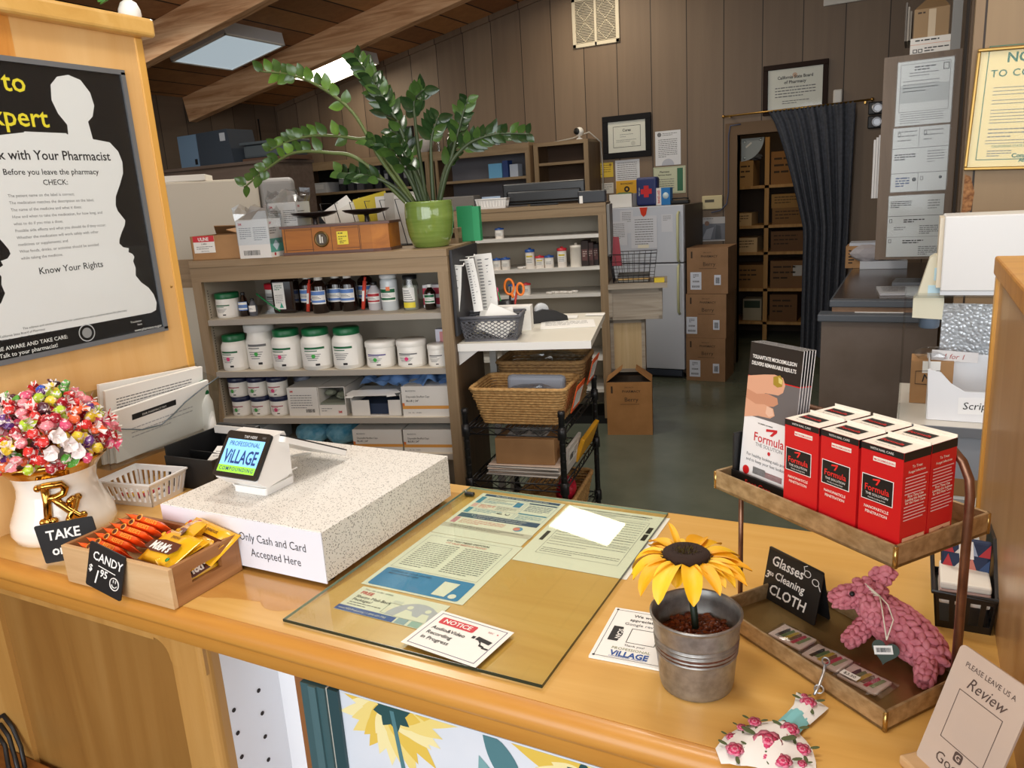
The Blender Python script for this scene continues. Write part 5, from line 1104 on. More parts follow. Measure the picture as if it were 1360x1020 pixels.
P_.append(('label', m)); m = MB(); m.lathe([(0, .002), (.03, .002), (.03, .10), (0, .105)], mat('#d9d2c4', .9), 16); P_.append(('contents', m))
place('glass_jar', 'clear glass jar with black lid and yellow warning label', 'jar', P_, -.205, .125, S1)
m = MB(); m.box(-.047, .047, -.03, .03, 0, .095, mat('#e9e2e2', .5)); m.box(-.0475, .0475, -.0305, .0305, .012, .04, mat('#c2304a', .5)); m.box(-.0475, .0475, -.0305, .0305, .056, .082, mat('#c2304a', .5))
place('medicine_carton', 'red and white striped carton behind the small brown bottle', 'carton', [('body', m)], -.12, .20, S1)
place('amber_bottle', 'small brown bottle with white cap and white label before the striped carton', 'bottle', bottle(.024, .104, AMB, JW, LBL, GRN, sh=.66), -.119, .115, S1)
place('amber_bottle', 'small brown bottle at the far right end of the top shelf', 'bottle', bottle(.018, .062, AMB, BLACK, LBL, sh=.66), -.055, .12, S1)
# boxes on the third and fourth shelf
CRD2 = mat('#e0dcd5', .55)
def carton(w_, d_, h_, mm, items=(), top=None):
    m = MB(); m.box(-w_/2, w_/2, -d_/2, d_/2, 0, h_, mm, .0015, 1); sheet(m, frame((-w_/2, -d_/2-.0004, 0), (1, 0, 0), (0, 0, 1)), w_, h_, mm, items, .0002); return m
it = [('t', .012, .105, .012, '3M', mat('#c4262c', .5), dict(al='L', bold=.03)), ('l', .012, .09, .10, 6, .011, .003, GREYINK), ('b', .08, .015, .04, .015, INK)]
place('carton', 'white mask carton left of the opened carton on the third shelf', 'carton', [('body', carton(.14, .22, .127, CRD2, it))], -.712, .155, S3)
m = MB(); w_, d_, h_ = .125, .22, .126
m.box(-w_/2, w_/2, -d_/2, d_/2, 0, .003, CRD2); m.box(-w_/2, -w_/2+.003, -d_/2, d_/2, 0, h_, CRD2); m.box(w_/2-.003, w_/2, -d_/2, d_/2, 0, h_, CRD2); m.box(-w_/2, w_/2, d_/2-.003, d_/2, 0, h_, CRD2); m.box(-w_/2, w_/2, -d_/2, -d_/2+.003, 0, .048, CRD2); m.box(-w_/2, w_/2, -d_/2+.01, d_/2, h_-.003, h_, CRD2)
sheet(m, frame((-w_/2, -d_/2-.0004, 0), (1, 0, 0), (0, 0, 1)), w_, .048, CRD2, [('t', .095, .012, .014, '3M', mat('#c4262c', .5), dict(bold=.03)), ('l', .01, .03, .05, 2, .01, .003, GREYINK)], .0002)
place('open_carton', 'opened white carton with green grey contents on the third shelf', 'carton', [('body', m)], -.577, .155, S3)
m = MB(); rn = random.Random(6)
for q in range(9): m.ball((rn.uniform(-.035, .035), rn.uniform(-.07, .06), .07+rn.uniform(-.02, .02)), .026, mat(('#8f9482', '#767b68', '#a2a590')[q % 3], .8), 2, (1, 1, .55), .08, None, rn)
m.box(-.058, .058, -.10, .10, .004, .055, mat('#85897a', .8))
place('face_masks', 'crumpled grey green masks inside the opened carton', 'masks', [('pile', m)], -.577, .155, S3)
m = MB(); w_, d_, h_ = .225, .16, .095
m.box(-w_/2, -w_/2+.003, -d_/2, d_/2, 0, h_, CRD2); m.box(w_/2-.003, w_/2, -d_/2, d_/2, 0, h_, CRD2); m.box(-w_/2, w_/2, d_/2-.003, d_/2, 0, h_, CRD2); m.box(-w_/2, w_/2, -d_/2, d_/2, 0, .003, CRD2)
m.box(-w_/2, w_/2, -.0, d_/2, h_-.003, h_, CRD2); m.box(-w_/2, -.03, -d_/2, -d_/2+.003, 0, .07, CRD2); m.box(.055, w_/2, -d_/2, -d_/2+.003, 0, .07, CRD2); P_ = [('body', m)]
m = MB(); m.prism([(-.13, 0), (-.12, .016), (-.135, .03), (-.115, .062), (.085, .062), (.11, .035), (.085, .028), (.10, .006), (.06, 0), (.055, .012), (-.09, .012), (-.095, 0)], 0, .003, WHITE, M=frame((0, -.10, .088), (1, 0, .02), (.05, .9, .25))); P_.append(('flap', m))
m = MB(); m.box(-.10, .10, -.06, .06, .004, .05, mat('#23314a', .8)); P_.append(('lining', m))
place('open_carton', 'white carton with torn open lid under the blue cloth', 'carton', P_, -.375, .115, S3)
it = [('t', .018, .108, .009, 'McKESSON', GREYINK, dict(al='L', bold=.01)), ('t', .018, .082, .0125, 'Disposable Bouffant Caps', INK, dict(al='L', sx=.8)), ('t', .018, .064, .0125, 'BLUE | 24"', INK, dict(al='L', bold=.012)), ('r', 0, .033, .205, .014, mat('#d99a4a', .5)), ('r', 0, .045, .01, .014, mat('#d9743a', .5)), ('t', .022, .014, .008, '100   EA   100/BX', GREYINK, dict(al='L'))]
place('cap_carton', 'white and orange bouffant cap carton under the blue cloth, third shelf', 'carton', [('body', carton(.205, .20, .130, CRD2, it))], -.150, .125, S3)
it4 = [('t', .018, .078, .008, 'McKESSON', GREYINK, dict(al='L', bold=.01)), ('t', .018, .058, .0115, 'Disposable Bouffant Caps', INK, dict(al='L', sx=.8)), ('t', .018, .044, .0115, 'BLUE | 24"', INK, dict(al='L', bold=.012)), ('r', 0, .022, .225, .013, mat('#d99a4a', .5)), ('r', 0, .034, .01, .012, mat('#d9743a', .5)), ('t', .02, .008, .007, '100   EA   100/BX', GREYINK, dict(al='L'))]
place('cap_carton', 'white and orange bouffant cap carton, left of two on the bottom shelf', 'carton', [('body', carton(.222, .20, .10, CRD2, it4))], -.385, .135, S4)
place('cap_carton', 'white and orange bouffant cap carton, right of two on the bottom shelf', 'carton', [('body', carton(.215, .20, .10, CRD2, it4))], -.157, .13, S4)
it = [('l', .015, .08, .12, 2, .012, .004, GREYINK), ('r', 0, .03, .17, .018, mat('#7fb6d8', .5)), ('r', 0, .006, .17, .01, mat('#7fb6d8', .5))]
place('carton', 'pale blue and white carton at the left end of the bottom shelf', 'carton', [('body', carton(.17, .26, .108, mat('#d3d8de', .5), it))], -1.0, .16, S4)
BC = mat('#6f98d2', .85)
t = thing('blue_drape', 'crumpled light blue cloth draped over the cartons on the third shelf', 'cloth', tuple(KP(-.24, .15, S3+.10)), KR)
m = MB(); rn = random.Random(8); nx, ny = 34, 12; vs = []
for j in range(ny):
    for i in range(nx):
        u, v = i/(nx-1), j/(ny-1); x = -.20+.42*u; y = -.10+.16*v
        z = .05+.012*math.sin(19*u+3*v)+.010*math.sin(31*u-7*v)+.010*math.sin(11*v+8*u)
        sag = .055*max(0, 1-abs(u-.52)/.2)*max(0, 1-v*1.6)+.02*max(0, .12-u)/.12
        if u > .40 and v < .3: sag += .012*math.sin(40*u)
        vs.append((x, y-.02*max(0, 1-v*2), max(.002 if abs(u-.5) > .2 else -.06, z-sag)))
m.add(vs, [(j*nx+i, j*nx+i+1, (j+1)*nx+i+1, (j+1)*nx+i) for j in range(ny-1) for i in range(nx-1)], BC, True); m.build('cloth', t)
BB = mottled('blue_film', '#4f9cc0', '#8cc6dc', 22, .18, 0, .25)
for q, (a, w_) in enumerate(((-.735, .085), (-.592, .085))):
    m = MB(); rn = random.Random(q); m.ball((0, 0, .055), .06, BB, 3, (w_/.06*.95, 1.5, .90), .035, None, rn)
    place('blue_pack', 'shiny blue film wrapped pack, %s of two on the bottom shelf' % ('left', 'right')[q], 'pack', [('pack', m)], a, .16, S4)
# ---------------------------------------------------------------- on top of the cabinet
m = MB(); w_, d_, h_ = .235, .20, .100
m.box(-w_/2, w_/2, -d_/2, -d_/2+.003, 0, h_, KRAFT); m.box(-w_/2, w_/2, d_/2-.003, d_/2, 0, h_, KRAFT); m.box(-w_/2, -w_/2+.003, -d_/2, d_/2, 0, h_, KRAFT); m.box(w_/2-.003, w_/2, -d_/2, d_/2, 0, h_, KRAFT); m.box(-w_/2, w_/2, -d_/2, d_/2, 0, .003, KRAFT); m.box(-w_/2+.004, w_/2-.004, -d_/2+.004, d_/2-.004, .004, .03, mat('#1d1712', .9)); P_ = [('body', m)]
for nm_, pts in (('flap', [(-w_/2, d_/2, h_), (w_/2, d_/2, h_), (w_/2-.01, d_/2-.09, h_+.030), (-w_/2+.05, d_/2-.09, h_+.035)]), ('flap', [(w_/2, d_/2, h_), (w_/2, -d_/2, h_), (w_/2-.075, -d_/2+.02, h_+.018), (w_/2-.075, d_/2-.01, h_+.026)])):
    m = MB(); m.add(pts+[(p[0], p[1], p[2]+.003) for p in pts], [(0, 1, 2, 3), (7, 6, 5, 4), (0, 4, 5, 1), (1, 5, 6, 2), (2, 6, 7, 3), (3, 7, 4, 0)], KRAFT); P_.append((nm_, m))
m = MB(); ULR = mat('#cf2a33', .5); sheet(m, frame((-w_/2+.012, -d_/2-.0006, .030), (1, 0, 0), (0, 0, 1)), .098, .07, WHITE, [('r', 0, .045, .098, .025, ULR), ('t', .049, .050, .019, 'ULINE', WHITE, dict(bold=.03, sx=.95)), ('t', .049, .034, .008, 'S-18801', INK, dict(bold=.01)), ('l', .012, .024, .075, 2, .008, .0025, GREYINK), ('t', .049, .005, .006, '1-800-295-5510', INK, {})]); P_.append(('label', m))
place('cardboard_box', 'opened small brown cardboard box with red and white label on the cabinet', 'box', P_, -1.0, .125, KT)
def box3m(nm, lab, a, b, rz, w_, d_, h_, teal):
    mm = mat('#e6e3dd', .5); m = MB(); m.box(-w_/2, w_/2, -d_/2, d_/2, 0, h_, mm)
    it = [('t', .008, h_-.022, .014, '3M', mat('#c4262c', .5), dict(al='L', bold=.03)), ('l', .01, h_-.035, .055, 6, .008, .0028, GREYINK), ('l', .075, h_-.035, .06, 7, .008, .0028, GREYINK), ('b', .02, .012, .075, .02, INK)]
    sheet(m, frame((-w_/2, -d_/2-.0004, 0), (1, 0, 0), (0, 0, 1)), w_, h_, mm, it, .0002)
    Sd = frame((w_/2+.0003, -d_/2, 0), (0, 1, 0), (0, 0, 1)); sheet(m, Sd, d_, h_, mm, [('t', .008, h_-.022, .014, '3M', mat('#c4262c', .5), dict(al='L', bold=.03)), ('l', .008, h_-.04, .05, 3, .01, .004, GREYINK)]+([('r', 0, .02, d_, .055, mat('#5aa79a', .5)), ('p', [(.02, .048), (.045, .070), (.07, .048), (.045, .026)], mat('#c9dbe6', .5), 1.3), ('c', .03, .012, .007, mat('#b3262f', .5))] if teal else []), .0002)
    P_ = [('body', m)]
    m = MB(); rn = random.Random(int(a*100)); n_ = 16; vs = []
    for lv in range(4):
        for q in range(n_):
            u = q/n_*4; s_ = int(u); f = u-s_
            cx_, cy_ = [(-1+2*f, -1), (1, -1+2*f), (1-2*f, 1), (-1, 1-2*f)][s_]
            k_ = 1.03 if lv < 2 else 1.0+rn.uniform(-.25, .12); zz = (h_*.35, h_*.98, h_+.02+rn.uniform(-.005, .012), h_+.045+rn.uniform(-.018, .02))[lv]
            vs.append((cx_*w_/2*k_, cy_*d_/2*k_, zz))
    m.add(vs, [(lv*n_+q, lv*n_+(q+1) % n_, (lv+1)*n_+(q+1) % n_, (lv+1)*n_+q) for lv in range(0, 3) for q in range(n_)], FILM); P_.append(('torn_wrap', m))
    m = MB(); m.add([(-w_/2+.02, -d_/2+.02, h_), (w_/2, -d_/2+.02, h_), (w_/2-.01, -d_/2+.025, h_+.04), (-w_/2+.06, -d_/2+.03, h_+.055)], [(0, 1, 2, 3)], mat('#9d9890', .6)); P_.append(('flap', m))
    place('carton', lab, 'carton', P_, a, b, KT, rz)
box3m('c', 'white mask carton in torn film beside the small brown cardboard box', -.808, .045, -3, .145, .10, .155, True)
box3m('c', 'taller white mask carton in torn film standing behind its twin', -.725, .165, -8, .14, .10, .215, True)
# antique scale
SCW = wood('scale_walnut', '#8a4f16', '#a8661f', '#bd7a2c', 0, .5, .05, .8); SCD = wood('scale_dark', '#3f2014', '#55301f', '#653a26', 0, .35, .3)
t = thing('balance_scale', 'antique wooden counter scale with brass dial and two dark pans', 'scale', tuple(KP(-.468, .115, KT)), KR-1)
oct_ = [(-.235, -.08), (.155, -.08), (.215, -.045), (.215, .08), (-.235, .08)]
m = MB(); m.prism(oct_, .012, .108, SCW); m.prism([(a*1.02, b*1.04) for a, b in oct_], 0, .012, SCD)
lnm = mat('#3a1d0c', .5)
for q in ((-.225, .02, .125, .0015), (-.225, .10, .125, .0015), (-.02, .012, .0015, .096), (-.105, .012, .0015, .096), (-.225, .012, .0015, .096), (.10, .012, .0015, .096), (-.0, .02, .10, .0015), (-.0, .10, .10, .0015), (.105, .012, .0015, .096)): m.box(q[0], q[0]+q[2], -.0808, -.08, q[1], q[1]+q[3], lnm)
m.build('case', t)
m = MB(); m.prism([(a*1.03, b*1.06) for a, b in oct_], .108, .118, SCD); m.build('top_board', t)
m = MB(); m.lathe([(.030, 0), (.032, .003), (.028, .006), (.025, .004), (0, .004)], mat('#6a5632', .35, .8), 28, T(-.062, -.0805, .060) @ Rx(90)); m.lathe([(0, .0045), (.0235, .0045)], mat('#4a3a22', .3), 24, T(-.062, -.0805, .060) @ Rx(90), cap=False); m.build('dial', t)
m = MB(); m.box(-.070, -.064, -.0865, -.0855, .045, .078, mat('#d8d4c8', .4)); m.box(-.060, -.055, -.0865, -.0855, .045, .070, mat('#d8d4c8', .4)); m.build('indicator', t)
m = MB(); sheet(m, frame((.005, -.0815, .035), (1, 0, 0), (0, 0, 1)), .048, .052, mat('#e3cf3a', .5), [('l', .006, .043, .036, 1, .01, .004, INK), ('l', .006, .03, .036, 2, .009, .003, INK), ('l', .01, .012, .028, 2, .007, .003, INK)]); m.build('notice_label', t)
for cx_ in (-.13, .10):
    m = MB(); m.lathe([(.01, .118), (.008, .14), (.012, .146), (.05, .148), (.085, .158), (.096, .166), (.097, .169), (.09, .166), (.05, .154), (0, .152)], mat('#2c2422', .3, .5), 32, T(cx_, .02, 0), cap=False); m.build('pan', t)
# potted plant
POTA, POTB = -.105, .155
t = thing('potted_plant', 'arching zamioculcas plant in a glossy lime green pot on the cabinet', 'plant', tuple(KP(POTA, POTB, KT)), KR)
GP = mottled('green_glaze', '#6c843a', '#7f964a', 5, .12, 0, .03, (1, 1, 14)); GP.node_tree.nodes['Principled BSDF'].inputs['Coat Weight'].default_value = .6
m = MB(); m.lathe([(.062, 0), (.075, .006), (.090, .05), (.098, .10), (.0995, .14), (.097, .178), (.099, .184), (.095, .184), (.09, .17), (.09, .15), (0, .15)], GP, 40, cap=False); m.build('pot', t)
m = MB(); m.lathe([(0, .155), (.091, .155), (.091, .150)], mat('#3a2c20', .95), 24, cap=False); m.build('soil', t)
STM = mat('#5c6b35', .45); STD = mat('#39472a', .45); LF = [mottled('leaf_dark', '#243a1e', '#324b28', 20, .2, 0, .04), mottled('leaf_mid', '#3d5828', '#4d6c31', 20, .22, 0, .04), mottled('leaf_bright', '#54782e', '#698d38', 20, .24, 0, .04)]
rr = random.Random(21)
def frond(pts, nleaf, ll, start=.35, dense=0, side=1.0, face=0.0, tone=0):
    """arching stalk through pts (cabinet a, depth offset, z) with paired leaflets along the outer part"""
    pv = [Vector((a-POTA, b, z-KT)) for a, b, z in pts]
    cur = []
    ext = [pv[0]*2-pv[1]]+pv+[pv[-1]*2-pv[-2]]
    for i in range(1, len(ext)-2):
        for q in range(8):
            u = q/8; p0, p1, p2, p3 = ext[i-1], ext[i], ext[i+1], ext[i+2]
            cur.append(.5*((2*p1)+(p2-p0)*u+(2*p0-5*p1+4*p2-p3)*u*u+(3*p1-p0-3*p2+p3)*u**3))
    cur.append(pv[-1]); n_ = len(cur)
    m = MB(); m.tube(cur, [.0085*(1-.75*i/(n_-1))+.0012 for i in range(n_)], STD if tone == 0 else STM, 8)
    for k_ in range(nleaf):
        u = start+(1-start)*(k_+.5)/nleaf; i = min(n_-2, int(u*(n_-1))); p = cur[i].lerp(cur[i+1], u*(n_-1)-i); d = (cur[i+1]-cur[i]).normalized()
        up_ = Vector((0, 0, 1)); sd_ = d.cross(up_)
        if sd_.length < .15: sd_ = Vector((0, 1, 0))
        sd_.normalize(); nn = sd_.cross(d).normalized()
        for sg in ((-1, 1) if tone == 0 or rr.random() < .35 else (1,)):
            lat = (nn*math.cos(face)*sg+sd_*math.sin(face)*sg) if face is not None else sd_*sg
            L = 1.22*ll*(1-.35*u)*rr.uniform(.8, 1.15)
            dirv = (lat*.9*side+d*.75+Vector((rr.uniform(-.25, .25), rr.uniform(-.35, .35), rr.uniform(-.1, .3)))).normalized()
            wv = dirv.cross(Vector((rr.uniform(-.5, .5), -1, rr.uniform(-.4, .4)))).normalized(); vs = []; nn2 = wv.cross(dirv); N = 6
            for q in range(N+1):
                s_ = q/N; wd = ll*(.33 if tone else .26)*math.sin(PI*s_**.75)**.8 if 0 < s_ < 1 else .0005
                c_ = p+dirv*(.004+L*s_)+nn2*(.012*s_*s_-.006*s_)
                vs += [c_-wv*wd+nn2*wd*.25, c_, c_+wv*wd+nn2*wd*.25]
            m.add(vs, [(3*q+e, 3*q+e+1, 3*q+e+4, 3*q+e+3) for q in range(N) for e in (0, 1)], LF[min(2, max(0, tone+rr.choice((0, 0, 1))))], True)
    m.build('frond', t)
Z0 = 1.665
frond([(-.15, .0, Z0), (-.28, -.02, 1.87), (-.38, -.02, 2.06), (-.51, -.02, 2.17), (-.63, -.02, 2.225), (-.76, -.02, 2.25)], 11, .062, .42, tone=1)
frond([(-.14, .01, Z0), (-.21, .03, 1.94), (-.255, .05, 2.07), (-.31, .06, 2.18), (-.375, .06, 2.28)], 13, .075, .42, face=.5)
frond([(-.16, -.02, Z0), (-.35, -.06, 1.87), (-.47, -.08, 1.91), (-.62, -.09, 1.92), (-.74, -.09, 1.87), (-.86, -.09, 1.80)], 11, .062, .42, tone=1)
frond([(-.15, .02, Z0), (-.32, .03, 1.93), (-.40, .03, 1.965), (-.56, .03, 1.99), (-.68, .03, 1.98), (-.79, .03, 1.945)], 11, .06, .42, tone=1)
frond([(-.12, .03, Z0), (-.145, .06, 1.90), (-.155, .08, 2.02), (-.155, .09, 2.10), (-.11, .09, 2.14)], 8, .078, .5, face=.6)
frond([(-.09, .02, Z0), (-.085, .02, 1.83), (-.075, .02, 1.94), (-.04, .02, 2.02)], 5, .075, .6, face=.4)
frond([(-.07, .0, Z0), (.00, .01, 1.85), (.045, .02, 1.98), (.085, .02, 2.08)], 8, .06, .45, face=.6)
frond([(-.06, -.02, Z0), (.0, -.03, 1.82), (.07, -.03, 1.895), (.14, -.03, 1.925), (.22, -.03, 1.935), (.335, -.03, 1.925)], 12, .06, .35, face=.3, tone=0)
frond([(-.13, .02, Z0), (-.19, .02, 1.95), (-.25, .0, 2.10), (-.30, -.01, 2.19)], 10, .07, .35, face=.7)
frond([(-.15, -.03, Z0), (-.22, -.06, 1.76), (-.32, -.08, 1.81), (-.44, -.09, 1.83)], 7, .07, .5, face=.8)
frond([(-.12, -.03, Z0), (-.16, -.06, 1.80), (-.22, -.08, 1.90), (-.30, -.09, 1.94)], 8, .075, .35, face=.9)
frond([(-.10, -.03, Z0), (-.12, -.06, 1.78), (-.15, -.09, 1.87), (-.17, -.10, 1.92)], 6, .07, .4, face=.8)
frond([(-.08, .04, Z0), (-.06, .10, 1.80), (-.03, .14, 1.88), (.0, .16, 1.93)], 6, .07, .4, face=.6)
frond([(-.11, .05, Z0), (-.18, .12, 1.84), (-.24, .16, 1.95), (-.30, .18, 2.0)], 7, .07, .4, face=.6)
# green binder, small wooden step and folders behind
m = MB(); m.box(-.05, .02, -.012, .012, 0, .152, mat('#1f8a56', .5)); m.box(.02, .05, -.012, .03, 0, .148, mat('#2a9a62', .5))
place('green_folder', 'bright green folder standing right of the lime green pot', 'folder', [('folder', m)], -.005, .41, KT+.001)
m = MB(); m.box(-.10, .03, -.03, .03, 0, .02, TAUPE); m.box(-.10, .03, -.03, .03, .045, .062, TAUPE); m.box(.015, .03, -.032, .032, 0, .065, TAUPEV)
place('wooden_rack', 'low taupe wooden rack behind the lime green pot', 'rack', [('rack', m)], -.06, .335, KT)
t = thing('file_sorter', 'black wire file sorter behind the antique scale', 'file sorter', tuple(KP(-.42, .395, KT)), KR)
m = MB()
for q in range(6):
    x = -.2+.07*q; m.tube([(x, -.06, .003), (x-.04, -.06, .20), (x-.04, .06, .20), (x, .06, .003)], .002, BLACK, 6)
m.tube([(-.22, -.06, .003), (.18, -.06, .003)], .0025, BLACK, 6); m.tube([(-.22, .06, .003), (.18, .06, .003)], .0025, BLACK, 6); m.box(-.215, .175, -.058, .058, 0, .002, BLACK); m.build('frame', t)
for q, (a, h_, lean, c_, lb) in enumerate(((-.50, .22, -.9, '#ece9e2', 'cream folder with a pointed corner in the wire sorter'), (-.475, .20, -.75, '#e4e0d6', 'second cream folder in the wire sorter'), (-.40, .225, -.35, '#c9b21f', 'mustard yellow folder in the wire sorter'), (-.335, .215, -.08, '#dcd8d0', 'white folder right of the yellow one'), (-.305, .225, .0, '#b8b1a6', 'grey folder, second from the right in the wire sorter'), (-.275, .21, .05, '#d6d2ca', 'pale folder at the right end of the wire sorter'))):
    m = MB(); m.box(-.075, .075, -.003, .003, 0, h_, mat(c_, .6))
    o = m.build('file_folder'); o.location = KP(a+.0, .395, KT+.006); o.rotation_euler = (-.12, lean*.6, math.radians(KR+30-5*q)); tag(o, lb, 'folder')
# ================================================================ side table, cart and hutch
TAB = 1.125
t = thing('wall_table', 'cream topped table fixed by a white bracket to the shelf cabinet side', 'table', tuple(KP(.002, 0)), KR)
m = MB(); m.box(0, .545, .045, .765, TAB-.028, TAB, mat('#e4dfd0', .35)); m.box(0, .545, .040, .046, TAB-.030, TAB+.001, mat('#f0eee8', .4)); m.build('top', t)
m = MB(); bq = [(0, 0), (.085, 0), (0, -.06)]
m.prism(bq, .05, .056, mat('#d8d6d2', .4), M=Matrix(((1, 0, 0, 0), (0, 0, 1, 0), (0, 1, 0, TAB-.03), (0, 0, 0, 1)))); m.build('bracket', t)
for b in (.40, .66): m = MB(); m.box(.045, .075, b, b+.03, 0, TAB-.028, mat('#c9c6c0', .4)); m.build('leg', t)
GB = mat('#63646a', .45)
t = thing('plastic_basket', 'grey lattice basket of envelopes on the cream topped table', 'basket', tuple(KP(.128, .165, TAB)), KR+2)
m = MB()
m.box(-.105, .105, -.07, .07, .001, .004, GB)
def side_lattice(m, P00, P10, P11, P01, nx, ny, mm, th=.0048):
    P = [Vector(p) for p in (P00, P10, P11, P01)]
    def at(u, v): return P[0].lerp(P[1], u).lerp(P[3].lerp(P[2], u), v)
    for i in range(nx+1):
        for sg in (0, 1):
            u0 = i/nx; pts = [at(min(1, max(0, u0+(q/ny)*(.5/nx)*(1 if (q+sg) % 2 else -1)*0+(((q+sg) % 2)-.5)*.9/nx)), .08+.80*q/ny) for q in range(ny+1)]
            m.tube(pts, th*.6, mm, 5)
    for v in (0, .88, 1): m.tube([at(0, v), at(1, v)], th*(1.5 if v == 1 else 1), mm, 6)
cb = [(-.105, -.07), (.105, -.07), (.105, .07), (-.105, .07)]; ct = [(-.125, -.085), (.125, -.085), (.125, .085), (-.125, .085)]
for i in range(4):
    j = (i+1) % 4; side_lattice(m, (*cb[i], .003), (*cb[j], .003), (*ct[j], .10), (*ct[i], .10), (9, 6)[i % 2], 5, GB)
m.build('body', t)
m = MB(); m.tube([(ct[i][0], ct[i][1], .10) for i in range(4)], .004, GB, 6, closed=True); m.build('rim', t)
for q, (a, b, z, ln, wd, h_, lb) in enumerate(((.13, .13, .02, 25, .12, .12, 'white folded sheet standing in the grey lattice basket'), (.17, .19, .02, -10, .10, .10, 'white envelope at the back of the grey lattice basket'), (.10, .20, .02, 12, .11, .09, 'small white envelope leaning left in the grey lattice basket'))):
    m = MB(); m.box(-wd/2, wd/2, -.001, .001, 0, h_, WHITE, M=Ry(ln) @ Rx(-22)); o = m.build('envelope', loc=tuple(KP(a, b, TAB+z)), rz=KR); tag(o, lb, 'envelope')
m = MB(); m.box(-.13, .13, -.035, .035, 0, .105, WHITE); sheet(m, frame((-.13, -.0356, 0), (1, 0, 0), (0, 0, 1)), .26, .105, WHITE, [('l', .02, .085, .15, 3, .012, .003, GREYINK)], .0003)
tag(m.build('carton', loc=tuple(KP(.13, .36, TAB)), rz=KR+1), 'long white carton standing behind the grey lattice basket', 'carton')
m = MB(); m.lathe([(.035, 0), (.037, .12), (.034, .12), (.033, .006), (0, .006)], BLACKP, 20); tag(m.build('pen_cup', loc=tuple(KP(.135, .44, TAB)), rz=0), 'black pen cup behind the white carton on the cream table', 'cup')
for q, (c_, dx, ln, lb) in enumerate((('#d23b78', -.018, -.14, 'pink marker standing in the black pen cup'), ('#1d1d22', .004, .1, 'black pen standing in the black pen cup'), ('#c0392b', .016, .22, 'red pen standing in the black pen cup'), ('#2f8f4a', -.006, -.22, 'green pen standing in the black pen cup'))):
    m = MB(); m.tube([(0, 0, 0), (ln*.17, 0, .17)], .005, mat(c_, .4), 8); o = m.build('pen', loc=tuple(KP(.135+dx, .44, TAB+.008)), rz=KR); tag(o, lb, 'pen')
t = thing('scissors', 'orange handled scissors standing in the black pen cup', 'scissors', tuple(KP(.150, .43, TAB+.03)), KR)
m = MB(); OG = mat('#e8791f', .4)
for sx_, rr_ in ((-.022, .026), (.028, .020)): m.tube([(sx_+.024+rr_*math.cos(a*PI/8)*.8, 0, .150+rr_*1.3*math.sin(a*PI/8)+(0 if sx_ < 0 else -.012)) for a in range(16)], .0055, OG, 8, closed=True)
m.tube([(.012, 0, .118), (.018, 0, .10)], .007, OG, 8); m.build('handles', t)
m = MB(); m.box(.008, .020, -.0015, .0015, 0, .105, STEEL); m.build('blades', t)
t = thing('tape_dispenser', 'black tape dispenser on the cream table behind the papers', 'tape dispenser', tuple(KP(.30, .55, TAB)), KR+30)
m = MB(); m.prism([(-.09, 0), (.09, 0), (.085, .022), (.03, .05), (-.03, .062), (-.08, .05)], -.03, .03, BLACKP, M=Matrix(((1, 0, 0, 0), (0, 0, 1, 0), (0, 1, 0, 0), (0, 0, 0, 1)))); m.build('body', t)
m = MB(); m.lathe([(.018, -.012), (.033, -.012), (.033, .012), (.018, .012)], mat('#c9cdd0', .2), 20, T(-.03, 0, .055) @ Rx(90)); m.build('tape_roll', t)
m = MB(); m.ball((0, 0, .02), .02, mat('#d98a2e', .4), 2, (1.1, .8, 1)); tag(m.build('eraser', loc=tuple(KP(.235, .60, TAB))), 'small orange lump beside the tape dispenser on the cream table', 'eraser')
for q, (a, b, w_, h_, rz, lb) in enumerate(((.30, .33, .24, .19, 8, 'large printed white sheets on the right of the cream table'), (.33, .60, .10, .08, 3, 'small blank white note at the back of the cream table'), (.46, .66, .09, .05, -4, 'narrow white slip at the back right of the cream table'))):
    m = MB(); sheet(m, T(0, 0, .003+.001*q), w_, h_, WHITE, [('l', .02, h_-.03, w_-.05, 5 if q == 0 else 0, .022, .006, GREYINK)], .002); tag(m.build('paper_sheet', loc=tuple(KP(a, b, TAB)), rz=KR+rz), lb, 'paper')
# black clip panel with receipts on the side of the cabinet
t = thing('clip_panel', 'dark clip panel with hanging receipts on the shelf cabinet side', 'panel', tuple(KP(.002, 0)), KR)
m = MB(); m.box(0, .010, .03, .45, 1.16, 1.505, mat('#2a2a2f', .5)); m.build('board', t)
for b, z in ((.06, 1.44), (.14, 1.455), (.24, 1.46)): m = MB(); m.tube([(.010, b, z), (.045, b, z), (.05, b, z+.01)], .003, WHITE, 6); m.build('hook', t)
for q, (a, b, w_, h_, zt, lean, lb) in enumerate(((.012, .058, .055, .19, 1.445, 8, 'short white receipt hanging nearest the cabinet stile'), (.05, .138, .040, .22, 1.46, -6, 'narrow white receipt hanging in the middle of the dark panel'), (.085, .238, .075, .27, 1.47, -3, 'long printed receipt hanging farthest on the dark panel'))):
    m = MB(); n_ = 8; vs = []
    for i in range(n_+1):
        v = i/n_
        for u in (-.5, 0, .5): vs.append((u*w_, .014*math.sin(v*2.6)+(.008 if u else 0), -h_*v))
    m.add(vs, [(3*i+e, 3*i+e+1, 3*i+e+4, 3*i+e+3) for i in range(n_) for e in (0, 1)], WHITE, True)
    rn = random.Random(q)
    for i in range(16):
        z = -h_*(.08+.05*i); yy = .014*math.sin(-z/h_*2.6)-.0012+.003
        m.add([(-w_*.35, yy, z), (w_*rn.uniform(-.1, .35), yy, z), (w_*rn.uniform(-.1, .3), yy, z-.004), (-w_*.35, yy, z-.004)], [(0, 1, 2, 3)], GREYINK)
    o = m.build('receipt', loc=tuple(KP(a, b, zt)), rz=KR); o.rotation_euler.y = math.radians(lean); tag(o, lb, 'receipt')
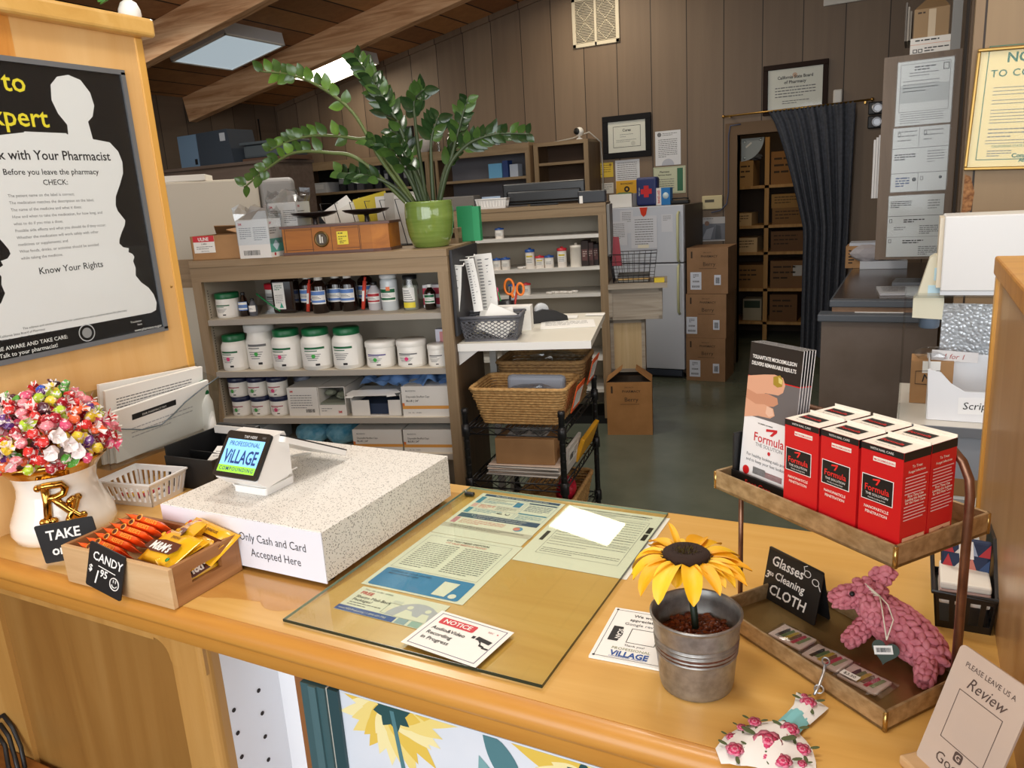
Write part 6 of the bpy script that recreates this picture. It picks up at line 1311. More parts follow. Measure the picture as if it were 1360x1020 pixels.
# ---- black wire cart
CX, CY, CR = -1.589, 2.574, 9.0; CW_, CD = .405, .60
_c1 = Vector((math.cos(math.radians(CR)), math.sin(math.radians(CR)), 0)); _c2 = Vector((-math.sin(math.radians(CR)), math.cos(math.radians(CR)), 0))
def CP(a, b, z=0.0): return Vector((CX, CY, z))+_c1*a+_c2*b
t = thing('wire_cart', 'black wire shelving cart on casters beside the shelf cabinet', 'cart', (CX, CY, 0), CR)
for a in (0, CW_):
    for b in (0, CD):
        m = MB(); m.lathe([(.0125, .12), (.0125, .85), (.015, .852), (.015, .87), (.012, .874), (0, .874)], BLACKP, 14, T(a, b, 0))
        for q in range(20): m.lathe([(.0126, .14+q*.035), (.0134, .143+q*.035), (.0126, .146+q*.035)], BLACKP, 14, T(a, b, 0), cap=False)
        m.build('post', t)
        m = MB(); m.lathe([(.012, .10), (.02, .115), (.012, .13)], BLACKP, 12, T(a, b, 0)); m.box(a-.006, a+.028, b-.028, b+.03, .075, .112, BLACKP, .006); cst = m.build('caster', t); m = MB(); m.lathe([(.03, -.012), (.048, -.012), (.052, -.006), (.052, .006), (.048, .012), (.03, .012)], BLACKP, 20, T(a+.012, b, .054) @ Ry(90)); m.build('wheel', cst)
CSH = (.795, .565, .30)
for z in CSH:
    m = MB()
    for (p, q) in (((0, 0), (CW_, 0)), ((CW_, 0), (CW_, CD)), ((CW_, CD), (0, CD)), ((0, CD), (0, 0))):
        for dz in (0, -.028): m.tube([(*p, z+dz), (*q, z+dz)], .0035, BLACKP, 6)
        L = math.dist(p, q); n_ = int(L/.045)
        m.tube([(p[0]+(q[0]-p[0])*i/n_, p[1]+(q[1]-p[1])*i/n_, z-.028*(i % 2)) for i in range(n_+1)], .0024, BLACKP, 5)
    for i in range(1, 22): m.tube([(CW_*i/22, 0, z+.002), (CW_*i/22, CD, z+.002)], .0016, BLACKP, 4)
    for b in (.2, .4): m.tube([(0, b, z-.004), (CW_, b, z-.004)], .0028, BLACKP, 5)
    for a in (0, CW_):
        for b in (0, CD): m.lathe([(.0135, -.04), (.019, -.036), (.017, .010), (.0135, .012)], BLACKP, 14, T(a, b, z), cap=False)
    m.build('shelf', t)
WK = [mottled('wicker_light', '#a67c46', '#c9a066', 70, .75, 0, .3), mottled('wicker_dark', '#7a5c38', '#9a7748', 70, .75, 0, .3)]
def wicker(name, label, loc, rz, wt, dt, wb, db, h_, mm, rows=13, group=None):
    t = thing(name, label, 'basket', loc, rz, group)
    m = MB()
    for k in range(rows+1):
        u = k/rows; ww, dd = wb+(wt-wb)*u, db+(dt-db)*u; z = .004+h_*u; r_ = h_/rows*.52
        pts = []; path = rrect(ww, dd, .03, 3, -ww/2, -dd/2); P = []
        for i in range(len(path)):
            a, b = Vector(path[i]), Vector(path[(i+1) % len(path)]); n_ = max(1, int((b-a).length/.014))
            for q in range(n_): P.append(a.lerp(b, q/n_))
        for i, p in enumerate(P):
            off = .0022*(1 if (i+k) % 2 else -1); d = p.normalized() if p.length else p
            pts.append((p.x+d.x*off, p.y+d.y*off, z))
        m.tube(pts, r_*(1.0 if k < rows else 1.5), mm, 6, closed=True)
    m.build('weave', t)
    m = MB(); m.box(-wb/2+.005, wb/2-.005, -db/2+.005, db/2-.005, .002, .008, mm); m.build('base', t)
    return t
tb = wicker('wicker_basket', 'light woven seagrass basket at the front of the top cart shelf', tuple(CP(.215, .16, CSH[0]+.004)), CR+1, .40, .27, .325, .21, .145, WK[0])
tb2 = wicker('wicker_basket', 'darker woven seagrass basket at the back of the top cart shelf', tuple(CP(.225, .445, CSH[0]+.004)), CR+2, .38, .26, .31, .20, .19, WK[1])
ORG = mat('#e8591f', .5)
for tt, hh, b0 in ((tb, .145, -.08), (tb2, .19, -.08)):
    m = MB(); Ms = frame((.196 if hh < .17 else .188, b0, hh-.10), (0, 1, 0), (.28, 0, 1)) @ T(0, 0, .012)
    sheet(m, Ms, .15, .115, ORG, [('r', .012, .015, .126, .075, WHITE), ('l', .02, .078, .10, 5, .012, .005, GREYINK)], .003); m.build('tag_card', tt)
m = MB(); m.box(-.13, .13, -.06, .07, -.10, .0, mat('#aeb6c4', .5), .02, 3); tag(m.build('document_tray', loc=tuple(CP(.225, .325, CSH[0]+.155)), rz=CR), 'pale grey blue plastic tray wedged between the two woven baskets', 'tray')
m = MB(); rn = random.Random(5)
m.ball((0, 0, 0), .075, FILM, 3, (1.6, .9, .45), .16, None, rn); tag(m.build('plastic_bag', loc=tuple(CP(.25, .16, CSH[0]+.105)), rz=CR), 'clear plastic bags in the light woven basket', 'bag')
m = MB(); m.ball((0, 0, 0), .07, FILM, 3, (1.7, .9, .5), .16, None, rn); tag(m.build('plastic_bag', loc=tuple(CP(.27, .445, CSH[0]+.185)), rz=CR), 'crinkled clear plastic bags on the darker woven basket', 'bag')
t = thing('cardboard_box', 'brown cardboard parcel with shipping labels on the middle cart shelf', 'box', tuple(CP(.218, .17, CSH[1]+.055)), CR+3)
m = MB(); m.box(-.125, .125, -.10, .10, 0, .11, KRAFT, .002); m.build('body', t)
m = MB(); sheet(m, T(-.085, -.07, .1108), .17, .13, WHITE, [('b', .02, .03, .06, .05, INK), ('b', .10, .03, .05, .05, INK), ('l', .02, .115, .12, 2, .015, .005, INK)], .0004); m.build('label', t)
for q in range(6):
    m = MB(); m.box(-.155, .155, -.11, .12, 0, .0078, (mat('#cfccc6', .5), mat('#d8c3b2', .5))[q % 2], .003, 1); m.box(-.155, .155, -.111, -.109, .002, .004, mat('#8f8c88', .5))
    tag(m.build('mailer_envelope', loc=tuple(CP(.21+.004*(q % 3), .165+.004*(q % 2), CSH[1]+.005+.0082*q)), rz=CR+(-1.5, 1, 0, 2, -1, .5)[q]), 'white padded mailer, %s in the flat stack under the cardboard parcel' % ('lowest', 'second from bottom', 'third from bottom', 'third from top', 'second from top', 'topmost')[q], 'mailer', 'mailers on the middle cart shelf')
m = MB(); m.box(0, .02, -.15, .15, 0, .11, mat('#dfa21c', .5), .004); o = m.build('yellow_envelope', loc=tuple(CP(.375, .42, CSH[1]+.006)), rz=CR); o.rotation_euler.y = .35; tag(o, 'mustard yellow envelope standing at the back of the middle cart shelf', 'envelope')
m = MB(); m.box(-.012, .0, -.11, .11, 0, .12, mat('#d5d1ca', .5)); sheet(m, frame((.0004, -.09, .04), (0, 1, 0), (0, 0, 1)), .16, .06, WHITE, [('b', .02, .01, .06, .03, INK), ('l', .09, .045, .06, 4, .01, .004, INK)], .0003); o = m.build('labelled_package', loc=tuple(CP(.388, .20, CSH[1]+.006)), rz=CR); o.rotation_euler.y = .15; tag(o, 'white package with shipping label at right edge of the middle cart shelf', 'package')
wicker('wicker_basket', 'woven basket at right of the lowest cart shelf', tuple(CP(.27, .35, CSH[2]+.004)), CR, .25, .40, .21, .34, .12, WK[0], 9)
m = MB(); rn = random.Random(12); m.ball((0, 0, .05), .06, mat('#c4203a', .35), 3, (.7, 1.1, 1.0), .10, None, rn); tag(m.build('red_bag', loc=tuple(CP(.34, .26, CSH[2]+.09)), rz=CR), 'crumpled red bag in the basket on the lowest cart shelf', 'bag')
m = MB(); rn = random.Random(13); m.ball((0, 0, .06), .075, mat('#c9c7cc', .4), 3, (1.0, .9, .9), .06, None, rn); tag(m.build('grey_bag', loc=tuple(CP(.13, .16, CSH[2]+.006)), rz=CR), 'pale grey plastic bag on the lowest cart shelf, front left', 'bag')
m = MB(); m.box(-.03, .09, -.05, .05, 0, .13, mat('#55565e', .5), .02); tag(m.build('grey_pouch', loc=tuple(CP(.17, .05, CSH[2]+.006)), rz=CR), 'dark grey pouch at the front of the lowest cart shelf', 'pouch')
# ---- hutch across the aisle
HB, HA = 2.545, .432
t = thing('shelf_hutch', 'taupe cabinet with white shelves of capped bottles across the aisle', 'cabinet', tuple(KP(0, HB)), KR)
m = MB(); m.box(-.66, HA, -.004, .46, 1.59, 1.615, TAUPE); m.box(-.66, HA, 0, .02, 1.53, 1.592, TAUPE); m.build('top_board', t)
for a in (-.66, .376): m = MB(); m.box(a, a+.056, 0, .02, .06, 1.53, TAUPEV); m.build('stile', t)
m = MB(); m.box(HA-.018, HA, .02, .46, .06, 1.59, TAUPEV); m.box(-.66, -.642, .02, .46, .06, 1.59, TAUPEV); m.build('side_panel', t)
m = MB(); m.box(-.642, HA-.018, .44, .46, .06, 1.59, mat('#c6bba7', .6)); m.build('back_panel', t)
m = MB(); m.box(-.62, HA-.03, .06, .40, 0, .06, BLACK); m.build('plinth', t)
for z in (1.403, 1.178, .988, .76, .52, .28): m = MB(); m.box(-.642, .376, .006, .44, z-.024, z, mat('#dcd9d2', .45)); m.build('shelf', t)
HS = (1.403, 1.178, .988)
CAPB, CAPR = mat('#1f4f9a', .4), mat('#c22a34', .4)
def vial(r, h, cap, stripe=True):
    m = MB(); m.lathe([(r, 0), (r, h*.80)], mat('#eee6dc', .4), 16); P_ = [('body', m)]
    m = MB(); m.lathe([(r*1.08, h*.80), (r*1.08, h*.92), (r*.3, h*.94), (r*.3, h), (0, h)], cap, 16); P_.append(('cap', m))
    m = MB(); wrap(m, r*1.03, h*.25, h*.7, -60, 60, WHITE)
    for q in range(3): wrap(m, r*1.05, h*(.3+.08*q), h*(.32+.08*q), -40, 30, GREYINK)
    if stripe: wrap(m, r*1.05, h*.56, h*.64, -40, 40, mat('#d8c23a', .5))
    P_.append(('label', m)); return P_
for q, (a, si, r, h, c_, st, lb) in enumerate(((-.343, 0, .032, .078, CAPB, 0, 'alone on the highest hutch shelf'), (-.376, 1, .029, .088, CAPB, 0, 'leftmost on the middle hutch shelf'), (-.310, 1, .032, .090, CAPB, 0, 'second from left on the middle hutch shelf'), (-.129, 1, .033, .147, CAPB, 1, 'tall blue-capped one with a yellow stripe'), (-.058, 1, .032, .092, CAPR, 1, 'short, between two blue-capped ones'), (.010, 1, .033, .092, CAPB, 0, 'right of the short red-capped one'), (.104, 1, .033, .146, CAPR, 1, 'tall red-capped one with a yellow stripe'), (-.27, 2, .031, .086, CAPB, 0, 'behind the orange scissors on the low hutch shelf'), (-.169, 2, .032, .090, CAPR, 0, 'on the low hutch shelf right of the scissors'))):
    t_ = thing('capped_bottle', 'white %s-capped bottle, %s' % ('blue' if c_ is CAPB else 'red', lb), 'bottle', tuple(KP(a, HB+.06, HS[si])), KR)
    for n_, m_ in vial(r, h, c_, st): m_.build(n_, t_)
m = MB(); m.lathe([(.042, 0), (.043, .13), (.045, .132), (.045, .15), (.012, .152), (.01, .165), (0, .165)], mat('#e6dfd2', .4), 20); tag(m.build('white_canister', loc=tuple(KP(.204, HB+.07, HS[1])), rz=KR), 'large plain white canister right of the tall red-capped bottle', 'canister')
for q in range(3):
    m = MB(); m.box(-.026, .026, -.06, .06, 0, (.18, .165, .15)[q], mat(('#2c1f1d', '#3a2624', '#241c1e')[q], .5), .004); sheet(m, frame((-.02, -.0606, .04), (1, 0, 0), (0, 0, 1)), .04, .08, mat('#5d3a38', .5), [('l', .006, .06, .03, 3, .015, .006, mat('#b9a8a0', .5))], .0003)
    tag(m.build('dark_binder', loc=tuple(KP(.275+.035*q, HB+.10+.02*q, HS[1])), rz=KR-6), 'dark brown book %s at the right of the middle hutch shelf' % ('leftmost of three', 'middle of three', 'rightmost of three')[q], 'book', 'dark books on the hutch')
for a, si, n_, lb in ((-.22, 1, 4, 'lying left of the tall blue-capped bottle'), (-.02, 2, 5, 'scattered along the low hutch shelf'), (.13, 2, 2, 'lying at the right of the low hutch shelf')):
    for q in range(n_):
        m = MB(); m.tube([(0, 0, .009), (.045, .01*(q % 2), .009)], .009, mat('#e9e4dc', .4), 8); tag(m.build('white_tube', loc=tuple(KP(a+.03*q, HB+.05+.02*(q % 2), HS[si])), rz=KR+25*(q % 3)-20), 'small white tube %s' % lb, 'tube', 'white tubes %s' % lb)
m = MB(); m.box(0, .25, 0, .2, 0, .10, mat('#6f6a64', .5), .004); tag(m.build('grey_case', loc=tuple(KP(-.77, HB+.08, 1.616)), rz=KR), 'flat grey case on the hutch top behind the plant', 'case')
t = thing('plastic_basket', 'small white slotted basket on the hutch beside the monitor', 'basket', tuple(KP(-.385, HB+.09, 1.616)), KR)
m = MB(); slotted(m, -.115, .115, -.06, .06, .068, WB, 10, 5, .012, .55); m.build('body', t)
t = thing('monitor', 'wide black monitor seen from behind on the hutch top', 'monitor', tuple(KP(-.03, HB+.24, 1.616)), KR+3)
m = MB(); m.box(-.30, .30, -.03, .0, .012, .165, BLACKP, .01); m.box(-.27, .27, -.05, -.03, .03, .11, BLACKP, .012); m.build('screen_back', t)
m = MB(); m.box(-.10, .10, -.06, .06, 0, .012, BLACKP, .003); m.build('stand', t)
t = thing('card_reader', 'small dark box with white label at right end of the hutch top', 'device', tuple(KP(.335, HB+.08, 1.616)), KR-2)
m = MB(); m.box(-.095, .095, -.05, .05, 0, .082, mat('#2b2d33', .4), .006); m.build('body', t)
m = MB(); m.box(-.085, -.062, -.0515, -.0505, .0, .05, WHITE); m.build('label', t)
m = MB(); m.box(-.07, .07, -.03, .0, 0, .085, mat('#9fb3cc', .2)); tag(m.build('glossy_sheet', loc=tuple(KP(-.43, HB+.28, 1.616)), rz=KR), 'pale blue glossy sheet behind the white slotted basket', 'sheet')
# file pocket on the hutch end and the wire basket unit beyond
m = MB(); m.box(0, .022, .0, .30, 1.24, 1.60, mat('#8d8a85', .5), .003); tag(m.build('file_pocket', loc=tuple(KP(HA+.002, HB+.02)), rz=KR), 'grey file pocket hung on the right end of the hutch', 'file pocket')
m = MB(); m.prism([(0, 0), (.072, 0), (.052, .20), (.012, .205)], -.006, 0, mat('#8e1426', .45), M=frame((0, 0, 0), (1, 0, 0), (0, 0, 1))); tag(m.build('red_folder', loc=tuple(KP(HA+.028, HB+.05, 1.17)), rz=KR), 'dark red folder hanging beside the refrigerator door papers', 'folder')
# ---- drawer unit
t = thing('drawer_unit', 'weathered grey oak drawer unit between the hutch and the refrigerator', 'drawers', tuple(KP(HA, HB)), KR)
GW2 = wood('weathered_oak', '#8b7f70', '#a4998a', '#b5ab9c', 0, .6, 0, 1.4, .2); PLY = wood('birch_ply', '#b49a70', '#c2a97f', '#cdb68e', 2, .5)
m = MB(); m.box(.0, .41, -.03, .40, 1.012, 1.045, GW2); m.build('top', t)
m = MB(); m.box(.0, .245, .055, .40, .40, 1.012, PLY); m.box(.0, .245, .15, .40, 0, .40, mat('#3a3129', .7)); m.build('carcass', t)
def framed(x0, x1, z0, z1, y, pan, fr, mm_):
    m = MB(); m.box(x0, x1, y, y+.018, z0, z1, fr); m.build(mm_, t)
    m = MB(); m.box(x0+.022, x1-.022, y-.0012, y+.002, z0+.022, z1-.022, pan); c = t.children[-1]; o = m.build('inset_panel', c); return o
m = MB(); m.box(0, .373, .02, .40, .80, 1.0, GW2); m.build('drawer_box', t)
for (x0, x1, z0, z1, y, pan, nm_) in ((0, .373, .79, 1.010, .0, GW2, 'drawer_front'), (0, .248, .40, .787, .035, PLY, 'door')):
    m = MB()
    for q in ((x0, x1, z0, z0+.025), (x0, x1, z1-.025, z1), (x0, x0+.025, z0, z1), (x1-.025, x1, z0, z1)): m.box(q[0], q[1], y, y+.02, q[2], q[3], GW2)
    pr = m.build(nm_, t)
    m = MB(); m.box(x0+.025, x1-.025, y+.006, y+.02, z0+.025, z1-.025, pan); m.build('inset_panel', pr)
t = thing('wire_basket', 'dark wire basket with papers on the weathered drawer unit', 'basket', tuple(KP(HA+.175, HB+.14, 1.046)), KR)
m = MB(); WM = mat('#4a4a4e', .35, .6)
for i in range(9):
    u = i/8
    for b0, b1 in ((-.10, -.13), (.10, .13)): m.tube([(-.14+.28*u, b0, .003), (-.165+.33*u, b1, .205)], .0018, WM, 5)
    m.tube([(-.14+.28*u, -.10, .003), (-.14+.28*u, .10, .003)], .0018, WM, 5)
for k in range(5):
    v = k/4; w_, d_ = .14+.025*v, .10+.03*v; z = .003+.202*v; m.tube([(-w_, -d_, z), (w_, -d_, z), (w_, d_, z), (-w_, d_, z)], .0035 if k == 4 else .0018, WM, 5, closed=True)
for i in range(6):
    u = i/5; b0 = -.10+.2*u; b1 = -.13+.26*u
    for sg in (-1, 1): m.tube([(sg*.14, b0, .003), (sg*.165, b1, .205)], .0018, WM, 5)
m.build('wires', t)
m = MB(); rn = random.Random(3)
for q in range(4): m.box(-.11, .11, -.08, .08, .006+.014*q, .016+.014*q, mat(('#8b8880', '#c9a46a', '#6d6b68', '#4a4946')[q], .7), M=Rz(rn.uniform(-6, 6)))
tag(m.build('paper_pile', loc=tuple(KP(HA+.175, HB+.14, 1.046)), rz=KR), 'small pile of papers inside the dark wire basket', 'papers')
m = MB(); m.box(-.035, .035, -.03, .03, 0, .028, mat('#dcc22e', .6)); tag(m.build('sticky_pad', loc=tuple(KP(HA+.355, HB+.04, 1.046)), rz=KR), 'yellow sticky note pad at the corner of the drawer unit', 'note pad')
# ---- cardboard cartons
TXB = mat('#3a2a1c', .7)
def berry(label, loc, rz, w_, d_, h_, opened, labels, mm=KRAFTD, name='cardboard_box'):
    t = thing(name, label, 'box', loc, rz); m = MB(); m.box(-w_/2, w_/2, 0, d_, 0, h_, mm)
    if opened: m.box(-w_/2+.004, w_/2-.004, .004, d_-.004, h_-.001, h_+.0005, mat('#241a12', .9))  # dark sheet on the solid top paints the shade inside the open box
    F = frame((-w_/2, -.0006, 0), (1, 0, 0), (0, 0, 1)); k = w_/.34
    m.text('SPECIALTY', .014*k, w_*.50, h_-.045*k, TXB, z=0, M=F); m.text('PHARMACY', .026*k, w_*.55, h_-.080*k, TXB, z=0, M=F, bold=.015); m.text('Berry', .046*k, w_*.55, h_-.150*k, TXB, z=0, M=F)
    m.add([(w_*.30, h_-.170*k, 0), (w_*.72, h_-.170*k, 0), (w_*.72, h_-.173*k, 0), (w_*.30, h_-.173*k, 0)], [(0, 1, 2, 3)], TXB, False, F)
    m.add([(w_*.10, h_-.085*k, 0), (w_*.14, h_-.085*k, 0), (w_*.14, h_-.03*k, 0), (w_*.10, h_-.03*k, 0)], [(0, 1, 2, 3)], TXB, False, F); m.build('body', t)
    for (x, z, a, b, bar) in labels:
        m = MB(); sheet(m, F @ T(x, z, .0006), a, b, mat('#d3d8e4', .5), [('b', a*.15, b*.12, a*.7, b*.12, INK), ('b', a*.2, b*.42, a*.6, b*.10, INK), ('l', a*.25, b*.85, a*.5, 3, b*.08, b*.03, INK)] if bar else [('b', a*.2, b*.15, a*.6, b*.6, INK)], .0005); m.build('shipping_label', t)
    if opened:
        for pts in ([(-w_/2, 0, h_), (-w_/2, d_, h_), (-w_/2+.11, d_-.02, h_+.085), (-w_/2+.11, .01, h_+.085)], [(w_/2, 0, h_), (w_/2, d_, h_), (w_/2-.11, d_-.02, h_+.085), (w_/2-.11, .01, h_+.085)]):
            m = MB(); m.add(pts+[(p[0], p[1], p[2]+.004) for p in pts], [(0, 1, 2, 3), (7, 6, 5, 4), (0, 4, 5, 1), (1, 5, 6, 2), (2, 6, 7, 3), (3, 7, 4, 0)], mm); m.build('flap', t)
    return t
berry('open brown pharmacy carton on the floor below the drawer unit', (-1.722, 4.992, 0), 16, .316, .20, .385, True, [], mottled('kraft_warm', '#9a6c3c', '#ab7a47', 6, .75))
for q, (z, x, w_, lb) in enumerate(((0, -1.582, .342, 'lowest of the three stacked by the refrigerator'), (.386, -1.578, .346, 'middle of the three stacked by the refrigerator'), (.774, -1.566, .350, 'topmost of the three stacked by the refrigerator'))):
    berry('brown pharmacy carton, '+lb, (x, 6.65, z+.0005*q), 0, w_, .36, .385 if q < 2 else .392, False, [(.03 if q != 1 else -.0+.002, .035, .095, .15, True), (.235, .075, .055, .085, False)])
# ================================================================ back wall
t = thing('refrigerator', 'white two-door refrigerator against the back wall', 'refrigerator', (-2.135, 6.685, 0))
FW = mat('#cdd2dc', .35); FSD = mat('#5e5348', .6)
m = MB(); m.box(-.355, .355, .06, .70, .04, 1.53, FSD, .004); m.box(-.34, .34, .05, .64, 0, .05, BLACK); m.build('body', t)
for z0, z1, nm_ in ((1.045, 1.533, 'freezer_door'), (.085, 1.033, 'door')):
    m = MB(); m.box(-.358, .358, 0, .058, z0, z1, FW, .006); d = m.build(nm_, t)
    m = MB(); h0, h1 = (z0+.005, z1-.06) if nm_[0] == 'f' else (z1-.44, z1-.01)
    m.tube([(.318, 0, h0), (.318, -.035, h0+.02), (.318, -.042, (h0+h1)/2), (.318, -.035, h1-.02), (.318, 0, h1)], .012, mat('#c6c79a', .4), 8); m.build('handle', d)
m = MB(); m.box(-.33, .33, .012, .05, .02, .075, mat('#3a4250', .5)); m.build('kick_grille', t)
FY_ = 6.6845
for q, (x, z, w_, h_, lb, n_) in enumerate(((-2.245, 1.172, .236, .282, 'letter page in a clear sleeve on the freezer door', 11), (-2.437, 1.205, .155, .21, 'white list at the left of the freezer door', 9), (-2.345, 1.31, .12, .20, 'white page half behind the sleeve on the freezer door', 7), (-1.97, 1.31, .10, .15, 'faint small sheet right of the sleeve on the freezer door', 4))):
    m = MB(); sheet(m, wallf(x, FY_-.0015*(3-q if q < 3 else 1), z), w_, h_, mat('#d9dbe2', .5), [('l', w_*.15, h_*.88, w_*.7, n_, h_*.075, h_*.022, GREYINK)]+([('r', .06, .004, .10, .028, CREAM)] if q == 0 else []), .0006); tag(m.build('paper_notice'), lb, 'paper')
m = MB(); m.prism([(-.035, .08), (.035, .08), (.022, .02), (0, -.002), (-.022, .02)], -.012, 0, mat('#d93a1e', .4), M=frame((-2.128, FY_-.006, 1.447), (1, 0, 0), (0, 0, 1))); tag(m.build('magnet_clip'), 'bright orange magnetic clip at the top of the freezer door', 'clip')
FT = 1.535
t = thing('plastic_bin', 'white plastic bin with green contents on the refrigerator', 'bin', (-2.36, 6.86, FT))
m = MB(); m.box(-.10, .10, -.10, .10, 0, .004, WHITE)
for q in ((-.11, .11, -.11, -.105), (-.11, .11, .105, .11), (-.11, -.105, -.11, .11), (.105, .11, -.11, .11)): m.box(*q, 0, .115, WHITE)
m.build('body', t)
m = MB(); rn = random.Random(2); m.ball((0, 0, .10), .09, mat('#4f6b3c', .7), 2, (1.0, 1.0, .35), .1, None, rn); m.build('contents', t)
t = thing('first_aid_kit', 'navy blue first aid case with red cross on the refrigerator', 'case', (-2.14, 6.86, FT))
m = MB(); m.box(-.095, .095, -.05, .05, 0, .248, mat('#27346a', .45), .022, 4); m.build('body', t)
m = MB(); RC = mat('#d2282c', .45); m.box(-.022, .022, -.0525, -.050, .075, .175, RC); m.box(-.05, .05, -.0527, -.050, .103, .147, RC); sheet(m, frame((-.075, -.0512, .05), (0, 0, 1), (-1, 0, 0)) @ T(0, -.02, 0), .15, .02, mat('#27346a', .45), [('t', .075, .004, .016, 'FIRST AID', WHITE, {})], .0003); m.build('red_cross', t)
t = thing('bandage_box', 'blue and white bandage box with red lettering on the refrigerator', 'box', (-1.985, 6.84, FT), -6)
m = MB(); BB2 = mat('#2f7fc4', .4); m.box(-.065, .065, -.03, .03, 0, .148, BB2); m.box(-.0655, -.018, -.0305, .0305, -.0, .1485, mat('#efe9e4', .45)); F = frame((-.042, -.0312, .012), (0, 0, 1), (-1, 0, 0)); m.text('BAND-AID', .030, .062, -.012, RC, M=F, bold=.02, sx=.8); m.lathe([(0, 0), (.028, 0), (.028, .001), (0, .001)], mat('#cfe3ea', .4), 16, T(.024, -.0305, .08) @ Rx(90)); m.build('body', t)
m = MB(); m.box(-.09, .09, -.04, .04, 0, .035, BLACK, .01); m.tube([(-.09, 0, .03), (-.05, -.01, .05), (.05, -.02, .052), (.09, -.02, .045)], .006, BLACK, 8); tag(m.build('black_case', loc=(-1.86, 6.86, FT)), 'flat black case at the right of the refrigerator top', 'case')
# framed things on the wall
W_ = 7.42
def framedoc(name, label, cat, x, z, w_, h_, fw_, fm, mat_w, items, tilt=0, y=W_, glass=True, bg_='#e9e6da', matc='#e6e3d6'):
    t = thing(name, label, cat, (x, y, z)); M0 = frame((-w_/2, -.004, -h_/2), (math.cos(math.radians(tilt)), 0, math.sin(math.radians(tilt))), (-math.sin(math.radians(tilt)), 0, math.cos(math.radians(tilt))))
    m = MB(M0)
    for q in ((0, w_, 0, fw_), (0, w_, h_-fw_, h_), (0, fw_, fw_, h_-fw_), (w_-fw_, w_, fw_, h_-fw_)): m.box(*q, 0, .022, fm, .003, 1)
    m.build('frame', t)
    m = MB(); sheet(m, M0 @ T(fw_, fw_, .008), w_-2*fw_, h_-2*fw_, mat(bg_, .6), items, .004); m.build('document', t)
    if glass: m = MB(M0); m.box(fw_, w_-fw_, fw_, h_-fw_, .012, .0135, clear('frame_glass', '#fbfcfc', .012, .03)); m.build('glazing', t)
    return t
BKF = mat('#19181a', .7, spec=.2); DKF = mat('#2a1b14', .7, spec=.2)
framedoc('framed_certificate', 'certificate with Cures heading in a wide black frame above refrigerator', 'certificate', -2.51, 2.18, .485, .395, .055, BKF, 0, [('o', .05, .045, .275, .195, INK, .004), ('t', .1875, .19, .034, 'Cures', INK, dict(bold=.02)), ('l', .12, .16, .13, 2, .02, .004, GREYINK), ('l', .08, .11, .20, 2, .015, .004, GREYINK), ('c', .25, .075, .022, mat('#d2cfc4', .5))])
framedoc('framed_certificate', 'state pharmacy licence in a dark brown frame above the curtain', 'certificate', -.99, 2.445, .53, .41, .042, DKF, 0, [('t', .223, .245, .036, 'California State Board', INK, dict(bold=.02, sx=.9)), ('t', .223, .205, .036, 'of Pharmacy', INK, dict(bold=.02)), ('l', .06, .17, .33, 4, .024, .008, GREYINK), ('l', .12, .06, .22, 2, .018, .006, GREYINK), ('c', .22, .27, .02, mat('#d8b49a', .5))])
def wallpaper_(label, x, z, w_, h_, c_, items, tilt=0, name='wall_notice', y=W_-.003):
    m = MB(); sheet(m, wallf(x, y, z, tilt), w_, h_, mat(c_, .55), items, .002); tag(m.build(name), label, 'notice')
wallpaper_('white certificate sheet right of the black framed certificate', -2.234, 1.885, .243, .312, '#dcdde0', [('c', .04, .28, .02, GREYINK), ('l', .07, .285, .14, 2, .015, .005, GREYINK), ('l', .03, .23, .18, 10, .017, .006, GREYINK), ('p', arc(.12, .0, .06, 0, 180, 12), mat('#b9bcc6', .5))])
wallpaper_('small yellow certificate left of the white papers above the refrigerator', -2.853, 1.815, .193, .138, '#d8b83c', [('l', .02, .11, .15, 5, .02, .006, mat('#7a5a1a', .6)), ('c', .165, .115, .013, mat('#8a6a2a', .6))])
wallpaper_('white printed sheet behind the yellow biohazard notice', -2.638, 1.70, .245, .265, '#d9dade', [('l', .02, .235, .20, 12, .019, .006, GREYINK)], y=W_-.001)
wallpaper_('yellow biohazard notice behind the white bin', -2.635, 1.63, .22, .142, '#e2ac2c', [('t', .11, .105, .022, 'BIOHAZARD', INK, dict(bold=.02)), ('c', .11, .06, .028, INK), ('c', .11, .06, .012, mat('#e2ac2c', .5), 2)])
wallpaper_('pale green certificate with dark green band right of the first aid case', -2.257, 1.624, .309, .248, '#c9cdb0', [('r', .23, .02, .055, .21, mat('#2f6a4a', .5)), ('t', .11, .195, .024, 'Pharmacy', INK, dict(bold=.02)), ('t', .11, .168, .020, 'Services Award', INK, dict(bold=.02)), ('l', .03, .13, .17, 6, .02, .006, GREYINK), ('o', .006, .006, .297, .236, mat('#8fa07a', .5), .003)])
wallpaper_('small white label beside the camera cable', -2.782, 1.66, .12, .10, '#cfcbc2', [('l', .015, .08, .09, 3, .02, .006, GREYINK)])
t = thing('thermostat', 'cream wall thermostat box right of the refrigerator', 'thermostat', (-1.694, W_, 1.522))
m = MB(); m.box(-.094, .094, -.035, 0, -.062, .062, mat('#cdbf94', .4), .008); m.build('case', t)
m = MB(); m.box(-.066, .02, -.0365, -.035, .002, .026, mat('#4a4434', .5)); m.build('display', t)
wallpaper_('grey photograph print above the stacked brown pharmacy cartons', -1.813, 1.165, .252, .222, '#b9b6b4', [('r', .012, .012, .228, .15, mat('#6d7078', .6)), ('p', [(.02, .02), (.10, .02), (.13, .13), (.06, .11)], mat('#9a9ca4', .6), 2), ('p', [(.14, .02), (.20, .02), (.19, .14), (.15, .15)], mat('#55585f', .6), 2), ('c', .065, .165, .022, mat('#8a6a58', .6), 2), ('l', .03, .205, .18, 1, .01, .006, GREYINK)], name='photo_print')
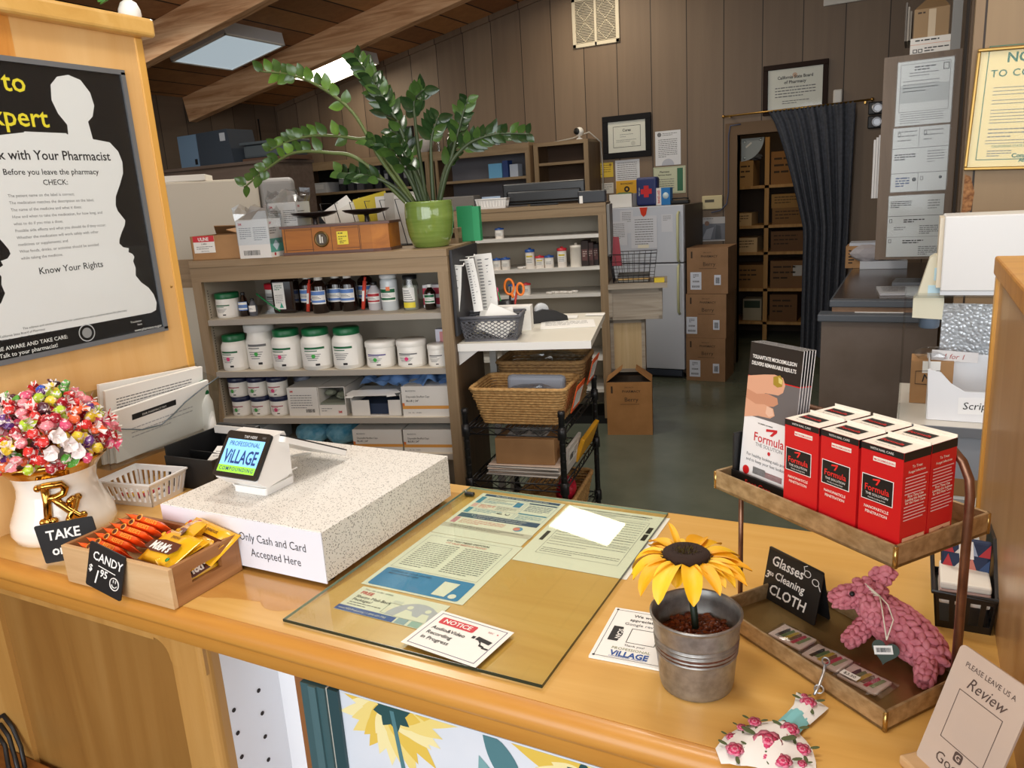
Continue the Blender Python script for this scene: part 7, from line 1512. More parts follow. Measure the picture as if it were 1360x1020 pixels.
t = thing('air_vent', 'cream framed wall vent grille high on the back wall', 'vent', (-2.79, W_, 3.25))
m = MB(); VC = mat('#e2d8bf', .5)
for q in ((-.235, .235, -.22, -.185), (-.235, .235, .185, .22), (-.235, -.20, -.22, .22), (.20, .235, -.22, .22), (-.012, .012, -.22, .22)): m.box(q[0], q[1], -.018, 0, q[2], q[3], VC, .003, 1)
m.build('frame', t)
m = MB(); m.box(-.20, .20, -.006, -.002, -.185, .185, mat('#4a4238', .7))
for q in range(26): z = -.18+q*.0142; m.box(-.20, .20, -.012, -.006, z, z+.005, VC)
for sx in (-.105, .105):
    for cz in (-.09, .09):
        m.tube([(sx, -.013, cz+.085), (sx+.08, -.013, cz), (sx, -.013, cz-.085), (sx-.08, -.013, cz)], .005, VC, 5, closed=True)
m.build('grille', t)
m = MB(); m.box(-.036, .036, -.03, 0, -.07, .07, mat('#d8d4cc', .4), .012, 3); tag(m.build('motion_sensor', loc=(-.645, W_, 2.325)), 'white motion sensor to the right of the framed licence', 'sensor')
m = MB(); m.box(-.16, .16, -.02, 0, -.04, .1, mat('#cfcac0', .5)); tag(m.build('wall_box', loc=(-.62, W_, 3.10)), 'white box edge at the top of the back wall', 'box')
t = thing('emergency_light', 'twin silver emergency lamp heads above the side papers', 'lamp', (-.335, W_, 2.16))
for sz in (.055, -.055):
    m = MB(); m.box(-.07, .07, -.045, 0, sz-.05, sz+.05, BLACK, .008); h = m.build('head', t)
    m = MB(); m.lathe([(.042, 0), (.045, .004), (.03, .002), (.012, -.006), (0, -.006)], mat('#a9acb2', .4, .8), 20, T(0, -.046, sz) @ Rx(90)); m.build('reflector', h)
# curtain
t = thing('curtain_rod', 'thin brass curtain rod over the store room doorway', 'curtain rod', (0, 7.36, 0))
m = MB(); m.tube([(-1.575, 0, 2.266), (-.385, 0, 2.284)], .008, BRASS, 10); m.build('rod', t)
for x, z in ((-1.585, 2.266), (-.375, 2.284)): m = MB(); m.ball((x, 0, z), .015, BRASS, 2); m.build('finial', t)
for x in (-1.53, -.43): m = MB(); m.box(x-.006, x+.006, 0, .06, 2.255, 2.275, BRASS); m.build('bracket', t)
m = MB(); nx, ny = 90, 24; vs = []
for j in range(ny+1):
    v = j/ny; z = 2.262-2.16*v; xl = -1.192+.31*min(1, v/.47)**.75; xr = -.495-.03*v
    for i in range(nx+1):
        u = i/nx; fold = .030*math.sin(2*PI*(u**.9)*7+.8*math.sin(5*u)+.5*v)*(.35+.65*min(1, v*3))+.007*math.sin(2*PI*u*15+2*v)
        vs.append((xl+(xr-xl)*u, 7.325+fold, z+(.012*math.sin(2*PI*u*20) if j == 0 else 0)+.012*u))
m.add(vs, [(j*(nx+1)+i, j*(nx+1)+i+1, (j+1)*(nx+1)+i+1, (j+1)*(nx+1)+i) for j in range(ny) for i in range(nx)], mottled('charcoal_cloth', '#3f4249', '#4d5059', 40, .85), True)
tag(m.build('curtain'), 'charcoal grey curtain drawn aside across the store room doorway', 'curtain')
m = MB(); m.tube([(-1.44, 7.385, 2.19), (-1.53, 7.385, 2.185), (-1.545, 7.385, 2.1), (-1.545, 7.388, 1.6), (-1.56, 7.385, 1.50), (-1.62, 7.385, 1.445), (-1.70, 7.385, 1.43)], .006, mat('#4a5068', .5), 6); tag(m.build('wall_cable'), 'blue grey cable running down the doorway casing to the thermostat', 'cable')
# store room shelving seen through the doorway
t = thing('store_shelving', 'pine shelving packed with boxes in the store room', 'shelving', (0, 8.6, 0)); PN = wood('store_pine', '#9a6f38', '#b5874a', '#c0945a', 2, .6)
for x in (-1.78, -1.405, -1.0, -.6): m = MB(); m.box(x-.022, x+.022, 0, .03, 0, 2.12, PN); m.build('post', t)
SZ = (1.64, 1.23, .95, .56, .2)
for z in SZ: m = MB(); m.box(-1.80, -.58, 0, .5, z-.03, z, PN); m.build('shelf', t)
rn = random.Random(9)
for q, (x0, x1, z, h_, c_, lb) in enumerate(((-1.37, -1.05, 1.64, .33, '#8d6234', 'tall brown box on the top store room shelf'), (-1.76, -1.55, 1.64, .26, '#a9814e', 'tan box at the left of the top store room shelf'), (-1.35, -1.02, 1.23, .17, '#7e5a30', 'brown box with printed lines on the second store room shelf'), (-1.36, -1.05, 1.40, .14, '#96703c', 'shallow box stacked on the printed store room box'), (-1.76, -1.56, 1.23, .13, '#c4a272', 'pale tan box on the second store room shelf'), (-1.72, -1.50, .95, .15, '#cfae80', 'pale box standing at left of the third store room shelf'), (-1.36, -1.02, .95, .21, '#6b4a2c', 'dark brown box on the third store room shelf'), (-1.36, -1.02, .56, .29, '#7d5936', 'big brown box with white label on the fourth store room shelf'), (-1.76, -1.43, .56, .25, '#8b6334', 'brown box at left of the fourth store room shelf'), (-1.36, -1.08, .2, .29, '#74502e', 'brown box on the lowest store room shelf'))):
    m = MB(); m.box(x0, x1, .03, .42, z+.001, z+h_, mat(c_, .8))
    it = [('l', .03, h_*.75, (x1-x0)*.7, 3, h_*.2, h_*.06, mat('#3a2a18', .8))]
    if q == 7: it.append(('r', x1-x0-.11, h_*.45, .09, .11, mat('#b9b4ac', .6)))
    sheet(m, frame((x0, .0296, z), (1, 0, 0), (0, 0, 1)), x1-x0, h_-.002, mat(c_, .8), it, .0003); tag(m.build('storage_box', loc=(0, 8.6, 0)), lb, 'box')
t = thing('clock_radio', 'small beige device with dark green screen on the lowest store room shelf', 'device', (-1.55, 8.66, .2)); m = MB(); m.box(-.10, .10, 0, .2, 0, .24, mat('#a3977c', .6), .006); m.build('case', t); m = MB(); m.box(-.085, .085, -.002, .0, .14, .22, mat('#27361f', .4)); m.build('screen', t)
t = thing('dial_scale', 'grey fan shaped dial hanging at the top of the doorway', 'scale', (-1.46, 7.53, 2.07)); m = MB(); m.prism([(0, 0)]+arc(0, 0, .20, -90, 0, 14), 0, .02, mat('#8a8c84', .5), M=frame((0, .02, 0), (1, 0, 0), (0, 0, 1))); m.build('plate', t)
m = MB(); m.prism([(.045, -.085), (.095, -.045), (.085, -.035), (.037, -.072)], 0, .022, mat('#c9bda8', .5), M=frame((0, .02, 0), (1, 0, 0), (0, 0, 1)))
for p in ((.03, -.03), (.17, -.02), (.03, -.17)): m.lathe([(0, 0), (.012, 0), (.012, .003), (0, .003)], mat('#b9bcb4', .3, .6), 12, T(p[0], -.002, p[1]) @ Rx(90))
m.build('scale_label', t)
m = MB(); rn = random.Random(4); m.ball((0, 0, 0), .10, mat('#4d5058', .8), 3, (1.0, .5, .35), .15, None, rn); tag(m.build('grey_bag', loc=(-1.56, 8.66, 1.935)), 'dark grey bag lying on the tan store room box', 'bag')
# ---- row of bookcases along the back wall
def case_(name, label, x0, x1, y0, z0, z1, shelves, stiles=(), mm=TAUPE, back=mat('#6d6a68', .7), top=.09, split=None):
    t = thing(name, label, 'bookcase', (x0, y0, 0)); w_ = x1-x0; d_ = 7.415-y0
    m = MB(); m.box(0, w_, 0, d_, z1-.025, z1, mm); m.box(0, w_, 0, .02, z1-top, z1-.025, mm); m.build('top', t)
    for x in [0, w_-.045]+[s-x0 for s in stiles]: m = MB(); m.box(x, x+.045, .0, .02, z0, z1-top, TAUPEV); m.build('stile', t)
    for x in (0, w_-.018): m = MB(); m.box(x, x+.018, .02, d_, z0, z1-.025, wood('case_side', '#54402c', '#654e37', '#725a41', 2, .6)); m.build('side', t)
    m = MB(); m.box(.018, w_-.018, d_-.015, d_, z0, z1-.025, back); m.build('back', t)
    for z in shelves: m = MB(); m.box(.018, w_-.018, .01, d_-.015, z-.025, z, mm); m.build('shelf', t)
    return t
DKB = mat('#2a2622', .8)
case_('bookcase', 'long dark bookcase with binders on the back wall behind the scale', -6.35, -4.52, 7.0, 0, 2.19, (1.86, 1.5, 1.1, .7), (), TAUPE, DKB)
case_('bookcase', 'grey backed bookcase with pale blue boxes behind the plant', -4.50, -3.37, 7.02, 0, 2.185, (1.878, 1.55, 1.1, .7), (-4.47,), TAUPE, mat('#77757a', .7))
case_('bookcase', 'narrow empty bookcase with camera on top, left of the refrigerator', -3.36, -2.79, 7.10, 0, 2.175, (1.985, 1.80, 1.5, 1.1), (), TAUPE, mat('#4a3626', .7), .035)
for x, w_, h_, c_, lb in ((-3.86, .15, .14, '#6fb2dc', 'light blue carton on the grey backed bookcase'), (-3.70, .06, .16, '#27407a', 'dark blue carton between pale ones on the grey backed bookcase'), (-3.62, .09, .12, '#b9c3d2', 'pale grey blue carton at right of the grey backed bookcase')):
    m = MB(); m.box(0, w_, 0, .1, 0, h_, mat(c_, .5)); tag(m.build('medicine_carton', loc=(x, 7.08, 1.879)), lb, 'carton')
t = thing('security_camera', 'small white camera with black lens on the narrow bookcase', 'camera', (-2.90, 7.17, 2.176)); m = MB(); m.lathe([(.03, 0), (.03, .01), (.01, .02), (.01, .04), (0, .04)], WHITE, 14); m.build('base', t); m = MB(); m.ball((0, 0, .07), .045, WHITE, 2); m.build('body', t); m = MB(); m.lathe([(0, .003), (.03, .003), (.032, -.004), (0, -.004)], BLACK, 16, T(-.012, -.042, .075) @ Rz(-12) @ Rx(90)); m.build('lens', t)
m = MB(); m.tube([(-3.25, 7.30, 2.18), (-3.0, 7.25, 2.20), (-2.82, 7.22, 2.24), (-2.765, 7.38, 2.15), (-2.76, 7.40, 1.9), (-2.765, 7.40, 1.60)], .007, mat('#b9b5ac', .5), 6); tag(m.build('camera_cable'), 'grey cable looping from the bookcase camera down the wall', 'cable')
# things in and on the long bookcase
rn = random.Random(15)
for q in range(9):
    w_ = rn.uniform(.05, .09); x = -5.75+.125*q; h_ = rn.uniform(.16, .24); m = MB(); m.box(0, w_, 0, .25, 0, h_, mat(('#23252a', '#34363c', '#4a4a50', '#1b1b1e')[q % 4], .5)); m.box(.01, w_-.01, -.001, 0, h_*.5, h_*.8, mat('#8f9094', .5))
    tag(m.build('binder', loc=(x, 7.04, 1.861)), 'dark binder on the upper shelf of the long dark bookcase', 'binder', 'binders in the long dark bookcase')
m = MB(); m.box(0, .26, 0, .22, 0, .11, mat('#c9ccd0', .5)); m.box(.04, .22, -.001, 0, .04, .09, mat('#e2e3e4', .5)); tag(m.build('labelled_box', loc=(-6.18, 7.03, 1.861)), 'white labelled box at left of the long dark bookcase', 'box')
m = MB(); m.prism([(0, 0), (.36, 0), (.05, .16), (0, .17)], 0, .3, mat('#5a6068', .5), M=Matrix(((1, 0, 0, 0), (0, 0, 1, 0), (0, 1, 0, 0), (0, 0, 0, 1)))); tag(m.build('grey_tray', loc=(-6.2, 7.03, 1.501)), 'slanted grey tray on the lower shelf of the long dark bookcase', 'tray')
m = MB(); m.box(0, .50, 0, .25, 0, .13, mat('#b7d0e4', .4)); tag(m.build('blue_box', loc=(-5.05, 7.03, 1.501)), 'pale blue box low in the long dark bookcase', 'box')
t = thing('bottle_rack', 'black rack of yellowed antique jars on the long dark bookcase', 'rack', (-5.22, 7.2, 2.19)); m = MB(); m.box(0, .36, .06, .10, 0, .30, BLACK); m.box(0, .36, -.02, .06, 0, .015, BLACK); m.box(0, .36, -.02, .06, .145, .158, BLACK); m.build('frame', t)
for r_ in range(2):
    for q in range(3):
        m = MB(); m.lathe([(.045, 0), (.045, .08), (.03, .095), (.03, .11), (0, .112)], mat('#c9b98c', .4), 14); tag(m.build('antique_jar', loc=(-5.155+.115*q, 7.215, 2.206+.144*r_)), 'yellowed jar in the %s row of the black rack, %s' % (('lower', 'upper')[r_], ('left', 'middle', 'right')[q]), 'jar', 'jars in the black rack')
m = MB(); m.lathe([(.05, 0), (.12, .06), (.15, .14), (.145, .14), (.11, .06), (0, .02)], mat('#c9c6c2', .3), 24); tag(m.build('white_bowl', loc=(-4.72, 7.2, 2.19)), 'white bowl on the long dark bookcase behind the plant', 'bowl')
GLJ = clear('glass_jar', '#e8eceb', .12, .05)
m = MB(); m.lathe([(.06, 0), (.065, .01), (.065, .13), (.045, .15), (.05, .16), (.05, .18), (.012, .19), (.012, .21), (0, .21)], GLJ, 20); tag(m.build('glass_jar', loc=(-4.33, 7.2, 2.186)), 'clear glass apothecary jar on the grey backed bookcase', 'jar')
m = MB(); m.lathe([(.02, 0), (.02, .25), (.012, .27), (0, .27)], GLJ, 12); tag(m.build('glass_cylinder', loc=(-4.50, 7.2, 2.186)), 'slim clear glass cylinder on the grey backed bookcase', 'cylinder')
# ---- back left: tall cabinet with bins, beige machine
t = thing('tall_cabinet', 'dark brown tall cabinet in the back left corner under the bins', 'cabinet', (-6.62, 5.25, 0)); BRN = wood('brown_cabinet', '#54453a', '#64544a', '#706055', 0, .6)
m = MB(); m.box(0, 1.6, 0, .55, 0, 2.11, BRN); m.build('body', t); m = MB(); m.box(-.02, 1.62, -.02, .55, 2.11, 2.135, BRN); m.build('top', t)
t = thing('file_bin', 'dark blue grey plastic file bin in the back left corner', 'bin', (-6.30, 5.42, 2.136), -4); m = MB(); DB = mat('#3a424c', .4)
m.prism([(0, 0), (.75, 0), (.70, .31), (0, .30)], 0, .3, DB, M=Matrix(((1, 0, 0, 0), (0, 0, 1, 0), (0, 1, 0, 0), (0, 0, 0, 1)))); m.build('body', t)
m = MB(); m.box(0, .27, -.004, 0, .01, .30, mat('#6f88a0', .35)); m.box(.215, .25, -.008, -.004, .03, .08, BLACK); m.build('front_panel', t); m = MB(); m.box(.60, .67, -.004, 0, .21, .28, mat('#b9bcc2', .5)); m.build('label', t)
t = thing('grey_tub', 'shallow grey plastic tub beside the dark file bin', 'tub', (-5.50, 5.42, 2.136)); m = MB(); GT = mat('#4e565b', .45); m.box(.02, .52, 0, .3, .035, .15, GT, .02); m.box(.0, .54, -.02, .32, .15, .175, GT, .006); m.build('body', t); m = MB(); m.box(.0, .56, 0, .3, 0, .035, mat('#5b4030', .6)); m.build('board', t)
m = MB(); m.tube([(-6.79, 7.0, 0.0), (-6.775, 7.0, 2.72)], .008, BLACK, 6); m.ball((-6.775, 7.0, 2.72), .014, BLACK, 1); tag(m.build('antenna_rod'), 'thin black rod standing against the back wall in the left corner', 'rod')
t = thing('office_machine', 'large beige rounded machine behind the shelf cabinet', 'machine', (-3.35, 2.60, 0), 44.5); BG = mat('#c2b9a8', .5)
m = MB(); m.box(-.35, .555, 0, .5, 0, 1.865, BG, .01); m.build('front', t); m = MB(); m.box(.557, .735, .012, .5, 0, 1.862, mat('#8f8d8a', .5), .03, 4); m.build('side_column', t)
for q, (x, z, w_, h_, rz, c_, lb) in enumerate(((-.28, 1.866, .25, .012, 8, '#dcdad4', 'flat stack of white papers on the beige machine'), (.05, 1.866, .26, .030, -6, '#e2ddd2', 'cream envelopes lying on the beige machine'), (-.30, 1.879, .20, .055, 4, '#c9d4dc', 'pale blue folded pad on the papers on the beige machine'))):
    m = MB(); m.box(0, w_, .03, .25, 0, h_, mat(c_, .6), .002); o = m.build('paper_stack', t); o.parent = None; o.matrix_world = Matrix.Translation(Vector((-3.35, 2.60, 0))) @ Rz(44.5) @ T(x, 0, z) @ Rz(rz); tag(o, lb, 'papers')
# ================================================================ right side
t = thing('work_counter', 'brown service counter with grey tops in front of the doorway curtain', 'counter', (0, 0, 0)); GT2 = mat('#50555c', .4); BRP = mottled('brown_laminate', '#66584c', '#72645a', 5, .5)
m = MB(); m.box(-.40, .12, 4.15, 4.23, 0, .985, BRP); m.build('front_panel', t)
m = MB(); m.box(-.418, .13, 4.13, 4.26, .985, 1.02, GT2, .004); m.build('lower_top', t)
m = MB(); m.box(-.36, .13, 4.235, 6.0, 0, 1.045, mottled('upper_wood', '#8a6a50', '#9b7a5e', 12, .6)); m.build('carcass', t)
m = MB(); m.box(-.372, .13, 4.22, 6.0, 1.045, 1.08, GT2, .004); m.box(-.36, .12, 4.27, 5.99, 1.08, 1.083, mat('#4b4038', .18)); m.build('upper_top', t)
m = MB(); m.box(0, .22, 0, .004, 0, .004, WHITE); tag(m.build('paper_edge', loc=(-.25, 4.20, 1.0215)), 'thin white strip along the step of the brown counter', 'strip')
for q, (x, y, w_, d_, h_, c_, lb, rz) in enumerate(((-.145, 4.36, .22, .28, .012, '#bfbfc4', 'grey printed booklet at the front of the grey counter', 6), (-.10, 4.74, .14, .2, .02, '#8d8f94', 'dark grey booklet farther back on the grey counter', -4), (-.315, 5.60, .28, .22, .05, '#cfd3da', 'thick stack of white papers at the back of the grey counter', 3))):
    m = MB(); m.box(0, w_, 0, d_, 0, h_, mat(c_, .6), .001); sheet(m, T(.0, 0, h_+.0004), w_, d_, mat(c_, .6), [('l', .02, d_-.04, w_-.05, 6, .03, .008, GREYINK)], .0003); tag(m.build('paper_stack', loc=(x, y, 1.084), rz=rz), lb, 'papers')
m = MB(); rn = random.Random(3); m.ball((0, 0, .05), .08, mat('#b5b0b4', .8), 2, (1.5, .8, .7), .12, None, rn); tag(m.build('paper_wad', loc=(-.26, 5.66, 1.135)), 'crumpled tissue paper on the thick paper stack', 'tissue')
t = thing('cardboard_box', 'small cardboard box with white papers at the back of the grey counter', 'box', (-.41, 5.68, 1.084)); m = MB(); m.box(0, .21, 0, .2, 0, .145, KRAFT); sheet(m, frame((.01, -.0006, .01), (1, 0, 0), (0, 0, 1)), .05, .12, KRAFT, [('l', .008, .10, .035, 5, .02, .01, TXB)], .0003); m.build('body', t); m = MB(); m.box(.02, .21, .01, .19, .146, .165, mat('#c5cad4', .6)); m.build('paper_contents', t)
# document end board and boxes above the counter
t = thing('shelf_unit', 'brown wall shelf unit whose end carries three plastic document sleeves', 'shelving', (0, 4.30, 0)); UB = wood('unit_brown', '#59493b', '#6a5949', '#766453', 2, .55); UD = mat('#2d241d', .7)
m = MB(); m.box(-.175, .145, -.012, .008, 1.275, 2.22, UB); m.build('end_board', t)
m = MB(); m.box(-.175, -.157, .008, 1.4, 1.275, 2.2, UD); m.box(-.157, .145, .008, 1.4, 2.16, 2.18, UD); m.box(-.157, .145, .008, 1.4, 1.275, 1.295, UD); m.box(.127, .145, .008, 1.4, 1.275, 2.2, UD); m.build('carcass', t)
m = MB(); m.box(.150, .162, -.02, .01, 1.2, 2.5, UD); m.box(.168, .178, -.03, .0, 1.2, 2.5, mat('#6b5642', .6)); m.build('edge_strip', t)
for q, (x0, x1, z0, z1, kind, lb) in enumerate(((-.115, .115, 1.905, 2.19, 0, 'topmost clear sleeve with a bordered grey certificate'), (-.120, .115, 1.60, 1.895, 1, 'middle clear sleeve of four small licence cards'), (-.125, .113, 1.288, 1.582, 2, 'lowest clear sleeve of two stacked licences'))):
    t = thing('document_sleeve', lb+' on the shelf unit end', 'document', ((x0+x1)/2, 4.2865, z0)); w_, h_ = x1-x0, z1-z0; m = MB(); DP = mat('#c6c7c6', .5)
    if kind == 0: it = [('o', .012, .06, w_-.024, h_-.072, GREYINK, .002), ('l', .07, h_-.03, .09, 2, .012, .005, INK), ('l', .05, h_-.055, .12, 2, .012, .004, GREYINK), ('o', w_-.042, h_-.05, .024, .03, INK, .003), ('l', .025, h_-.09, .15, 4, .015, .004, GREYINK), ('r', .014, .10, w_-.028, .08, mat('#a9abab', .5)), ('l', .02, .05, .18, 5, .01, .003, GREYINK)]
    elif kind == 1: it = [('r', .11, .21, .0015, .08, INK), ('r', 0, .20, w_, .002, INK), ('r', 0, .085, w_, .002, INK), ('r', .115, 0, .0015, .085, INK), ('l', .02, h_-.02, .08, 3, .02, .005, GREYINK), ('l', .13, h_-.02, .08, 3, .02, .005, GREYINK), ('l', .01, .17, .09, 3, .011, .005, INK), ('l', .15, .18, .07, 5, .012, .004, GREYINK), ('c', .10, .055, .009, INK), ('c', .21, .06, .007, INK), ('l', .02, .06, .06, 4, .012, .006, mat('#3a4a78', .5)), ('o', .125, .05, .012, .018, INK, .002), ('o', .13, h_-.035, .012, .018, INK, .002), ('o', .02, h_-.04, .012, .018, INK, .002)]
    else: it = [('r', 0, .195, w_, .002, INK), ('r', 0, .095, w_, .0015, GREYINK), ('l', .01, h_-.03, .09, 4, .009, .004, INK), ('l', .17, h_-.03, .05, 4, .012, .004, GREYINK), ('o', .008, .165, .012, .018, INK, .002), ('o', .008, .068, .012, .018, INK, .002), ('l', .07, .175, .09, 2, .01, .005, INK), ('l', .14, .145, .085, 5, .009, .004, GREYINK), ('l', .14, .045, .085, 5, .009, .004, GREYINK), ('l', .07, .075, .09, 2, .01, .005, INK), ('l', .03, .14, .05, 2, .01, .004, GREYINK)]
    sheet(m, frame((-w_/2, 0, 0), (1, 0, 0), (0, 0, 1)), w_, h_, DP, it, .001); m.build('document', t)
    m = MB(); m.box(-w_/2-.004, w_/2+.004, -.004, -.002, -.004, h_+.004, clear('sleeve', '#fbfcfc', .012, .08)); m.build('sleeve', t)
for q in range(3):
    m = MB(); m.box(-.012, -.002, 0, .24, 0, .31-.01*q, mat('#d5d3d2', .6)); tag(m.build('hanging_papers', loc=(-.178-.012*q, 4.48+.01*q, 1.57)), 'white paper bundle hung on the shelf unit side, %s' % ('innermost', 'middle', 'outermost')[q], 'papers', 'bundles on the shelf unit side')
for q, (x0, x1, y, z, h_, d_, c_, it, lb, tilt) in enumerate(((-.07, .105, 4.34, 2.18, .115, .3, '#d6d2cb', [('l', .02, .10, .13, 1, .02, .006, INK), ('r', 0, .085, .175, .002, mat('#c98a6a', .6)), ('o', .012, .05, .018, .016, INK, .003), ('o', .034, .05, .018, .016, INK, .003), ('l', .06, .065, .10, 2, .012, .005, INK)], 'white carton of medical supplies directly above the document sleeves', -3), (-.06, .085, 4.36, 2.297, .125, .3, '#8f7452', [('l', .015, .105, .06, 1, .02, .007, TXB), ('r', .06, .0, .03, .12, mat('#b09a78', .3))], 'taped cardboard box on top of the white supply carton', -3))):
    t = thing('carton' if q == 0 else 'cardboard_box', lb, 'box', ((x0+x1)/2, y, z), 0); w_ = x1-x0; m = MB(); m.box(-w_/2, w_/2, 0, d_, 0, h_, mat(c_, .7)); sheet(m, frame((-w_/2, -.0006, 0), (1, 0, 0), (0, 0, 1)), w_, h_, mat(c_, .7), it, .0003); m.build('body', t)
    if q: m = MB(); m.add([(-w_/2, 0, h_), (w_/2, 0, h_), (w_/2-.03, .08, h_+.05), (-w_/2+.05, .08, h_+.055)], [(0, 1, 2, 3)], mat('#7a6040', .8)); m.build('flap', t)
m = MB(); m.box(0, .04, 0, .05, 0, .5, mat('#7c7b78', .5)); m.box(0, .04, -.002, 0, .38, .5, mat('#c9c7c4', .5)); tag(m.build('grey_conduit', loc=(.095, 4.30, 2.185)), 'grey upright strip beside the cartons at the wall edge', 'strip')
m = MB()
for q, c_ in enumerate(('#6f675c', '#8b8378', '#5b544c')): m.box(-.01*q-.008, -.01*q, 0, .25, 0, .13+.02*q, mat(c_, .6))
tag(m.build('upright_folders', loc=(-.07, 4.40, 2.297)), 'grey brown folders upright left of the taped cardboard box', 'folders')
# consumer notice on the tan wall
GNT = mat('#2f6b52', .5); CRM = '#ecd79c'
GFR = mat('#9a7a3f', .3, .7)
it = [('o', .025, .025, .33, .41, GNT, .003), ('t', .175, .375, .048, 'NOTICE', GNT, dict(bold=.025)), ('t', .19, .325, .036, 'TO CONSUMERS', GNT, dict(bold=.012, space=1.15)), ('l', .055, .285, .26, 3, .0125, .0028, GREYINK), ('l', .055, .24, .26, 2, .0125, .0028, GREYINK), ('l', .055, .205, .26, 5, .0115, .0028, GREYINK), ('l', .055, .135, .12, 3, .0135, .004, GREYINK), ('l', .05, .095, .26, 2, .011, .0028, GREYINK), ('t', .185, .070, .0135, 'CALIFORNIA STATE BOARD OF PHARMACY', GNT, dict(bold=.008, sx=.85)), ('l', .06, .056, .08, 3, .009, .0035, GREYINK), ('t', .19, .032, .022, 'Consumer', GNT, dict(bold=.04)), ('t', .19, .016, .018, 'Affairs', GNT, dict(bold=.04))]
framedoc('framed_notice', 'cream NOTICE TO CONSUMERS poster in a gold frame on the tan wall', 'notice', .352, 1.905, .40, .44, .012, GFR, 0, it, -2.5, 3.598, True, CRM)
m = MB(); m.add([(.158, 0, 1.52), (.19, 0, 1.53), (.197, 0, 1.60), (.18, 0, 1.66), (.16, 0, 1.67)], [(0, 1, 2, 3, 4)], mottled('bare_wood', '#6a3f1e', '#a9784a', 60, .8)); tag(m.build('worn_paint_patch', loc=(0, 3.5985, 0)), 'bare rubbed wood patch at the edge of the tan wall', 'paint patch')
# workbench
t = thing('workbench', 'grey edged white workbench behind the right end of the counter', 'workbench', (0, 2.70, 0)); m = MB(); m.box(-.022, 1.1, 0, .56, .875, .90, mat('#c9c3b8', .3)); m.box(-.024, 1.1, -.008, 0, .872, .902, mat('#6c6e72', .4)); m.build('top', t)
m = MB(); m.box(.0, 1.08, .03, .05, .72, .875, mat('#8f9298', .5)); m.box(0, 1.08, .03, .05, .66, .72, mat('#8f6b42', .5)); m.box(.0, 1.08, .30, .32, 0, .66, mat('#7d8086', .5)); m.box(0, 1.08, .04, .31, .30, .32, mat('#8f6b42', .5)); m.build('front_panel', t)
for x in (.0, 1.04): m = MB(); m.box(x, x+.04, .03, .5, 0, .66, mat('#8f9298', .5)); m.build('leg', t)
m = MB(); sheet(m, frame((.10, 2.725, .475), (1, 0, 0), (0, .1, 1)), .17, .19, WHITE, [('o', .03, .04, .06, .11, GREYINK, .0015), ('r', .03, .15, .06, .02, mat('#9a9a98', .5))]+[('r', .03, .055+.018*q, .06, .001, GREYINK) for q in range(5)], .001); tag(m.build('paper_form'), 'white form with a small table under the workbench edge', 'form')
t = thing('plastic_bin', 'white plastic bin with handwritten Scr label on the workbench', 'bin', (.068, 2.775, .901)); m = MB(); WBN = mat('#e4e5e8', .35)
A0 = [(0, 0), (.26, 0), (.26, .26), (0, .26)]
m.prism([(0, 0), (.27, 0), (.28, .10), (.10, .10), (.06, .125), (.03, .16), (-.008, .17)], 0, .004, WBN, M=frame((0, 0, 0), (1, 0, 0), (0, 0, 1))); m.prism([(0, 0), (.27, 0), (.285, .17), (-.008, .17)], 0, .004, WBN, M=frame((0, .25, 0), (1, 0, 0), (0, 0, 1))); m.box(-.004, 0, 0, .25, 0, .17, WBN); m.box(.266, .27, 0, .25, 0, .17, WBN); m.box(0, .27, 0, .25, 0, .004, WBN); m.build('body', t)
m = MB(); sheet(m, frame((.085, -.0048, .025), (1, 0, .03), (0, 0, 1)), .14, .055, mat('#eeeeee', .3), [('t', .012, .016, .034, 'Scripts', INK, dict(al='L', shear=.15))], .0004); m.build('label', t)
t = thing('cardboard_box', 'small cardboard box marked with a black M left of the white bin', 'box', (.012, 2.97, .901)); m = MB(); m.box(0, .13, 0, .12, 0, .152, KRAFT); F = frame((.015, -.0006, .06), (1, 0, 0), (0, 0, 1)); m.text('M', .040, .036, .018, INK, z=.0006, M=F, shear=.2); m.tube([F @ Vector(p) for p in ((0, .01, .0005), (0, .055, .0005), (.075, .06, .0005), (.075, .008, .0005))], .0012, INK, 5, closed=True); m.build('body', t); m = MB(); m.box(.035, .09, -.0012, -.0006, .11, .152, WHITE); m.build('label', t); m = MB(); rn = random.Random(2); m.ball((.065, .06, .165), .05, FILM, 2, (1.2, 1, .5), .2, None, rn); m.build('film', t)
BBM, _t, _b = nodes('bubble_wrap'); _v = _t.nodes.new('ShaderNodeTexVoronoi'); _v.inputs['Scale'].default_value = 75; _t.links.new(coords(_t), _v.inputs['Vector']); _b.inputs['Base Color'].default_value = lin('#cfd4d9'); _b.inputs['Roughness'].default_value = .28; _b.inputs['Metallic'].default_value = .25; _n = _t.nodes.new('ShaderNodeBump'); _n.inputs['Strength'].default_value = .8; _n.inputs['Distance'].default_value = .008; _n.invert = True; _t.links.new(_v.outputs['Distance'], _n.inputs['Height']); _t.links.new(_n.outputs['Normal'], _b.inputs['Normal'])
m = MB(); nx, ny = 24, 16; vs = []
for j in range(ny+1):
    for i in range(nx+1):
        u, v = i/nx, j/ny; vs.append((.0+.30*u, .02*math.sin(5*v)+.008*math.sin(9*u), .34*v))
f_ = [(j*(nx+1)+i, j*(nx+1)+i+1, (j+1)*(nx+1)+i+1, (j+1)*(nx+1)+i) for j in range(ny) for i in range(nx)]
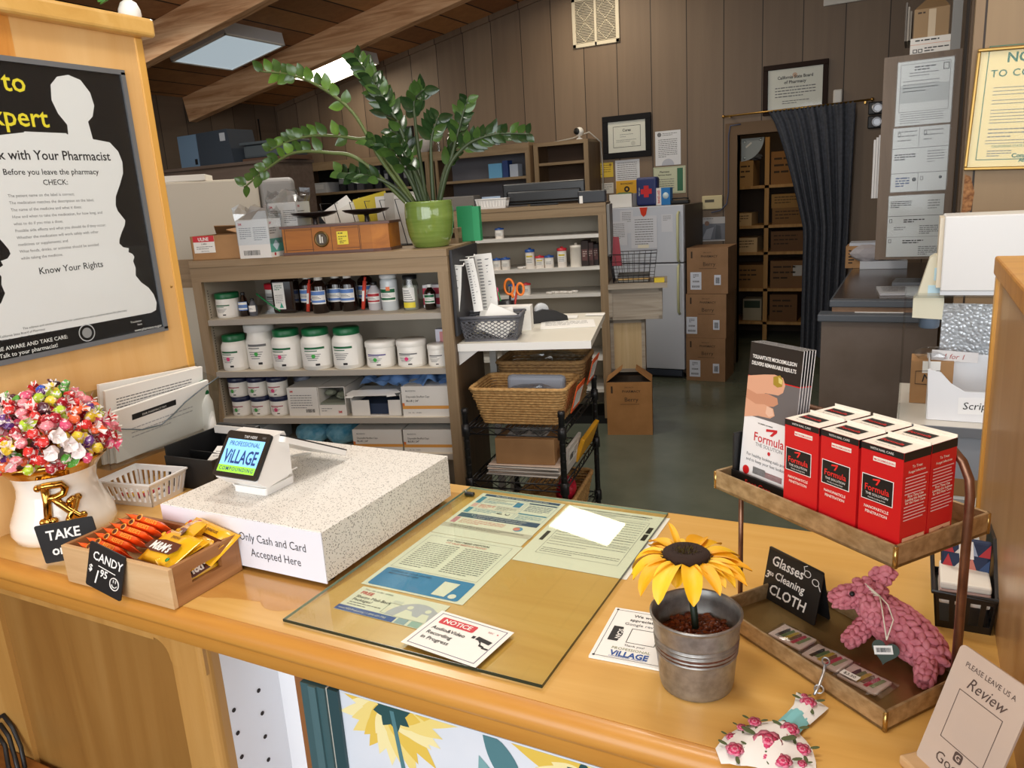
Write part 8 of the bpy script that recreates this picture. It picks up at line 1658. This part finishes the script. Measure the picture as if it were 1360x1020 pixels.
m.add(vs+[(a, b+.012, c) for a, b, c in vs], f_+[tuple(k+len(vs) for k in reversed(q)) for q in f_], BBM, True); tag(m.build('bubble_wrap', loc=(.098, 3.06, .902)), 'silvery bubble wrap standing behind the white bin', 'bubble wrap')
m = MB(); sheet(m, frame((.072, 2.99, 1.055), (1, 0, -.05), (0, .1, 1)), .14, .035, mat('#d9d4d2', .3), [('t', .07, .008, .024, '1 for 1', mat('#a8382e', .5), dict(shear=.2))], .0006); tag(m.build('handwritten_strip'), 'pale strip with red handwriting behind the white bin rim', 'strip')
# clear riser with white boxes and a cream device
t = thing('acrylic_riser', 'clear acrylic riser shelf over the workbench', 'riser', (0, 2.72, .901)); m = MB(); m.box(-.02, .60, 0, .24, .408, .414, ACRYL); m.build('shelf', t)
for x in (-.02, .55): m = MB(); m.box(x, x+.005, 0, .24, 0, .408, ACRYL); m.build('leg', t)
m = MB(); m.box(0, .5, 0, .2, 0, .012, mat('#c9ccd0', .3)); m.box(.0, .5, .0, .2, .012, .24, mat('#dbdad8', .35), .004); m.box(-.012, .0, .02, .18, .02, .235, mat('#ddd2bc', .4)); tag(m.build('white_case', loc=(.078, 2.735, 1.316)), 'big glossy white box on the clear riser shelf', 'box')
t = thing('label_dispenser', 'cream wedge shaped dispenser beside the big white box', 'dispenser', (.005, 2.79, 1.235)); CD2 = mat('#d8d3bb', .35)
m = MB(); m.prism([(0, 0), (.085, -.005), (.088, .05), (.078, .195), (.055, .20), (.04, .19), (.012, .075), (0, .06)], 0, .07, CD2, M=Matrix(((1, 0, 0, 0), (0, 0, 1, 0), (0, 1, 0, 0), (0, 0, 0, 1)))); m.build('body', t); m = MB(); m.box(.04, .08, -.001, 0, .08, .105, mat('#bfe0ee', .15)); m.box(.055, .08, -.001, 0, .12, .16, mat('#bfe0ee', .15)); m.build('window', t)
m = MB(); m.lathe([(.03, 0), (.03, -.03), (.026, -.034), (0, -.034)], mat('#5d6b7c', .3), 16, T(.05, .035, -.004)); m.build('knob', t)
